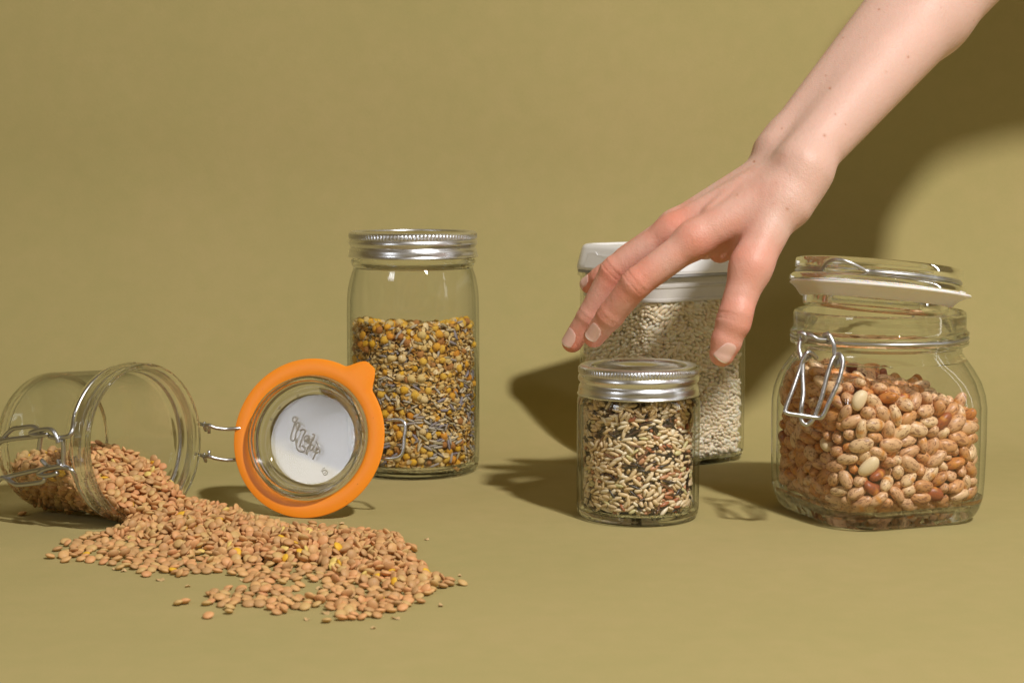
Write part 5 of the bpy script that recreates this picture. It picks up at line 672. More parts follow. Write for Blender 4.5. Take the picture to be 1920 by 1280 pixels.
1269348038088850,1455672014139848,1515486004395839,1238528009794732,1602225001876658,1542507945010868,1861748005708836,1932857010663914,1294358898009368,1415925871016501,1626067052113722,1555670015310827,1157850438015894,1634128529018096,1455144458006270,1035134519006326,1630348605013354,1427411722015451,1273937044052535,1811565002326601,1311155384016633,1944255023110604,1435289009470608,1584906942021528,1234482001645630,1536443533010752,1249061171020788,1564587299022887,1508820187003890,1530144521003897,1484827040051993,1631655000885759,1545934567009962,1831842003240985,1167827004770804,1172475002569880,1469373627004976,1236322003394978,1175313014978625,1490150720005973,
1706084001523959,1530725926006920,1828553004815813,1505171015772882,1229050010848862,1573711467020076,1415903695007131,1412413970019200,1530924947011326,1704574017131548,1344980019292601,1513691425017624,1465988007797535,1595571357025718,1475692013565667,1446284002554699,1455952940014645,1396132398017880,1917244014632823,1155520011929642,1376688010765939,1506302801028000,1816164575017085,1614483869016199,1424960859008223,1361779692015353,1637785690020404,1854325463017518,1525365973023376,1526968006703490,1456356942010431,1344892009359572,1355368464021633,1505190009352619,1104423228004671,1513128294022682,1380362023150660,1245038021369668,1486387006699622,1655272106029717,
1113872011827582,1304281003706643,1792278010968529,1363516004668678,1587576001752674,1700548013940557,1466642616008755,1436061711008746,1046846306015849,1570538748012815,1036650021303948,1276014002699809,1562924003612931,1576482505022048,1454420562023148,1672366527003287,1350343625012304,1866967482019363,1485627858018299,1474794729016412,1366066016684516,1524686773028527,1493994017526557,1600547626011595,1365910768020575,1077344332019697,1296614913024543,1196058020203711,1296191013403708,1005151029104751,1907243015659652,1538779212011818,1493350016325922,1341437953011789,1561335946022017,1474427717015148,1404663641011171,1540631887008136,1424519593018231,1556528799012331,
1616095534007443,1451037852003359,1401884427015538,1644332237026606,1632413784015484,1405860184022626,1705747918036510,1262081013514614,1306014001736545,1074270584007710,1273887004760645,1757383458019802,1456438568014760,1474464080042847,1584468053081917,1364668686033002,1395110914019106,1564434508014182,1515793473018222,1318033585019261,1157647621020253,1311465641019277,1317412521019365,1301978853016325,1257525496025440,1476131584013458,1423803038088537,1426202022563515,1524138185015596,1645632570014574,1243558966018512,1405193013286712,1513536016802564,1666991016236763,1563985154013762,1475367668023720,1680451017429790,1708233006943717,1325521860018053,1515304748020086,
1495019774024153,1652725848022153,1507874466016391,1600628697025471,1873642388012548,1966750118055579,1776070477016588,1631438930019480,1465491009265629,1344836354012749,1618869087051786,1394797198017769,1343412013525783,1194983005914597,1415395016263882,1822376006854747,1615553449003018,1775272463015046,1873365446001136,1105263950011402,1739355453023610,1265952785000608,1475367629017707,1544571015169803,1301463453014828,1584966017189845,1945366044082943,1935053284003990,1297065969023931,1582912970035967,1690649866017026,1168650819020120,1335325633018145,1674128541023200,1786570905020191,1377426669020291,1414324498017343,1517869658016389,1164180579018425,1435446445004490,
1516263829018438,1611474012261532,1754725525019573,1682624948025453,1454804020504582,1255334021689600,1293865020450692,1524602022508716,1698648003709673,1450048510015851,1344930020371821,1276810010631744,1547362984032658,1526271023822774,1902152011940801,1751231007816880,1584879725017251,1625667918017257,1284269749015435,1528064079038663,1348220992042538,1054159021163868,1504725645015831,1206455747005786,1642689027224890,1502884468015908,1515972018975569,1317430311023971,1740940734029032,1544479649024330,1355107611022502,1627179003619492,1024358654030537,1473994020560543,1399760022144615,1393159253009656,1532314511021656,1637856996045480,1417609014734599,1443010733016674,
1365072183026740,1515500023131740,1485677977041588,1945545271033917,1892047015494889,1286528009549941,1368067022990761,1662235620019214,1314643940020167,1690749731028215,1549860496039301,1446003785023420,1615894020482508,1547089249023581,1857168367031612,1579851018191655,1666887415021737,1274575019988589,1502234008916773,1144169942018892,1763889986030878,1565684596023025,1605080889052001,1375139617037066,1363670743017135,1711237578017210,1913630604015283,1287415537045384,1955445419002514,1426326465017546,1308083014226530,1534513288029574,1524696024141587,1585962676021575,1516187005303640,1274165987034565,1054456017488739,1454601650029809,1545332601015829,1493930027362942,
1632435503013076,1237628317037663,1609743019235723,1687188010596689,1554408387043821,1637410130033827,1055034163025931,1595194640013919,1376474015971729,1716272007503976,1606287847021106,1415608775019127,1395606515019157,1395318490029560,1616394904017462,1723643016775589,1434933020168699,1386033336020830,1534326536017931,1614005014477910,1440157022788859,1435082487020096,1756466693049183,1426366633022445,1897564860016452,1642212152038539,1550160020217570,1697868446025586,1445403659021640,1284760018152894,1639433016285924,1534721965043716,1574171662022086,1696686880021103,1925642445003189,1284372548024248,1656370829036375,1722128025404551,1504683005547493,1892966125039556,
1541020055123564,1485891010739499,1599367123051626,1446783005898469,1104849595029612,1075159027103673,1043358870024592,1932946017413742,1573935357010794,1095965757001689,1946233014706705,1266367709024818,1385892009856626,1444208013880683,1845466126023998,1549851489009987,1904522756008899,1736134751003937,1456090013613886,1405135670026151,1103171964030348,1622618553026485,1331026402053590,1386489013647558,1394308040371715,1605453193029715,1565297720020881,1352311767029869,1622745692023038,1595212804023141,1575978889027242,1791656321017518,1294610492046715,1944060016608665,1564330256018749,1384601551028721,1539470019455741,1567193253029819,1485838933022673,1778960272036972,
1444713034192949,1433970028987826,1828260939025190,1515099750033344,1444393836018493,1490158027518530,1502112651031680,1593106025318735,1975948017443824,1743512090056823,1634107129033899,1606411111055913,1475796015441847,1604916637024873,1473517467018113,1706169811019164,1505921555021274,1485654721031277,1226325825020313,1527069611025428,1674511841024402,1504488322025584,1515868020805483,1396427831020520,1493725017658585,1506895201032690,1464963019382689,1376011627024661,1496734046096773,1338934175039831,1433084274044869,1310964317044867,1576293020279972,1495948687025963,1216728825030046,1237720698022207,1535571462028246,1604603649040239,1674668016184618,1459948146039701,
1358417951044570,1744359015435718,1586795014632679,1643441012472833,1395747381063874,1460467445027872,1259138032335898,1464897496020941,1274857461033960,1590255338034557,1943833066076626,1465627388025674,1651046025472653,1354346569030657,1986052021148760,1396584022980494,1315555677028765,1572994022414812,1495802211054855,1693125094082967,1602220656033895,1025651147046981,1346119242040981,1285064350034980,1452718028677823,1532931027649869,1495507021694955,1470671054114643,1923061018751623,1943362195056817,1476562026495806,1554187401019905,1196157016828708,1317732568025015,1335324618022121,1470362962028087,1385256737033185,1395268555051218,1600534608050335,1374795046374517,
1363753017378597,1965341016332777,1222856076083843,1317152034106822,1862233069061981,1062849017353880,1683291343046942,1751250027863712,1736563407030963,1296080999057766,1444458025963846,1654647638060080,1327819560041300,1494110543031609,1721928032413620,1626052039495675,1234678017981464,1571823028801604,1315922733049716,1505744246058901,1485662764057792,1486032448015935,1758052026947604,1794363228006998,1954149023363915,1605889535033954,1153862643039956,1216656913009791,1464201911010948,1305150036805922,1280964799023101,1636365990036119,1439033435007364,1307486200058575,1385835359049585,1717784594028555,1142957705047548,1424486285029648,1643221027592644,1926849092068873,
1427608584037944,1327227934029844,1574607042701876,1121849024880812,1416838600049183,1640732656045478,1388480206034552,1576882899027486,1480256590035724,1906247031917736,1273628020954774,1645266036998799,1604135655051057,1761543774023202,1609759815035226,1440258611058308,1455528731026311,1085749901037303,1186445575044534,1511217654046564,
 )),
 'cham': ([-4.26, -4.29, 0.58], [4.29, 1.07, 10.88], (
1524277788267024,2593902687091038,3427292553053020,3487809606027107,2389566680063093,3468580481004069,2094966637035159,2094534359036108,2338570568012196,3358669309061134,2725756679058207,3753559435006254,3183120375025223,1122837485037255,2600973600022232,3248071448007206,2295346420016317,2726445555009308,3218845373041265,2166662536007234,2405456667052293,2470828631035337,3787433341051323,3816163745104322,2745745494004353,2507507560010353,3341321379031389,3618620428013367,3793761332058377,2266257509005412,3502158456015430,2924452406019430,3428185497002509,3468213551014484,3796816346040516,2447491345043556,3490433451009653,3846343669050636,2732557401020660,3804149493007677,
3347589682059692,2637410599020750,3126367509006766,2539851384027762,2509846539011809,3588921427010786,2647738712081844,3702785694066788,3105051430007832,2741065790165862,2187072334047868,3678330521003940,3381127662046872,2681175831207830,3702979504001870,2317387437008880,2355995291077891,3538978406020965,3458282446012941,3266455494010999,3687330608020962,3372146815187897,2275639259100999,3184619280089941,3034539212157999,2485628133259998,1894076461060099,2084468799164354,3777925396027505,2293291241117696,3540726629037200,2856859831216314,3794743447004594,3185783781142555,2984345356038638,3562488338043819,3575896636114022,2753510770132721,3776240666053992,2272038823199080,
3745651780146100,1186684641075238,2177863552028271,3786356755124386,3936036516005646,2296066773140982,1197866580051075,2856220803174170,3499944615030384,2064860647041437,3846949695066389,2105969609026492,2575410903345532,3301323418011710,1775074592047272,1182640384064352,2547650537006522,3272226714083745,3283014606031879,3241921233121860,2496458551016569,2563910955494487,1293382646097060,2580728733100284,1806033760161638,2094959565012874,1622610944523993,2564905859253997,2359644809180729,2619751220143758,1432614714129073,2374128272105050,3507608329054083,1691049804211121,3105177915369132,1166221762162227,2735259679060174,2385059718088188,3153723392023473,3242131441007521,
2754537247111553,2691674448013556,2765459743106517,2112927900329458,2834257406022592,2562592523007598,3907339838239556,2721762896331782,2591466389022847,2630830824196987,3885241517009172,2383604585018632,2634703574028690,3094361728105716,3895439352038930,2174237527009983,3691463353051057,3378833957480156,3612385333047607,1319252650087118,3104945358041191,1226370292112390,2284873823203672,2834546323056736,3331732855250708,2307386404019929,3475278583036990,3599451889399018,3438479445017058,3794043378034158,3776815341046272,2774261680061319,2094735523017439,2765930309063500,3174652475006577,2531140863256508,3627832704071624,3657944783148689,2575398297070701,2245340305068834,
2703190676058903,3912848439102006,1642121758167173,1405482441056289,3514494326065463,3448011537008740,3204461639043943,1703311869318134,2742478813184200,3517809619032308,1862458379058297,3217976924387326,3774544310061339,2409273619026529,3391618653042595,3559077329047681,1964357675113821,3411382462011916,3253229373025961,1493597513049062,3328777743102597,3551676345049707,3422214636037724,2620932863260827,3095167740109138,3523304573017466,1296641261138522,2391682281086577,3437492619035587,2917347891312620,2288523846230745,2560144593018927,2403194842277100,2153032570015166,1627014580045796,2887049837218863,1385202856362034,3343941721123036,2227976876279087,2354703740109106,
1343310401089132,3163428531004146,3816125461004183,1361269428064398,3084623598023416,2620755702076449,3567713782144480,2586403599024662,2522114781147787,2744459579014850,3136570627039986,2574142315066981,3504131607135006,3341225551014417,3510626518016560,1527989531042703,3237876652045769,2376192156222854,3085071796167258,3504799680063485,3489023684063584,3525866772159600,3398976500002740,2263455725091904,3329365699074997,2349647890330998,3812663323068047,1877952386054087,1244667596051144,2394907938427572,2758256927425687,2517608495004328,3815361327056227,3471984298066462,1211651329091432,2560937834214420,2691234953474384,2539951386028608,3709446291082624,3332335601024722,
2396093147239746,1321130560040907,2085632158218812,3905177525007884,3365643472022980,2522155782150292,3146461590021570,3227080832213599,3599023465005730,2619747288079814,3964732758138261,3134763614023460,1753809411062556,2023651650048496,2467608587017544,3361883710091580,3165129079376659,1430629492043942,3641262675068929,3404803519061026,2112250697096115,3691426908346279,2963545353050491,2515851671061527,2788175029534668,3095056621026648,2421345885302686,3206278833217921,3188241420039068,2725561717084162,1076242509049303,2630925755120345,3310665212159543,3743143216140666,3953148119287724,2328564720091798,3085162649048853,3612264492008847,1578840739145880,3445902728104992,
2465299345050969,2722848250111954,2441455906349945,2500348681068147,2285954669067417,3586748432028459,3786075963501304,3214562750111430,1922546827245498,3564750392036690,2384866794166766,2161737964544958,1263851571110032,3464436411036201,3377312911360379,2554364746110480,2592390472009627,2638138238122596,3599028616037691,3192577733120967,2737536860257912,3707057906338979,3377411878286205,1456985458065341,2475401644040568,3205933200162617,2415797267095630,2637449671057662,3288477726088670,2812454091339716,3192454834221790,2285474728106926,2235272874276858,3451237982620169,1945829500036380,3023944799174569,2649562308074752,2725706790166814,1444398621081907,3336514450116125,
2319164686071269,2530159350054766,1097561604086839,2322891245115896,2185728073385901,3925071505013139,3298364690074244,3084270865269324,3348621785148459,3724945260112649,3427362845237675,3482291495003719,3753445459020802,2953661236122836,3756153584020956,2562410816191953,3754519212156935,2709029135258956,1489361778194074,3745362675064371,2500774466005478,2420353565026509,3688867836224470,3331983176188605,3095267731093763,2631347982615603,3534102743249004,3471986285087102,3656669820218271,2565055575018371,3427609730092446,2202880993776320,3843441200160576,2310742138250614,3412011687070544,3650534785164666,3846380973565554,3153065926405648,3425607621039775,2440159203174811,
3354160396030984,3817134476023043,3227873518006218,3176471468006501,3233658750111778,3094362756117924,3405156808343005,3215819892329101,3795568887305231,2514942318057589,2400772272090780,2519274336054915,2637583080369961,3555140418039042,3473630844249385,3191340803190426,3612183544009629,2232421108307644,2867157902333716,3617589192166901,3437409830205219,3408619846233245,1375895804220643,3550241539013652,2562312854241653,2444287090365690,2944464433012768,2340973211148738,2659071260110740,3747523658043738,2963349366047813,2638480328097995,1539843531066113,3228372552015135,3700651607043183,2274106710091551,3398827856249581,3965956836229622,2384122055441776,1195388472039876,
2096541179188968,3207923553125073,2391884399035182,3351056645043520,3426686796196611,2086959060435743,3818744427038980,1084324387096044,3666378939473062,3905455585022442,2704367550023390,2106572242117478,3520143459011712,3754676876279728,3640352388057879,1410731695100971,1226678740186031,3831662348114014,3648877483010187,3867347817202361,3405401716097407,3475366517029464,3233967810188474,2483409924398594,2470774379026725,2549274387024743,3493815487025786,2392892266096758,3984643296088793,2316008783164845,3896228659063964,2196127112302825,2648354381047911,3466606881299165,2339551850240211,2905523876305565,3846282983621445,3231826331053662,3343467557019948,3104375901325864,
3152821067397922,1853828713132253,2319439723104315,3416476869282425,3024051781148521,2371639991689615,1822880779197922,3884222993883964,1524115031765988,3841556647162002,1455390901399069,1537619801224396,3236311955493438,3407614915377496,2294707878287594,2757217146234681,2936532878285751,3609070199165769,3501461181183754,2185427148237894,3649333123283909,2566985619075087,3917033926401094,1712584474052156,1201872822256162,3677267937424207,3852460334055296,3607108632045370,2487865986672475,2668580157221644,3288476702075676,3598578065406699,3466243541012759,2156146241118799,2749048113305782,2923765279086904,2292787131261853,3602146067393979,1843770831254063,2122852881293182,
2715862770136410,3885548631040414,3419029859254369,3407512879295352,3837263930411361,2663709919376524,2266562508003633,3486306570029727,3610645626043792,3024146758140948,3550458888310820,2852639092338847,3826881437026177,2346715798195236,3233972941437255,2014245493015527,2519430416020641,3896553227144610,3737011953522512,3852738183197659,2183927495020819,1736008742160821,3465240571020833,2730850921384725,2465298245121818,3862047995816643,3442281086348785,3054130219145898,3682656256101924,2269154952474803,1903841078462996,3354580489075017,2402692295072165,3495704903367203,3504603713105490,2766570958490581,2208075948459637,3341529696066912,1055432322098941,1554625400198999,
2362990179186920,2854022212165960,3226210884303896,2575195109306990,3329545919387222,2620831843227449,2964563278096494,3461020581018598,3973745552019664,2096847371054795,3924366420027888,2807837918374797,3775983890321925,3531969018569970,3556764851255268,2503019473047407,3801150880317496,1326860856306787,3372811655067793,3300453187185799,2662640118284890,3666378929479043,3202366945443342,2289353924391466,3415149583017616,2386094172197621,2638524167217685,2331069104308759,3838245524014822,2515181980607677,2973646331059804,3521786728105841,1328480535054857,2589537232136923,3405628158229944,1700559331113123,2741432977586203,3262662938431454,1755555850315528,2640656900341649,
3560343564029763,3553926599036766,1674204533185991,3055647193187987,2596006856250977,3369646874303390,1924260314119557,2264931195168707,3514700528020787,1334996633206810,3462693456030841,2588867139251820,3368115907340902,3572739435030230,2155343654064276,2673115988662399,3373328743117533,3771728973579525,3588752005682665,3316575297113031,2273217933409116,3409636769143322,1500534336123352,3583652288083448,3379432646048456,2396576962509395,2567390165208587,2026158322055630,1693534740147684,2412966368057678,3926269215159698,2812346286109711,3467913820229766,1425121748150750,2599851429021853,3056943284104988,3314605783170991,3415010381126009,3904350356041242,1652329405052250,
2352922660067334,2925259449122362,2366958903364354,3788227649065694,2681232964527701,2953756296073853,3728953869293920,2836471960513881,1469164737278054,3377881556031224,2271442482103297,3268425959497252,3327112943451285,3331425270105436,3872767482022436,2619071182183555,3153156918373429,2191261902383747,3455318943450760,2544797757215888,3702535082361826,3168354924496024,3455906850256192,3655642395109276,3276948272089465,3758941707089522,1333048736146567,3953462969634404,2057057246124670,1362282672094722,2846364473037766,3651874676062759,2569653430020810,3778253962519665,3552012842230885,2444979982605792,2405279276202007,3926459335113032,2412793495120074,3329541916383258,
3257416873278274,1144519701132356,1046844337238400,3457823921389301,2500146693080426,2706762896320601,2046247194172681,3127569812194974,3597553916380829,3523933093339880,3736955918374919,3268129963522057,3076172927421188,3246311957498128,1494898357119392,3888148673064461,3822728072387620,2994452613040606,3385204876292872,1933464934670998,2787973018589914,3595353567141001,2392087676206003,3466125978596083,2504148736123197,3133420796185295,2500825641039550,3423997801190586,2360848459017671,3185011990668509,2354608940434551,2436088034524739,2123778971560720,2317269912361775,2792240034515786,3107843066410845,2652441105313910,2613529055441938,1043935345110175,3201362955494101,
2734441289078264,3796967610062332,2687767854274289,3378878535057341,2214683987647287,2390874229161491,2927357887318411,2286411965530459,3662590228138573,1235821299104673,1333236809214702,3720864930413607,3738365131282772,1454887863329962,3913368155241919,3134323044461868,3602813793444988,3733025953489938,3565396905363096,3863028496017207,3024657469026463,3651726916369404,2570153438023624,2112965940433668,2266216801211788,1659651244158979,3362183029521819,3569742697097218,3333559888325254,3505314747136363,3465814829233335,2646180991677259,2721819901330434,3544980371124548,3757876003701706,2450253689086937,3114672954475727,3567887187176880,1105577124532996,3363993927432948,
2718575406117018,1004846570070315,2627077994741179,3064270852248425,2498633374045844,3845584967521778,3668265022555889,3696973965519923,3142458945451844,2405197525021198,3576680984650136,2888149848260347,2435281354080458,3763133987792347,3509275756138504,2449742378050591,3375909547015608,1203519509096903,3231875508029887,3382013925392757,3621771204153860,3461162016590744,2902254055444828,3736965916366851,1271364972734966,3095577984655947,3629746825239369,1917336373095513,1519858857305467,2515823046464632,2649257447032737,1461484685256843,3096630143244762,2266013987640736,3667170644172893,2847568985630845,3337116986617887,1508054590144110,3731726958494078,2464915989695061,
3510239871282301,1652287881346324,3191568849263605,2076966137263639,3664390216149878,3902359506096007,3535878939586019,1705491894371171,1481678912459151,3504500420143103,2537631628059293,1244312399149311,1146579373180433,1876274441064500,1297120894371569,3475715721118619,2807973004685632,3507237645058662,2822158240138710,3844079889998985,3117838039489837,3544297129282971,3188850930416906,3644122271164031,3362283603153024,2570158385116096,2704905759263112,3158451454135310,2460724558020337,3559649334069532,1565857700124652,2562740425026665,2652589906365621,3565820225159791,3902454787284052,3682626968685027,2182471939479116,2499850717105205,2487491293076185,1944365307101214,
2445180990685217,2164315993728294,2114256493022546,2341351553029542,3484406686085506,3597042809277540,1113862104363627,3311171355058872,2316009797184875,3760954535116005,1339230886463028,2779149813304121,2285984971561113,3311364973617123,3123878977603278,3645397783165439,3776281962518634,2892464087358730,3328430949466688,2685476819218816,3232070984642698,1137343107370936,2645322846455012,3515495933453085,2398925749114304,3828435984649207,3430354699088471,3615520974583503,3923269161232791,2622807341074902,3581724989642772,3661541993694795,3544209920382868,2826773967542903,2706688408058169,1518665788234207,3184642722202237,1073265541096261,3545417294099249,3460144789182336,
2324807776190363,1435277398082447,3554392367067476,2223514955485342,3056441294082482,3505945791184509,3721725994687529,1614896139302696,2310736416035733,3285470890320637,2525623054446726,2373589476059907,2246113978594770,3700950858980983,3704664927405809,3565198363157001,3828069816327045,3630533599142067,1666908471162277,1077445583087358,3873732685092338,2015340302077320,3562117972574317,2625303377076579,1304394030634698,3063857168237730,2752625937454702,2411381714279880,2883757223145844,2844333390129986,1709167177266986,1064466874575994,2715875945445921,3563432055441908,2178544431150087,3165528477121228,2224524600134238,3334205954549195,3814886998837116,3351549943436229,
3710749827225294,3502919965564234,3102970977632243,3578085486026485,3504999873289438,2787965995794413,2604397907430548,2463988519048670,2861843987717577,3203514979608552,2554586393059808,1875247768232855,3540538891315834,3014853835254958,3514400951880980,2515814938446936,3258076048507971,2481668001727929,2106428049454955,3043735952648017,3233782995726078,1485412340222138,3266623306118152,2296380996752095,3444927396043218,1852630515065502,3555588990769398,3538379846240466,2754707265113607,2424701469019605,3288438996805379,3300657301091605,1513089239184642,2514898138269667,2687680261129695,2286413870301659,2802521993699552,3232417715108687,3252217872288711,2518324154259725,
3489744417034821,3690541198183827,3444498290125966,3510967931422792,3107844928406881,3497043040511887,3515102972577851,3489368039513939,3785188984670917,3388620447128106,1714206506179233,3985251448077240,2564604693114287,2073149671073396,2721325596041399,1254009314181513,1673948283261542,3263588763149533,1056763792211543,2741632285167636,1914673952561602,2612075980647559,3422129320076874,3505509360096974,3143369969548756,3476402956538819,2396918994719826,3801241936431871,3767452972560934,2146879994723917,3385475336159003,3719352463134005,1714409762340118,1641068430189127,2504580985652100,1277645460069210,1588480301228359,3551584550041354,3533722852279399,2862875964551348,
3276823998828354,1626549141313589,3583474278090594,2589847371050621,2335596288090869,3808663109327803,2166133418033915,2262777008675825,2296016977632804,3214689008658956,2445585918402936,3945763916516012,3413306670082186,2624585816222248,3046750855279235,3584386896353238,3671325965533271,1907236621079746,3807868032534759,2713315993719692,3444490078390807,3660349561040975,3750754535030959,2838544003703853,3832724991738885,3097447965543855,3474402418132002,2414987855445052,1278950670236060,2827772997814162,3284230283088284,3676221404144391,3107155889370293,2683011963530295,1873353185224520,2414209265154558,3630355508021584,3525909639054637,3043444371055657,3904126995760597,
3374994180210779,1266409673123879,3495390445040963,3548781947476752,3278734678096999,3519736921413842,2848361826276992,3142435627173049,1445117657143199,3312975993715139,2524101678081300,3351319439106261,2724146672082350,2426404762155424,3605483588025478,2188561023613728,2253287349068843,2631716404050896,3065256956501750,2798466005679756,3558642018587775,3201155947494770,3828751132296939,3593734085372864,3158550932444827,3513672117322963,3699349063443857,3643069947487905,3674709970602958,3628153004722965,3629754101357980,1619656677151026,2559331701214038,3843582771410139,3102358980608070,3492113962549092,2552616864392147,3660832556147220,3095254936472191,3647092593124276,
3878059957495234,2582709735124331,3540924921391276,3066749708111390,3228031999811332,2722441473033645,2164635193187859,3422052998788709,3414019278093920,3434719790226957,1248554923603963,3576594955510859,2784716997814843,1734687906425988,2515583991691864,3445514226281004,2575751399121076,2288939786300190,1443190253198388,3148349881319373,3565566739121462,3143939932513415,3016052681071616,3553590434032704,3834880172252708,1735707088400764,2584788788202747,2555730344064785,2798173847271817,2563258270114875,1114665492169955,2261470020579803,2842524995724732,2434827119287866,3525520030533855,3237576035541964,3335076627145080,3174261552168075,3035233258134061,1182275583088215,
1712924633178239,2575437961669362,3914224722176629,3383996476019698,3539757699115701,2456119312105715,1196132615117789,3963458404053777,3965736929451725,1313520043971979,2559635269147830,3304408872285839,3853622996757763,3434975051495810,3198757022584853,3375497059459892,3504303972583876,2148356996802865,3516311322155020,1694985321122072,1364257543077169,2185148530216076,3213584997773062,1255728571192251,3247923317179185,2273883995830259,1587576973729375,2825116086354585,1884619565139885,3153423297103898,2792438157240876,3768852017600838,3660441942460861,3165481978608927,3791053893526003,1705993453090041,2116640275144048,2563126497128125,3585281948500216,3832526950521373,
3966546798200449,2148163342087585,3236411992708486,3341552995761551,3173529371060735,2619849211172724,2450046194199738,3550238306095768,1267717704159933,1465098443134977,2464911061458800,3043359982657718,1640643505085987,2148257009660798,3646794183201890,3596867898332847,1261549100892983,3515106913388893,3145221009673901,3325203935448890,3300866015673930,3117535052444920,3296918996787908,3573186303191015,1243811472187086,1966544628219131,3724046789272113,3376656756354197,3446029633084185,2305794530108321,
 )),
}

def unpack(key):
    lo, hi, nums = PLACES[key]; lo = np.array(lo); hi = np.array(hi); wv = np.array(nums, np.int64)
    g = lambda p, n: ((wv//10**p) % 10**n).astype(float)
    P = np.stack([g(6, 3), g(3, 3), g(0, 3)], 1)/999*(hi-lo)+lo
    Q = np.stack([g(13, 2), g(11, 2), g(9, 2)], 1)/49.5-1
    T = np.maximum(g(15, 1).astype(int)-1, 0); S = .84+.26*np.random.RandomState(5).rand(len(P))
    qw = np.sqrt(np.clip(1-(Q**2).sum(1), 0, 1)); return P, np.concatenate([qw[:, None], Q], 1), T, S
def qmat(Q):
    Q = Q/np.linalg.norm(Q, axis=1, keepdims=True); w_, x, y, z = Q.T
    return np.stack([np.stack([1-2*(y*y+z*z), 2*(x*y-z*w_), 2*(x*z+y*w_)], -1), np.stack([2*(x*y+z*w_), 1-2*(x*x+z*z), 2*(y*z-x*w_)], -1), np.stack([2*(x*z-y*w_), 2*(y*z+x*w_), 1-2*(x*x+y*y)], -1)], 1)
def seed_mesh(name, a, b, c, mat, seg=8, rows=5, pw=1.0, bend=0.0, rough=0.0, eye=False, seed=0):
    """a seed along x: half sizes a, b, c; pw<1 blunter ends, >1 sharper"""
    rnd = random.Random(seed); V, F, E = [], [], []
    V.append((-a, 0, bend*0)); E.append(0)
    for i in range(1, rows+1):
        t = -cos(pi*i/(rows+1)); rr = max(1-t*t, 0)**(0.5*pw)
        for k in range(seg):
            an = 2*pi*k/seg; y, z = b*rr*cos(an), c*rr*sin(an)
            y -= bend*b*(1-t*t)*1.0 - bend*b*.5
            j = 1+rnd.uniform(-rough, rough)
            V.append((a*t*j, y*j, z*j)); E.append(0)
    V.append((a, 0, 0)); E.append(0)
    for k in range(seg): F.append((0, 1+(k+1) % seg, 1+k))
    for i in range(rows-1):
        for k in range(seg):
            p, q = 1+i*seg, 1+(i+1)*seg; F.append((p+k, p+(k+1) % seg, q+(k+1) % seg, q+k))
    L = len(V)-1
    for k in range(seg): F.append((1+(rows-1)*seg+k, 1+(rows-1)*seg+(k+1) % seg, L))
    V = [(x*U, y*U, z*U) for x, y, z in V]
    me = bpy.data.meshes.new(name); me.from_pydata(V, [], F); me.materials.append(mat); me.shade_smooth()
    if eye:
        at_ = me.attributes.new('eye', 'FLOAT', 'POINT')
        for i, v in enumerate(V):
            d = hypot(v[0]/U/.17, (v[1]/U+b*(1+.5*bend))/.16); at_.data[i].value = max(0, min(1, 1.5-d*1.1))
    return me
def lens_mesh(name, r, h, mat, seed, seg=14):
    rnd = random.Random(seed); V = [(0, 0, -h)]
    ph = rnd.uniform(0, 6)
    R_ = [r*(1+.05*cos(2*(2*pi*k/seg)+ph)+.02*rnd.uniform(-1, 1)) for k in range(seg)]
    for f, z in ((.45, -.86), (.80, -.52), (.975, -.12), (.985, .10), (.80, .52), (.45, .86)):
        for k in range(seg):
            a = 2*pi*k/seg; V.append((R_[k]*f*cos(a), R_[k]*f*sin(a), h*z))
    V.append((0, 0, h)); F = []
    for k in range(seg): F.append((0, 1+(k+1) % seg, 1+k))
    for i in range(5):
        for k in range(seg):
            p, q = 1+i*seg, 1+(i+1)*seg; F.append((p+k, p+(k+1) % seg, q+(k+1) % seg, q+k))
    for k in range(seg): F.append((1+5*seg+k, 1+5*seg+(k+1) % seg, len(V)-1))
    me = bpy.data.meshes.new(name); me.from_pydata([(x*U, y*U, z*U) for x, y, z in V], [], F); me.materials.append(mat); me.shade_smooth(); return me
def flake_mesh(name, mat, seed):
    rnd = random.Random(seed); n = 7; V = []
    for lay in (0, 1):
        for k in range(n):
            a = 2*pi*k/n; r = rnd.uniform(.14, .26) if lay == 0 else 0
            if lay == 0: rr_ = r; V.append((r*cos(a)*1.25, r*sin(a)*.8, .07*sin(2*a+seed)+rnd.uniform(-.02, .02)))
    V2 = [(x*.92, y*.92, z+.035) for x, y, z in V]; c1 = (0, 0, -.05); c2 = (0, 0, -.01)
    A = V+V2+[c1, c2]; F = []
    for k in range(n):
        k2 = (k+1) % n; F += [(k, k2, 2*n), (n+k2, n+k, 2*n+1), (k, n+k, n+k2, k2)]
    me = bpy.data.meshes.new(name); me.from_pydata([(x*U, y*U, z*U) for x, y, z in A], [], F); me.materials.append(mat); return me
def mesh_arrays(me):
    v = np.empty(len(me.vertices)*3, np.float32); me.vertices.foreach_get('co', v); v = v.reshape(-1, 3)
    ls = np.empty(len(me.polygons), np.int32); lt = np.empty(len(me.polygons), np.int32); li = np.empty(len(me.loops), np.int32)
    me.polygons.foreach_get('loop_start', ls); me.polygons.foreach_get('loop_total', lt); me.loops.foreach_get('vertex_index', li)
    e = None
    if 'eye' in me.attributes:
        e = np.empty(len(me.vertices), np.float32); me.attributes['eye'].data.foreach_get('value', e)
    return v, lt, li, e
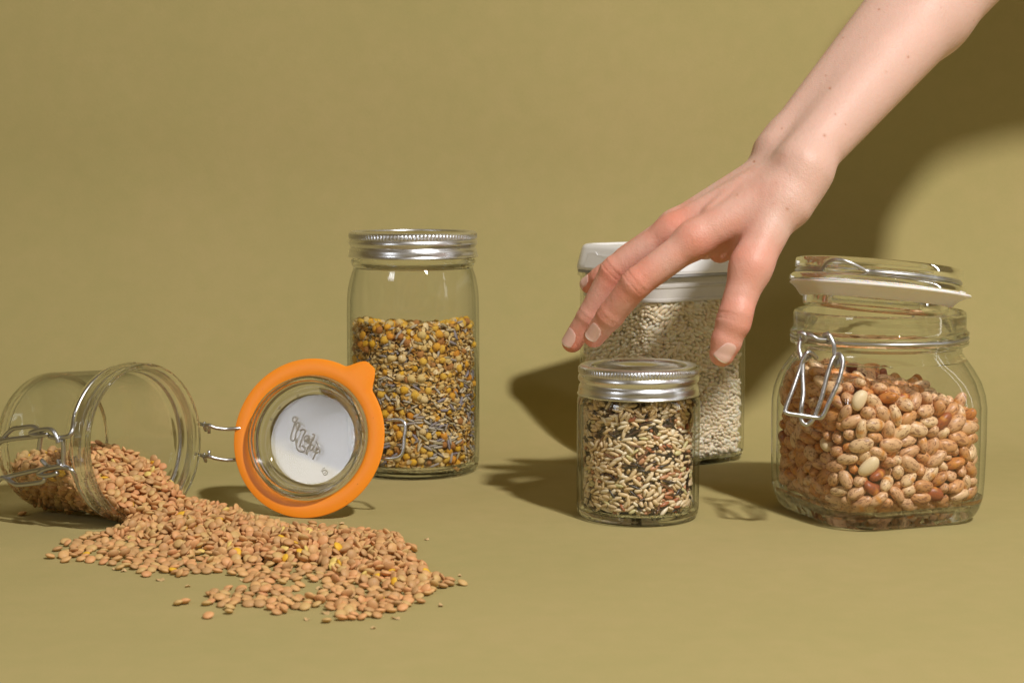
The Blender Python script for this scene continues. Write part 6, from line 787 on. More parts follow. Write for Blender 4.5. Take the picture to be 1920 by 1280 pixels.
def mass(name, items, label, cat, mat):
    """items: (mesh, 4x4 numpy matrix); everything past the individually built pieces, as one mesh"""
    cache = {}; VV, LT, LI, EE = [], [], [], []; base = 0
    for me, M in items:
        if me.name not in cache: cache[me.name] = mesh_arrays(me)
        v, lt, li, e = cache[me.name]
        VV.append(v @ M[:3, :3].T+M[:3, 3]); LT.append(lt); LI.append(li+base); base += len(v)
        if e is not None: EE.append(e)
    VV = np.concatenate(VV); LT = np.concatenate(LT); LI = np.concatenate(LI)
    me = bpy.data.meshes.new(name); me.vertices.add(len(VV)); me.vertices.foreach_set('co', VV.astype(np.float32).ravel())
    me.loops.add(len(LI)); me.loops.foreach_set('vertex_index', LI.astype(np.int32))
    me.polygons.add(len(LT)); me.polygons.foreach_set('loop_start', np.concatenate([[0], np.cumsum(LT)[:-1]]).astype(np.int32)); me.polygons.foreach_set('loop_total', LT.astype(np.int32))
    me.update(calc_edges=True); me.materials.append(mat); me.shade_smooth()
    if EE:
        a = me.attributes.new('eye', 'FLOAT', 'POINT'); a.data.foreach_set('value', np.concatenate(EE))
    o = bpy.data.objects.new(name, me); C.objects.link(o); tag(o, label, cat); o['kind'] = 'stuff'; return o
def place(key, origin, yaw, kinds, inward=None, layers=0, zs=1.0, remap=None, size=None, xs=1.0, flat=0, spin=0, zone=None, walls=None):
    """kinds: type -> (name, meshes, label, category, group, mass name, mass label, mass category, how many singly)"""
    P, Q, T, S = unpack(key); R = qmat(Q); P[:, 2] = .6+(P[:, 2]-.6)*zs; P[:, :2] *= xs
    if key == 'lentil': P[:, 0] = np.where(P[:, 0] > -20, -20+(P[:, 0]+20)*.955, P[:, 0])
    jr = np.random.RandomState(3)
    if flat: P[:, :2] += (P[:, 2] < .32)[:, None]*jr.uniform(-flat, flat, (len(P), 2))
    if spin:
        for i in range(len(P)):
            n_ = Vector((P[i][0], P[i][1], 0)).normalized(); R[i] = np.array(Matrix.Rotation(jr.normal(0, spin), 3, n_)) @ R[i]
    if remap: T = np.array([remap(t, p, i) for i, (t, p) in enumerate(zip(T, P))])
    if size: S = S*np.array([size[t] for t in T])
    n_data = len(P)
    if walls:      # the sides turned away from the viewer, filled with the same pieces
        rr = random.Random(9); NP, NR, NT = [], [], []; gap2 = walls[0]**2*1.7
        for p, n_ in walls[1](rr):
            p = np.array(p)
            if (((P-p)**2).sum(1) < gap2).any(): continue
            nv = Vector(n_).normalized(); t_ = nv.orthogonal().normalized(); t_.rotate(Quaternion(nv, rr.uniform(0, 6.28))); b2 = nv.cross(t_)
            NP.append(p); NR.append(np.array([[t_.x, b2.x, nv.x], [t_.y, b2.y, nv.y], [t_.z, b2.z, nv.z]])); NT.append(T[rr.randrange(n_data)])
        P = np.concatenate([P, NP]); R = np.concatenate([R, NR]); T = np.concatenate([T, NT]); S = np.concatenate([S, [rr.uniform(.85, 1.1) for _ in NP]])
    cz, sz = cos(yaw), sin(yaw)
    RZ = np.array([[cz, -sz, 0], [sz, cz, 0], [0, 0, 1]]); count = {}; rest = {}
    made = []
    rnd = random.Random(4)
    for i in range(len(P)):
        nm, meshes, lab, cat, grp, mnm, mlab, mcat, limit, singles = kinds[T[i]]
        s = S[i]*rnd.uniform(.95, 1.05)
        s3 = (s, s*rnd.uniform(.92, 1.06), s*rnd.uniform(.92, 1.06))
        M = np.eye(4); M[:3, :3] = RZ @ R[i] @ np.diag(s3); M[:3, 3] = (RZ @ P[i]+np.array(origin))*U
        me = meshes[rnd.randrange(len(meshes))]
        c = count.get(T[i], 0)
        if c < limit and i < n_data:
            o = bpy.data.objects.new(nm, me); C.objects.link(o)
            o.matrix_world = Matrix(M.tolist()); tag(o, lab % zone(RZ @ P[i]+np.array(origin)) if zone else lab, cat, grp); made.append((o, RZ @ P[i]+np.array(origin))); count[T[i]] = c+1
        else: rest.setdefault(T[i], []).append((me, M))
    # pieces behind the front layer
    for lay in range(1, layers+1):
        for i in range(len(P)):
            q = inward(P[i], lay, rnd)
            if q is None: continue
            nm, meshes = kinds[T[i]][:2]; rq = Quaternion((rnd.gauss(0, 1), rnd.gauss(0, 1), rnd.gauss(0, 1), rnd.gauss(0, 1))).normalized().to_matrix()
            M = np.eye(4); M[:3, :3] = np.array(rq)*S[i]; M[:3, 3] = (RZ @ q+np.array(origin))*U
            rest.setdefault(T[i], []).append((meshes[rnd.randrange(len(meshes))], M))
    for t, items in rest.items():
        k = kinds[t]; mass(k[5], items, k[6], k[7], k[1][0].materials[0])
    return made

def third(jar, z1, z2):
    return lambda p: 'near the bottom of '+jar if p[2] < z1 else ('at mid height in '+jar if p[2] < z2 else 'near the top of the fill in '+jar)
def heap(p):
    if p[0] < -21.5 and p[1] > 99.5: return 'still lying inside the tipped clamp jar'
    if p[1] < 90: return 'in the loose front edge of the spill nearest the viewer'
    if p[0] < -20: return 'at the left tip of the spill below the jar'
    if p[0] < -14: return 'in the thick heap just outside the jar mouth'
    return 'in the spill in front of the orange-sealed lid' if p[0] < -9 else 'at the far right end of the spill'
def faces(p):
    side = 'left face' if (p[0]-22.9)*cos(radians(20))+(p[1]-106)*sin(radians(20)) < -3.6 else 'front face'
    return ('low on the ' if p[2] < 3.4 else ('halfway up the ' if p[2] < 6 else 'in the top layer at the '))+side
def round_walls(r, z0, z1, d, y_split=None):
    def f(rr):
        out = []
        for k in range(int(2*pi*r/d)):
            for m in range(int((z1-z0)/(d*.72))):
                a = (k+rr.uniform(-.4, .4))*d/r; z = z0+(m+rr.uniform(-.4, .4))*d*.72; q = r-rr.uniform(0, .12); out.append(((q*cos(a), q*sin(a), z), (cos(a), sin(a), 0)))
        for k in range(int(pi*r*r/(d*d*.55))):
            a = rr.uniform(0, 2*pi); q = r*sqrt(rr.random())*.97; out.append(((q*cos(a), q*sin(a), z1-rr.uniform(0, .25)), (.2*cos(a), .2*sin(a), 1)))
        return out
    return f
def square_walls(h, z0, z1, d):
    def f(rr):
        out = []
        for s in range(4):
            ca, sa = cos(s*pi/2), sin(s*pi/2)
            for k in range(int(2*(h-.35)/d)+1):
                for m in range(int((z1-z0)/(d*.72))):
                    x = -h+.35+(k+rr.uniform(-.4, .4))*d; y = -h+rr.uniform(.0, .1)+max(0, abs(x)-h+.9)*.5; z = z0+(m+rr.uniform(-.4, .4))*d*.72
                    out.append(((x*ca-y*sa, x*sa+y*ca, z), (sa, -ca, 0)))
        for k in range(int(4*h*h/(d*d*.55))): out.append(((rr.uniform(-h, h)*.93, rr.uniform(-h, h)*.93, z1-rr.uniform(0, .25)), (.1, .1, 1)))
        return out
    return f
lens = [lens_mesh('lentil', .30, .135, MAT['lentil'], s) for s in range(6)]
place('lentil', (0, 0, 0), 0, {0: ('lentil', lens, 'brown lentil %s', 'lentil', 'lentils spilled from the jar', 'lentil_heap', 'mass of small brown lentils inside and under the spill of the lying jar', 'lentils', 300, None)}, lambda p, l, r: np.array([p[0]-.12*l, p[1]+.25*l, p[2]-.28*l]) if p[2]-.28*l > .14 else None, 2, flat=.17, zone=heap)
# loose skins, chips and strays round the edge of the spill
rs_ = random.Random(21)
MAT['skin_flake'] = princ('lentil_husk', (0.62, 0.42, 0.20), 0.6)[0]; MAT['split'] = princ('split_lentil', (0.85, 0.42, 0.05), 0.5)[0]
husk = [flake_mesh('lentil_husk', MAT['skin_flake'], s) for s in range(3)]
for px, py in ((215, 1068), (232, 1071), (128, 1042), (300, 1088), (345, 1079), (352, 1100), (408, 1118), (455, 1088), (505, 1098), (520, 976), (575, 1162), (610, 1150), (700, 1178), (742, 1160), (826, 1136), (862, 1080), (800, 1012), (640, 983), (470, 968), (170, 1010), (585, 1118), (598, 1104)):
    p = at(px, py, 100); t = CAMH/(CAMH-p.z); g = Vector((p.x*t, p.y*t, .06))
    o = bpy.data.objects.new('lentil_husk', husk[rs_.randrange(3)]); C.objects.link(o); s = rs_.uniform(.5, 1.0)
    o.location = g*U; o.scale = (s, s, s); o.rotation_euler = (rs_.uniform(-.2, .2), rs_.uniform(-.2, .2), rs_.uniform(0, 6))
    tag(o, 'small loose lentil husk lying by itself at the edge of the spill', 'husk', 'husks round the lentil spill')
beans = [seed_mesh('pinto_bean', .70, .46, .37, MAT['pinto'], 16, 9, .88, b, 0.0, True, s) for s, b in enumerate((.05, .12, .18, .08))]
bl = place('pinto', (22.9, 106, 0), radians(20), kinds={0: ('pinto_bean', beans, 'speckled tan pinto bean %s of the square jar', 'bean', 'pinto beans in the square clamp jar', 'pinto_bean_fill', 'pinto beans deeper in the square clamp jar behind the front layer', 'beans', 300, None)}, inward=lambda p, l, r: np.array([p[0]*(1-.14*l), p[1]*(1-.14*l), max(p[2]-.25*l, 1.2)]), layers=2, zone=faces)
def proj(p):
    q = p-np.array([0, 0, CAMH]); yy = q[1]*cos(PITCH)-q[2]*sin(PITCH); zz = q[1]*sin(PITCH)+q[2]*cos(PITCH); return 960+FPX*q[0]/yy, 640-FPX*zz/yy
special = [((1617, 756), 'peeled', 'pale skinless bean high up beside the clamp lever of the square jar'), ((1553, 842), 'peeled', 'pale skinless bean at mid height near the left corner of the square jar'), ((1630, 866), 'peeled', 'large pale half bean at the middle of the square jar front'), ((1612, 700), 'dark_bean', 'dark red bean on top of the pinto beans under the jar neck')]
used = set()
for (tx, ty), mk, lab in special:
    best = min((b for b in bl if b[0].name not in used), key=lambda b: hypot(proj(b[1])[0]-tx, proj(b[1])[1]-ty))
    used.add(best[0].name); o = best[0]; o.data = o.data.copy(); o.data.name = 'bean'; o.data.materials[0] = MAT[mk]; o['label'] = lab; o['category'] = 'bean'
    if 'group' in o: del o['group']
g1 = [seed_mesh('brown_rice_grain', .36, .13, .12, MAT['brown_rice'], 8, 5, .9, 0, .04, seed=s) for s in range(3)]+[seed_mesh('brown_rice_grain', .27, .155, .13, MAT['brown_rice'], 8, 5, .85, 0, .03, seed=9)]
w1 = [seed_mesh('wild_rice_grain', .52, .085, .075, MAT['wild_rice'], 6, 5, 1.0, b, .03, seed=s) for s, b in ((1, 0), (2, .4))]
place('blend', (7.86, 105.2, 0), radians(10), {0: ('brown_rice_grain', g1[:3], 'long pale brown rice grain %s', 'rice grain', 'pale grains in the small jar', 'brown_rice_fill', 'pale brown rice grains filling the small jar behind the front layer', 'rice', 300, None),
    1: ('short_rice_grain', g1[3:], 'short plump cream rice grain %s', 'rice grain', 'short grains in the small jar', 'short_rice_fill', 'short plump cream grains inside the small jar', 'rice', 300, None),
    2: ('wild_rice_grain', w1, 'thin dark wild rice grain %s', 'rice grain', 'black grains in the small jar', 'wild_rice_fill', 'thin black wild rice grains inside the small jar', 'rice', 300, None)}, lambda p, l, r: np.array([p[0]*(1-.09*l), p[1]*(1-.09*l), max(p[2]-.06*l, .8)]), 3, spin=.5, walls=(.30, round_walls(3.32, .75, 7.2, .34)), remap=lambda t, p, i: 0 if t == 2 and i % 4 == 0 else t, zone=third('the small jar', 2.6, 5.2))
r1 = [seed_mesh('white_rice_grain', .34, .165, .14, MAT['rice'], 8, 5, .85, b, .03, seed=s) for s, b in ((1, 0), (2, .15), (3, .1))]
place('rice', (11.2, 126.7, 0), radians(34), {0: ('white_rice_grain', r1, 'plump white rice grain %s', 'rice grain', 'white grains in the square container', 'white_rice_fill', 'white rice filling the square container behind the hand', 'rice', 300, None)}, lambda p, l, r: np.array([p[0]*(1-.075*l)+r.uniform(-.1, .1), p[1]*(1-.075*l)+r.uniform(-.1, .1), max(p[2]-.05*l, .7)]), 2, size=(1.08,), walls=(.30, square_walls(4.34, .7, 11.7, .38)), zone=third('the square container', 4.5, 9))
cb = []
for s in range(4):
    me = seed_mesh('chamomile_head', (.36, .30, .33, .27)[s], (.34, .31, .28, .28)[s], (.27, .30, .30, .22)[s], MAT['chamomile'], 14, 8, .95, 0, .15, seed=s); cb.append(me)
lv = [seed_mesh('lavender_bud', .36, .10, .09, MAT['lavender'], 6, 4, .7, b, .10, seed=s) for s, b in ((1, .3), (2, .6), (3, 0))]
fl = [flake_mesh('dried_petal', MAT['petals'], s) for s in range(6)]
place('cham', (-7.03, 121.3, 0), 0, {0: ('chamomile_head', cb, 'round yellow chamomile head %s', 'flower head', 'chamomile heads in the tall jar', 'chamomile_fill', 'dried chamomile heads deeper inside the tall jar', 'flower heads', 300, None),
    1: ('lavender_bud', lv, 'narrow grey lavender bud %s', 'flower bud', 'lavender buds in the tall jar', 'lavender_fill', 'grey lavender buds deeper inside the tall jar', 'flower buds', 300, None),
    2: ('dried_petal', fl, 'crumpled straw-coloured petal %s', 'petal', 'petals in the tall jar', 'petal_fill', 'crumbled straw-coloured petals filling the tall jar', 'petals', 300, None)}, lambda p, l, r: np.array([p[0]*(1-.08*l), p[1]*(1-.08*l), max(p[2]-.06*l, .8)]), 4, remap=lambda t, p, i: 1 if t == 1 and (p[2] < 2.0+3.2*sin(atan2(p[1], p[0])*2+2.4)**2+2 or i % 5 == 0) else ((0 if i % 5 < 2 else 2) if t == 1 else t), walls=(.33, round_walls(4.2, .8, 10.3, .42)), zone=third('the tall jar', 3.5, 7), size=(.94, 1.0, .92))

# ---------------------------------------------------------------- reaching arm and hand: one continuous skin grown from tapered bones
bones = []   # (a, b, ra, rb)
def cone(a, b, ra, rb): return (np.array(at(*a)), np.array(at(*b)), ra, rb)
ARM = [cone((1502, 308, 103.8), (1741, 26, 112.4), 1.62, 2.70), cone((1466, 288, 106.4), (1728, -15, 114.2), 1.64, 2.70),
       cone((1452, 291, 107.0), (1472, 268, 107.2), 1.18, 1.2), cone((1510, 325, 103.6), (1480, 380, 103.0), 1.62, 1.5),
       cone((1741, 26, 112.4), (1975, -235, 118), 2.70, 3.3), cone((1728, -15, 114.2), (1965, -275, 119.5), 2.70, 3.3)]
PALM = [cone((1490, 345, 103.6), (1302, 450, 103.0), 1.45, 1.10), cone((1478, 328, 104.6), (1262, 434, 104.9), 1.45, 1.02),
        cone((1462, 312, 105.9), (1266, 424, 106.8), 1.32, .98), cone((1455, 318, 106.8), (1296, 424, 108.4), 1.2, .90),
        cone((1465, 375, 103.2), (1408, 500, 101.2), 1.48, 1.16), cone((1440, 400, 105.2), (1322, 452, 106.0), 1.55, 1.15), cone((1420, 430, 103.6), (1350, 470, 104.0), 1.15, .75),
        cone((1400, 420, 108.0), (1330, 440, 108.2), 1.2, 1.0)]
FING = {'index': [cone((1302, 450, 103.0), (1193, 531, 102.9), 1.02, .93), cone((1193, 531, 102.9), (1145, 591, 103.9), .93, .82), cone((1145, 591, 103.9), (1114, 631, 104.7), .82, .67)],
        'middle': [cone((1262, 434, 104.9), (1152, 507, 105.6), .98, .88), cone((1152, 507, 105.6), (1106, 592, 106.3), .88, .78), cone((1106, 592, 106.3), (1073, 641, 107.0), .78, .66)],
        'ring': [cone((1266, 424, 106.8), (1180, 482, 108.2), .92, .84), cone((1180, 482, 108.2), (1129, 519, 109.3), .84, .72), cone((1129, 519, 109.3), (1105, 533, 110.0), .72, .60)],
        'little': [cone((1296, 424, 108.4), (1215, 482, 110.5), .80, .72), cone((1215, 482, 110.5), (1172, 515, 111.8), .72, .62), cone((1172, 515, 111.8), (1150, 532, 112.5), .62, .52)],
        'thumb': [cone((1408, 500, 101.2), (1374, 600, 100.3), 1.12, .96), cone((1374, 600, 100.3), (1362, 640, 100.2), .96, .88), cone((1362, 640, 100.2), (1354, 663, 100.2), .88, .76)]}
BUMP = [cone((1312, 440, 102.8), (1290, 450, 102.9), .50, .48), cone((1260, 427, 104.9), (1244, 436, 104.9), .50, .46),
        cone((1385, 588, 100.0), (1381, 606, 100.0), .76, .76),
        cone((1440, 352, 103.4), (1310, 432, 102.75), .34, .34), cone((1420, 335, 104.6), (1262, 420, 104.6), .34, .34), cone((1392, 345, 104.4), (1330, 395, 103.4), .20, .16)]
def rcone(P, c):
    a, b, ra, rb = c; ba = b-a; L2 = ba @ ba; pa = P-a
    h = np.clip(pa @ ba/L2, 0, 1); d = np.sqrt(((pa-h[:, None]*ba)**2).sum(1)); return d-(ra+(rb-ra)*h)
def smin(a, b, k):
    h = np.clip(.5+.5*(b-a)/k, 0, 1); return b+(a-b)*h-k*h*(1-h)
CREASE = []   # (point, axis, width, depth)
for f, lst in FING.items():
    for i, c in enumerate(lst[1:]):
        axis = (c[1]-lst[i][0]); axis = axis/np.linalg.norm(axis)
        offs = (-.16, .0, .17) if i == 0 or f == 'thumb' else (-.08, .08)
        if f == 'thumb' and i == 1: continue
        for o_ in offs: CREASE.append((c[0]+axis*o_, axis, .065, .055 if i == 0 else .03))
def sdf(P):
    d = None
    for c in ARM: x = rcone(P, c); d = x if d is None else smin(d, x, 1.0)
    for c in PALM: d = smin(d, rcone(P, c), .75)
    tot = d
    for f, lst in FING.items():
        x = None
        for c in lst: y = rcone(P, c); x = y if x is None else smin(x, y, .22)
        tot = np.minimum(tot, smin(d, x, .62 if f != 'thumb' else .8))
    for c in BUMP: tot = smin(tot, rcone(P, c), .5)
    for p0, axis, wd, dp in CREASE:
        q = P-p0; u = q @ axis; lat = np.sqrt(np.maximum((q*q).sum(1)-u*u, 0))
        dors = (q-u[:, None]*axis) @ np.array([-.25, -.80, .55])
        mask = np.clip((1.25-lat)/.25, 0, 1)*np.clip(dors/.35, 0, 1)
        tot = tot+dp*np.exp(-(u/wd)**2)*mask
    return tot
def grow(h=0.10):
    lo = np.array([2.0, 97.5, 8.2]); hi = np.array([43.0, 121.5, 47.0])
    n = np.ceil((hi-lo)/h).astype(int)//8*8+8
    cb_ = n//8; gi = np.stack(np.meshgrid(*[np.arange(k) for k in cb_], indexing='ij'), -1).reshape(-1, 3)
    cen = lo+(gi*8+4)*h; dc = sdf(cen); act = gi[np.abs(dc) < 8*h*1.1]
    G = np.full(n+1, 9.0, np.float32)
    # sign far away
    off = np.stack(np.meshgrid(*[np.arange(9)]*3, indexing='ij'), -1).reshape(-1, 3)
    inside = gi[dc < -8*h*1.1]
    for g in inside: G[g[0]*8:g[0]*8+9, g[1]*8:g[1]*8+9, g[2]*8:g[2]*8+9] = -9
    mark = np.zeros(n+1, bool)
    for g in act: mark[g[0]*8:g[0]*8+9, g[1]*8:g[1]*8+9, g[2]*8:g[2]*8+9] = True
    idx = np.argwhere(mark)
    vals = np.concatenate([sdf(lo+idx[i:i+400000]*h) for i in range(0, len(idx), 400000)])
    G[idx[:, 0], idx[:, 1], idx[:, 2]] = vals
    S = G < 0
    # surface nets
    cnt = np.zeros(tuple(np.array(G.shape)-1), np.int8)
    for dx in (0, 1):
        for dy in (0, 1):
            for dz in (0, 1): cnt += S[dx:S.shape[0]-1+dx, dy:S.shape[1]-1+dy, dz:S.shape[2]-1+dz]
    cells = np.argwhere((cnt > 0) & (cnt < 8)); cid = -np.ones(cnt.shape, np.int32); cid[cells[:, 0], cells[:, 1], cells[:, 2]] = np.arange(len(cells))
    acc = np.zeros((len(cells), 3)); na = np.zeros(len(cells))
    cor = [(a, b, c) for a in (0, 1) for b in (0, 1) for c in (0, 1)]
    for i, p in enumerate(cor):
        for q in cor[i+1:]:
            if sum(abs(x-y) for x, y in zip(p, q)) != 1: continue
            g0 = G[cells[:, 0]+p[0], cells[:, 1]+p[1], cells[:, 2]+p[2]]; g1_ = G[cells[:, 0]+q[0], cells[:, 1]+q[1], cells[:, 2]+q[2]]
            m_ = (g0 < 0) != (g1_ < 0); t = np.where(m_, g0/np.where(m_, g0-g1_, 1), 0)[:, None]
            acc += np.where(m_[:, None], np.array(p)+t*(np.array(q)-np.array(p)), 0); na += m_
    V = lo+(cells+acc/na[:, None])*h
    F = []
    for axn in range(3):
        b_, c_ = [(1, 2), (2, 0), (0, 1)][axn]
        sl0 = [slice(None)]*3; sl1 = [slice(None)]*3; sl0[axn] = slice(0, -1); sl1[axn] = slice(1, None)
        A, B = S[tuple(sl0)], S[tuple(sl1)]; e = np.argwhere(A != B)
        e = e[(e[:, b_] > 0) & (e[:, c_] > 0) & (e[:, b_] < S.shape[b_]-1) & (e[:, c_] < S.shape[c_]-1)]
        sgn = A[e[:, 0], e[:, 1], e[:, 2]]
        def ci(db, dc_):
            x = e.copy(); x[:, b_] += db; x[:, c_] += dc_; return cid[x[:, 0], x[:, 1], x[:, 2]]
        q = np.stack([ci(-1, -1), ci(0, -1), ci(0, 0), ci(-1, 0)], 1)
        q[~sgn] = q[~sgn][:, ::-1]; F.append(q)
    F = np.concatenate(F); F = F[(F >= 0).all(1)]
    for _ in range(2):      # settle the vertices on the surface
        e = 0.02; d0 = sdf(V); gr = np.stack([sdf(V+np.eye(3)[i]*e)-d0 for i in range(3)], 1)/e
        V = V-gr*(d0/np.maximum((gr*gr).sum(1), .2))[:, None]
    return V, F
V, F = grow()
me = bpy.data.meshes.new('skin'); me.vertices.add(len(V)); me.vertices.foreach_set('co', (V*U).astype(np.float32).ravel())
me.loops.add(len(F)*4); me.loops.foreach_set('vertex_index', F.astype(np.int32).ravel()); me.polygons.add(len(F)); me.polygons.foreach_set('loop_start', (np.arange(len(F))*4).astype(np.int32)); me.polygons.foreach_set('loop_total', np.full(len(F), 4, np.int32))
me.update(calc_edges=True); me.shade_smooth()
# skin colour: paler arm, pinker hand, redder knuckles and fingertips, freckles
red = np.zeros(len(V))
def blob(p, r, k):
    global red
    k *= .5; r *= 1.35
    red = np.maximum(red, k*np.exp(-((V-np.array(p))**2).sum(1)/(r*r)))
for c, k in ((FING['index'][1][0], .75), (FING['middle'][1][0], .7), (FING['ring'][1][0], .7), (FING['index'][2][1], .9), (FING['middle'][2][1], .9), (FING['ring'][2][1], .95), (FING['thumb'][2][1], .85), (FING['thumb'][0][1], .8), (FING['index'][0][0], .7), (FING['middle'][0][0], .8), (FING['index'][1][1], .6), (FING['middle'][1][1], .55)): blob(c, 1.25, k)
for a, b in (((1408, 500, 101.5), .5), ((1350, 480, 103), .6), ((1300, 440, 103), .45)): blob(at(*a), 1.9, b)
hand_zone = np.clip((30-V[:, 0]-(V[:, 2]-8)*.9+6)/16, 0, 1)*.52
red = np.clip(np.maximum(red, 0)+hand_zone, 0, 1)
mole = np.zeros(len(V))
for x, y, Y, r, k in ((1476, 392, 101.8, .10, .9), (1414, 303, 105.2, .09, 1), (1703, 107, 107.5, .09, 1), (1648, 18, 107.5, .09, .9), (1581, 71, 106.5, .07, .8), (1661, 135, 107.0, .07, .7), (1548, 142, 105.8, .07, .7), (1556, 166, 105.5, .10, .8), (1566, 214, 104.5, .09, .7), (1585, 233, 104.2, .06, .6), (1546, 254, 104.0, .12, .9), (1466, 241, 105.6, .07, .8), (1450, 382, 102.2, .07, .7), (1382, 365, 103.2, .08, .6), (1381, 431, 102.3, .08, .5), (1418, 446, 102.2, .06, .5), (1481, 328, 102.4, .06, .5), (1455, 343, 102.6, .06, .6), (1765, 14, 107.6, .06, .7), (1826, 39, 109, .06, .7), (1614, 71, 106.4, .06, .5)):
    o_ = np.array([0, 0, CAMH]); dr = np.array(at(x, y, Y))-o_; dr /= np.linalg.norm(dr); q = V-o_; u = q @ dr; lat = np.sqrt(np.maximum((q*q).sum(1)-u*u, 0))
    mole = np.maximum(mole, k*np.exp(-(lat/(r*.75))**2)*((np.abs(u-np.linalg.norm(np.array(at(x, y, Y))-o_)) < 4)))
for nm, arr in (('red', red), ('mole', mole)):
    a = me.attributes.new(nm, 'FLOAT', 'POINT'); a.data.foreach_set('value', arr.astype(np.float32))
m, nt, p = princ('skin', (.7, .45, .35), .50)
ar = nt.nodes.new('ShaderNodeAttribute'); ar.attribute_name = 'red'; am = nt.nodes.new('ShaderNodeAttribute'); am.attribute_name = 'mole'
n1 = noise_tex(nt, 45, 4); rv = math_node(nt, 'ADD', ar.outputs['Fac'], math_node(nt, 'MULTIPLY', math_node(nt, 'SUBTRACT', n1, 0.5), 0.9))
c = ramp(nt, rv, [(0, (0.675, 0.435, 0.355)), (0.3, (0.715, 0.455, 0.370)), (1, (0.72, 0.27, 0.185))])
mm = nt.nodes.new('ShaderNodeMix'); mm.data_type = 'RGBA'; nt.links.new(am.outputs['Fac'], mm.inputs[0]); nt.links.new(c, mm.inputs[6]); mm.inputs[7].default_value = (0.42, 0.15, 0.07, 1)
nt.links.new(mm.outputs[2], p.inputs['Base Color'])
p.inputs['Subsurface Weight'].default_value = 0.25; p.inputs['Subsurface Radius'].default_value = (0.006, 0.0022, 0.0012); p.inputs['Specular IOR Level'].default_value = 0.4
vo = nt.nodes.new('ShaderNodeTexVoronoi'); vo.inputs['Scale'].default_value = 900; g_ = nt.nodes.new('ShaderNodeNewGeometry'); nt.links.new(g_.outputs['Position'], vo.inputs['Vector'])
mp = nt.nodes.new('ShaderNodeMapping'); mp.inputs['Rotation'].default_value = (0, radians(48), 0); mp.inputs['Scale'].default_value = (1, 1, .28); nt.links.new(g_.outputs['Position'], mp.inputs[0])
hgt = math_node(nt, 'ADD', math_node(nt, 'MULTIPLY', vo.outputs['Distance'], .5), math_node(nt, 'ADD', noise_tex(nt, 260, 4), math_node(nt, 'MULTIPLY', noise_tex(nt, 170, 3, mp.outputs[0]), 1.2))); bump(nt, p, hgt, 0.38, 0.0006)
MAT['skin'] = m; me.materials.append(m)
person = bpy.data.objects.new('person', me); C.objects.link(person)
person.data.transform(Matrix.Translation(-Vector(at(1480, 340, 105))*U)); person.location = Vector(at(1480, 340, 105))*U
tag(person, 'bare arm reaching in from the upper right, hand spread over the small jar', 'person')
bpy.context.view_layer.update()
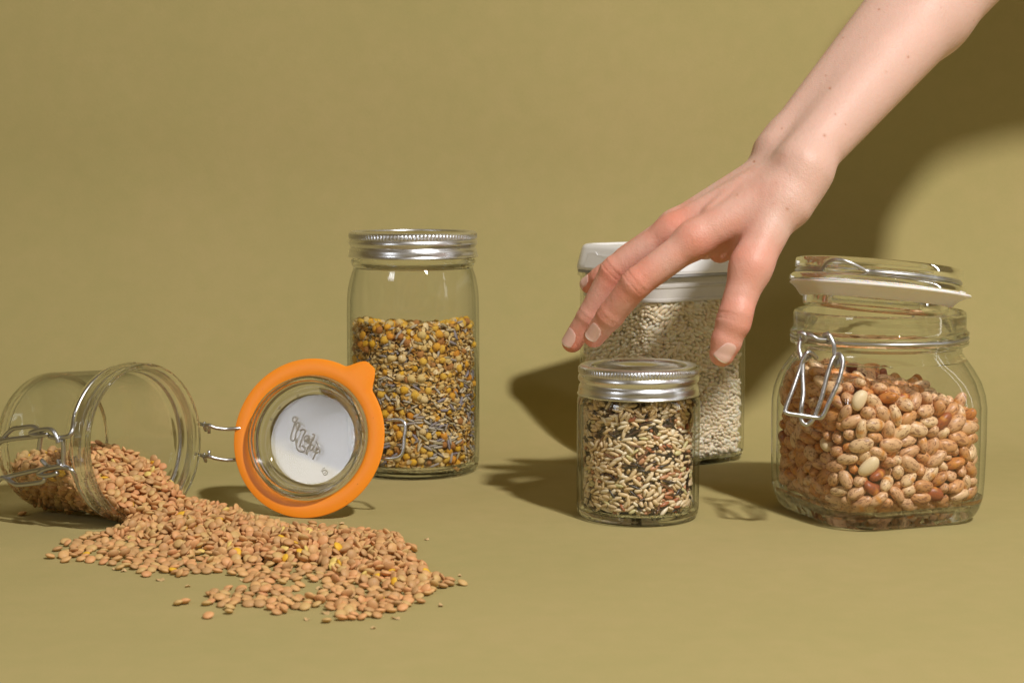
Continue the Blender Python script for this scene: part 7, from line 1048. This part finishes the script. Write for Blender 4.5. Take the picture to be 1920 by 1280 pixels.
# fingernails, laid on the skin
m, nt, p = princ('fingernail', (0.80, 0.52, 0.45), 0.12); p.inputs['Subsurface Weight'].default_value = 0.1; p.inputs['Subsurface Radius'].default_value = (0.003, .001, .001); MAT['nail'] = m
m, nt, p = princ('nail_edge', (0.86, 0.76, 0.68), 0.3); MAT['nail_tip'] = m
def nail(px, py, Y, axis, half_len, half_w, tilt=(0, 0, 0)):
    o_ = np.array([0, 0, CAMH]); dr = np.array(at(px, py, Y))-o_; L0 = np.linalg.norm(dr); dr /= L0
    def hit(start, d):
        t = 0.0
        for _ in range(60):
            s = sdf((start+d*t)[None])[0]
            if s < .004: break
            t += s*.8
        return start+d*t
    c0 = hit(o_+dr*(L0-6), dr)
    e = .03; n_ = np.array([sdf((c0+np.eye(3)[i]*e)[None])[0]-sdf((c0-np.eye(3)[i]*e)[None])[0] for i in range(3)]); n_ /= np.linalg.norm(n_)
    n_ = n_+np.array(tilt); n_ /= np.linalg.norm(n_)
    a_ = axis-n_*(axis @ n_); a_ /= np.linalg.norm(a_); b_ = np.cross(n_, a_)
    nu, nv = 15, 11; rowsP = []
    for i in range(nu):
        for j in range(nv):
            u = -1+2*i/(nu-1); v = -1+2*j/(nv-1)
            wdt = half_w*(1-.22*max(0, -u-.3)**1.0*1.3-.06*max(0, u))*(1 if abs(u) < .999 else .86)
            x = half_len*u+(.12*half_len*(1-v*v) if u > 0 else -.18*half_len*(1-v*v))*abs(u)
            st = c0+a_*x+b_*(wdt*v)+n_*1.2; h_ = hit(st, -n_)
            lift = .022*(1-v**6)*(1 if u > -.9 else .2)+(.022 if u > .8 else 0)
            rowsP.append(h_+n_*lift)
    rowsP = np.array(rowsP); low = rowsP-n_*.05
    V_ = np.concatenate([rowsP, low]); F_, mi_ = [], []
    for i in range(nu-1):
        for j in range(nv-1):
            a = i*nv+j; F_.append((a, a+nv, a+nv+1, a+1)); mi_.append(1 if i >= nu-2 else 0)
    T_ = nu*nv; rim = [j for j in range(nv)]+[i*nv+nv-1 for i in range(1, nu)]+[(nu-1)*nv+j for j in range(nv-2, -1, -1)]+[i*nv for i in range(nu-2, 0, -1)]
    for k in range(len(rim)): a, b = rim[k], rim[(k+1) % len(rim)]; F_.append((a, b, b+T_, a+T_)); mi_.append(0)
    Pl = [tuple(Vector(v)-Vector(at(1480, 340, 105))) for v in V_]
    o = obj('fingernail', Pl, F_, [MAT['nail'], MAT['nail_tip']], person, midx=mi_, angle=60)
    bm = bmesh.new(); bm.from_mesh(o.data); bmesh.ops.recalc_face_normals(bm, faces=bm.faces); bm.to_mesh(o.data); bm.free()
ax_i = FING['index'][2][1]-FING['index'][2][0]; ax_m = FING['middle'][2][1]-FING['middle'][2][0]; ax_r = FING['ring'][2][1]-FING['ring'][2][0]; ax_t = FING['thumb'][0][1]-FING['thumb'][0][0]
nail(1110, 622, 103.8, ax_i, .52, .40, (-.55, 0, .25))
nail(1064, 632, 106.0, ax_m, .54, .42, (-.50, 0, .25))
nail(1093, 526, 109.2, ax_r, .45, .34, (-.45, 0, .5))
nail(1363, 662, 99.6, ax_t+np.array([.0, 0, 0]), .56, .46, (.30, 0, 0))
# unseen stand-in added above the frame, shaped to cast the elbow and upper-arm shadow
def shadow_sleeve():
    P = [np.array(at(1880, -140, 116.5)), np.array([38.0, 119, 48.0]), np.array([42.5, 119.5, 53.5]), np.array([52, 120, 57.0]), np.array([66, 120, 60.5])]
    R_ = [3.9, 4.6, 5.4, 6.6, 9.5]
    def rf(t):
        x = t*(len(R_)-1); i = min(int(x), len(R_)-2); return R_[i]+(R_[i+1]-R_[i])*(x-i)
    V, F = tube([tuple(p) for p in P], 1, 10, seg=40, rfun=rf)
    V = [tuple(Vector(v)+Vector((noise.noise(Vector(v)*.35)*.35, 0, noise.noise(Vector(v)*.3+Vector((5, 0, 0)))*.4))) for v in V]
    V = [tuple(Vector(v)-Vector(at(1480, 340, 105))) for v in V]
    return V, F
m, nt, p = princ('shadow_sleeve_cotton', (0.55, 0.52, 0.47), 0.9); MAT['shadow_sleeve'] = m
V, F = shadow_sleeve(); obj('shadow_sleeve', V, F, MAT['shadow_sleeve'], person, angle=60)
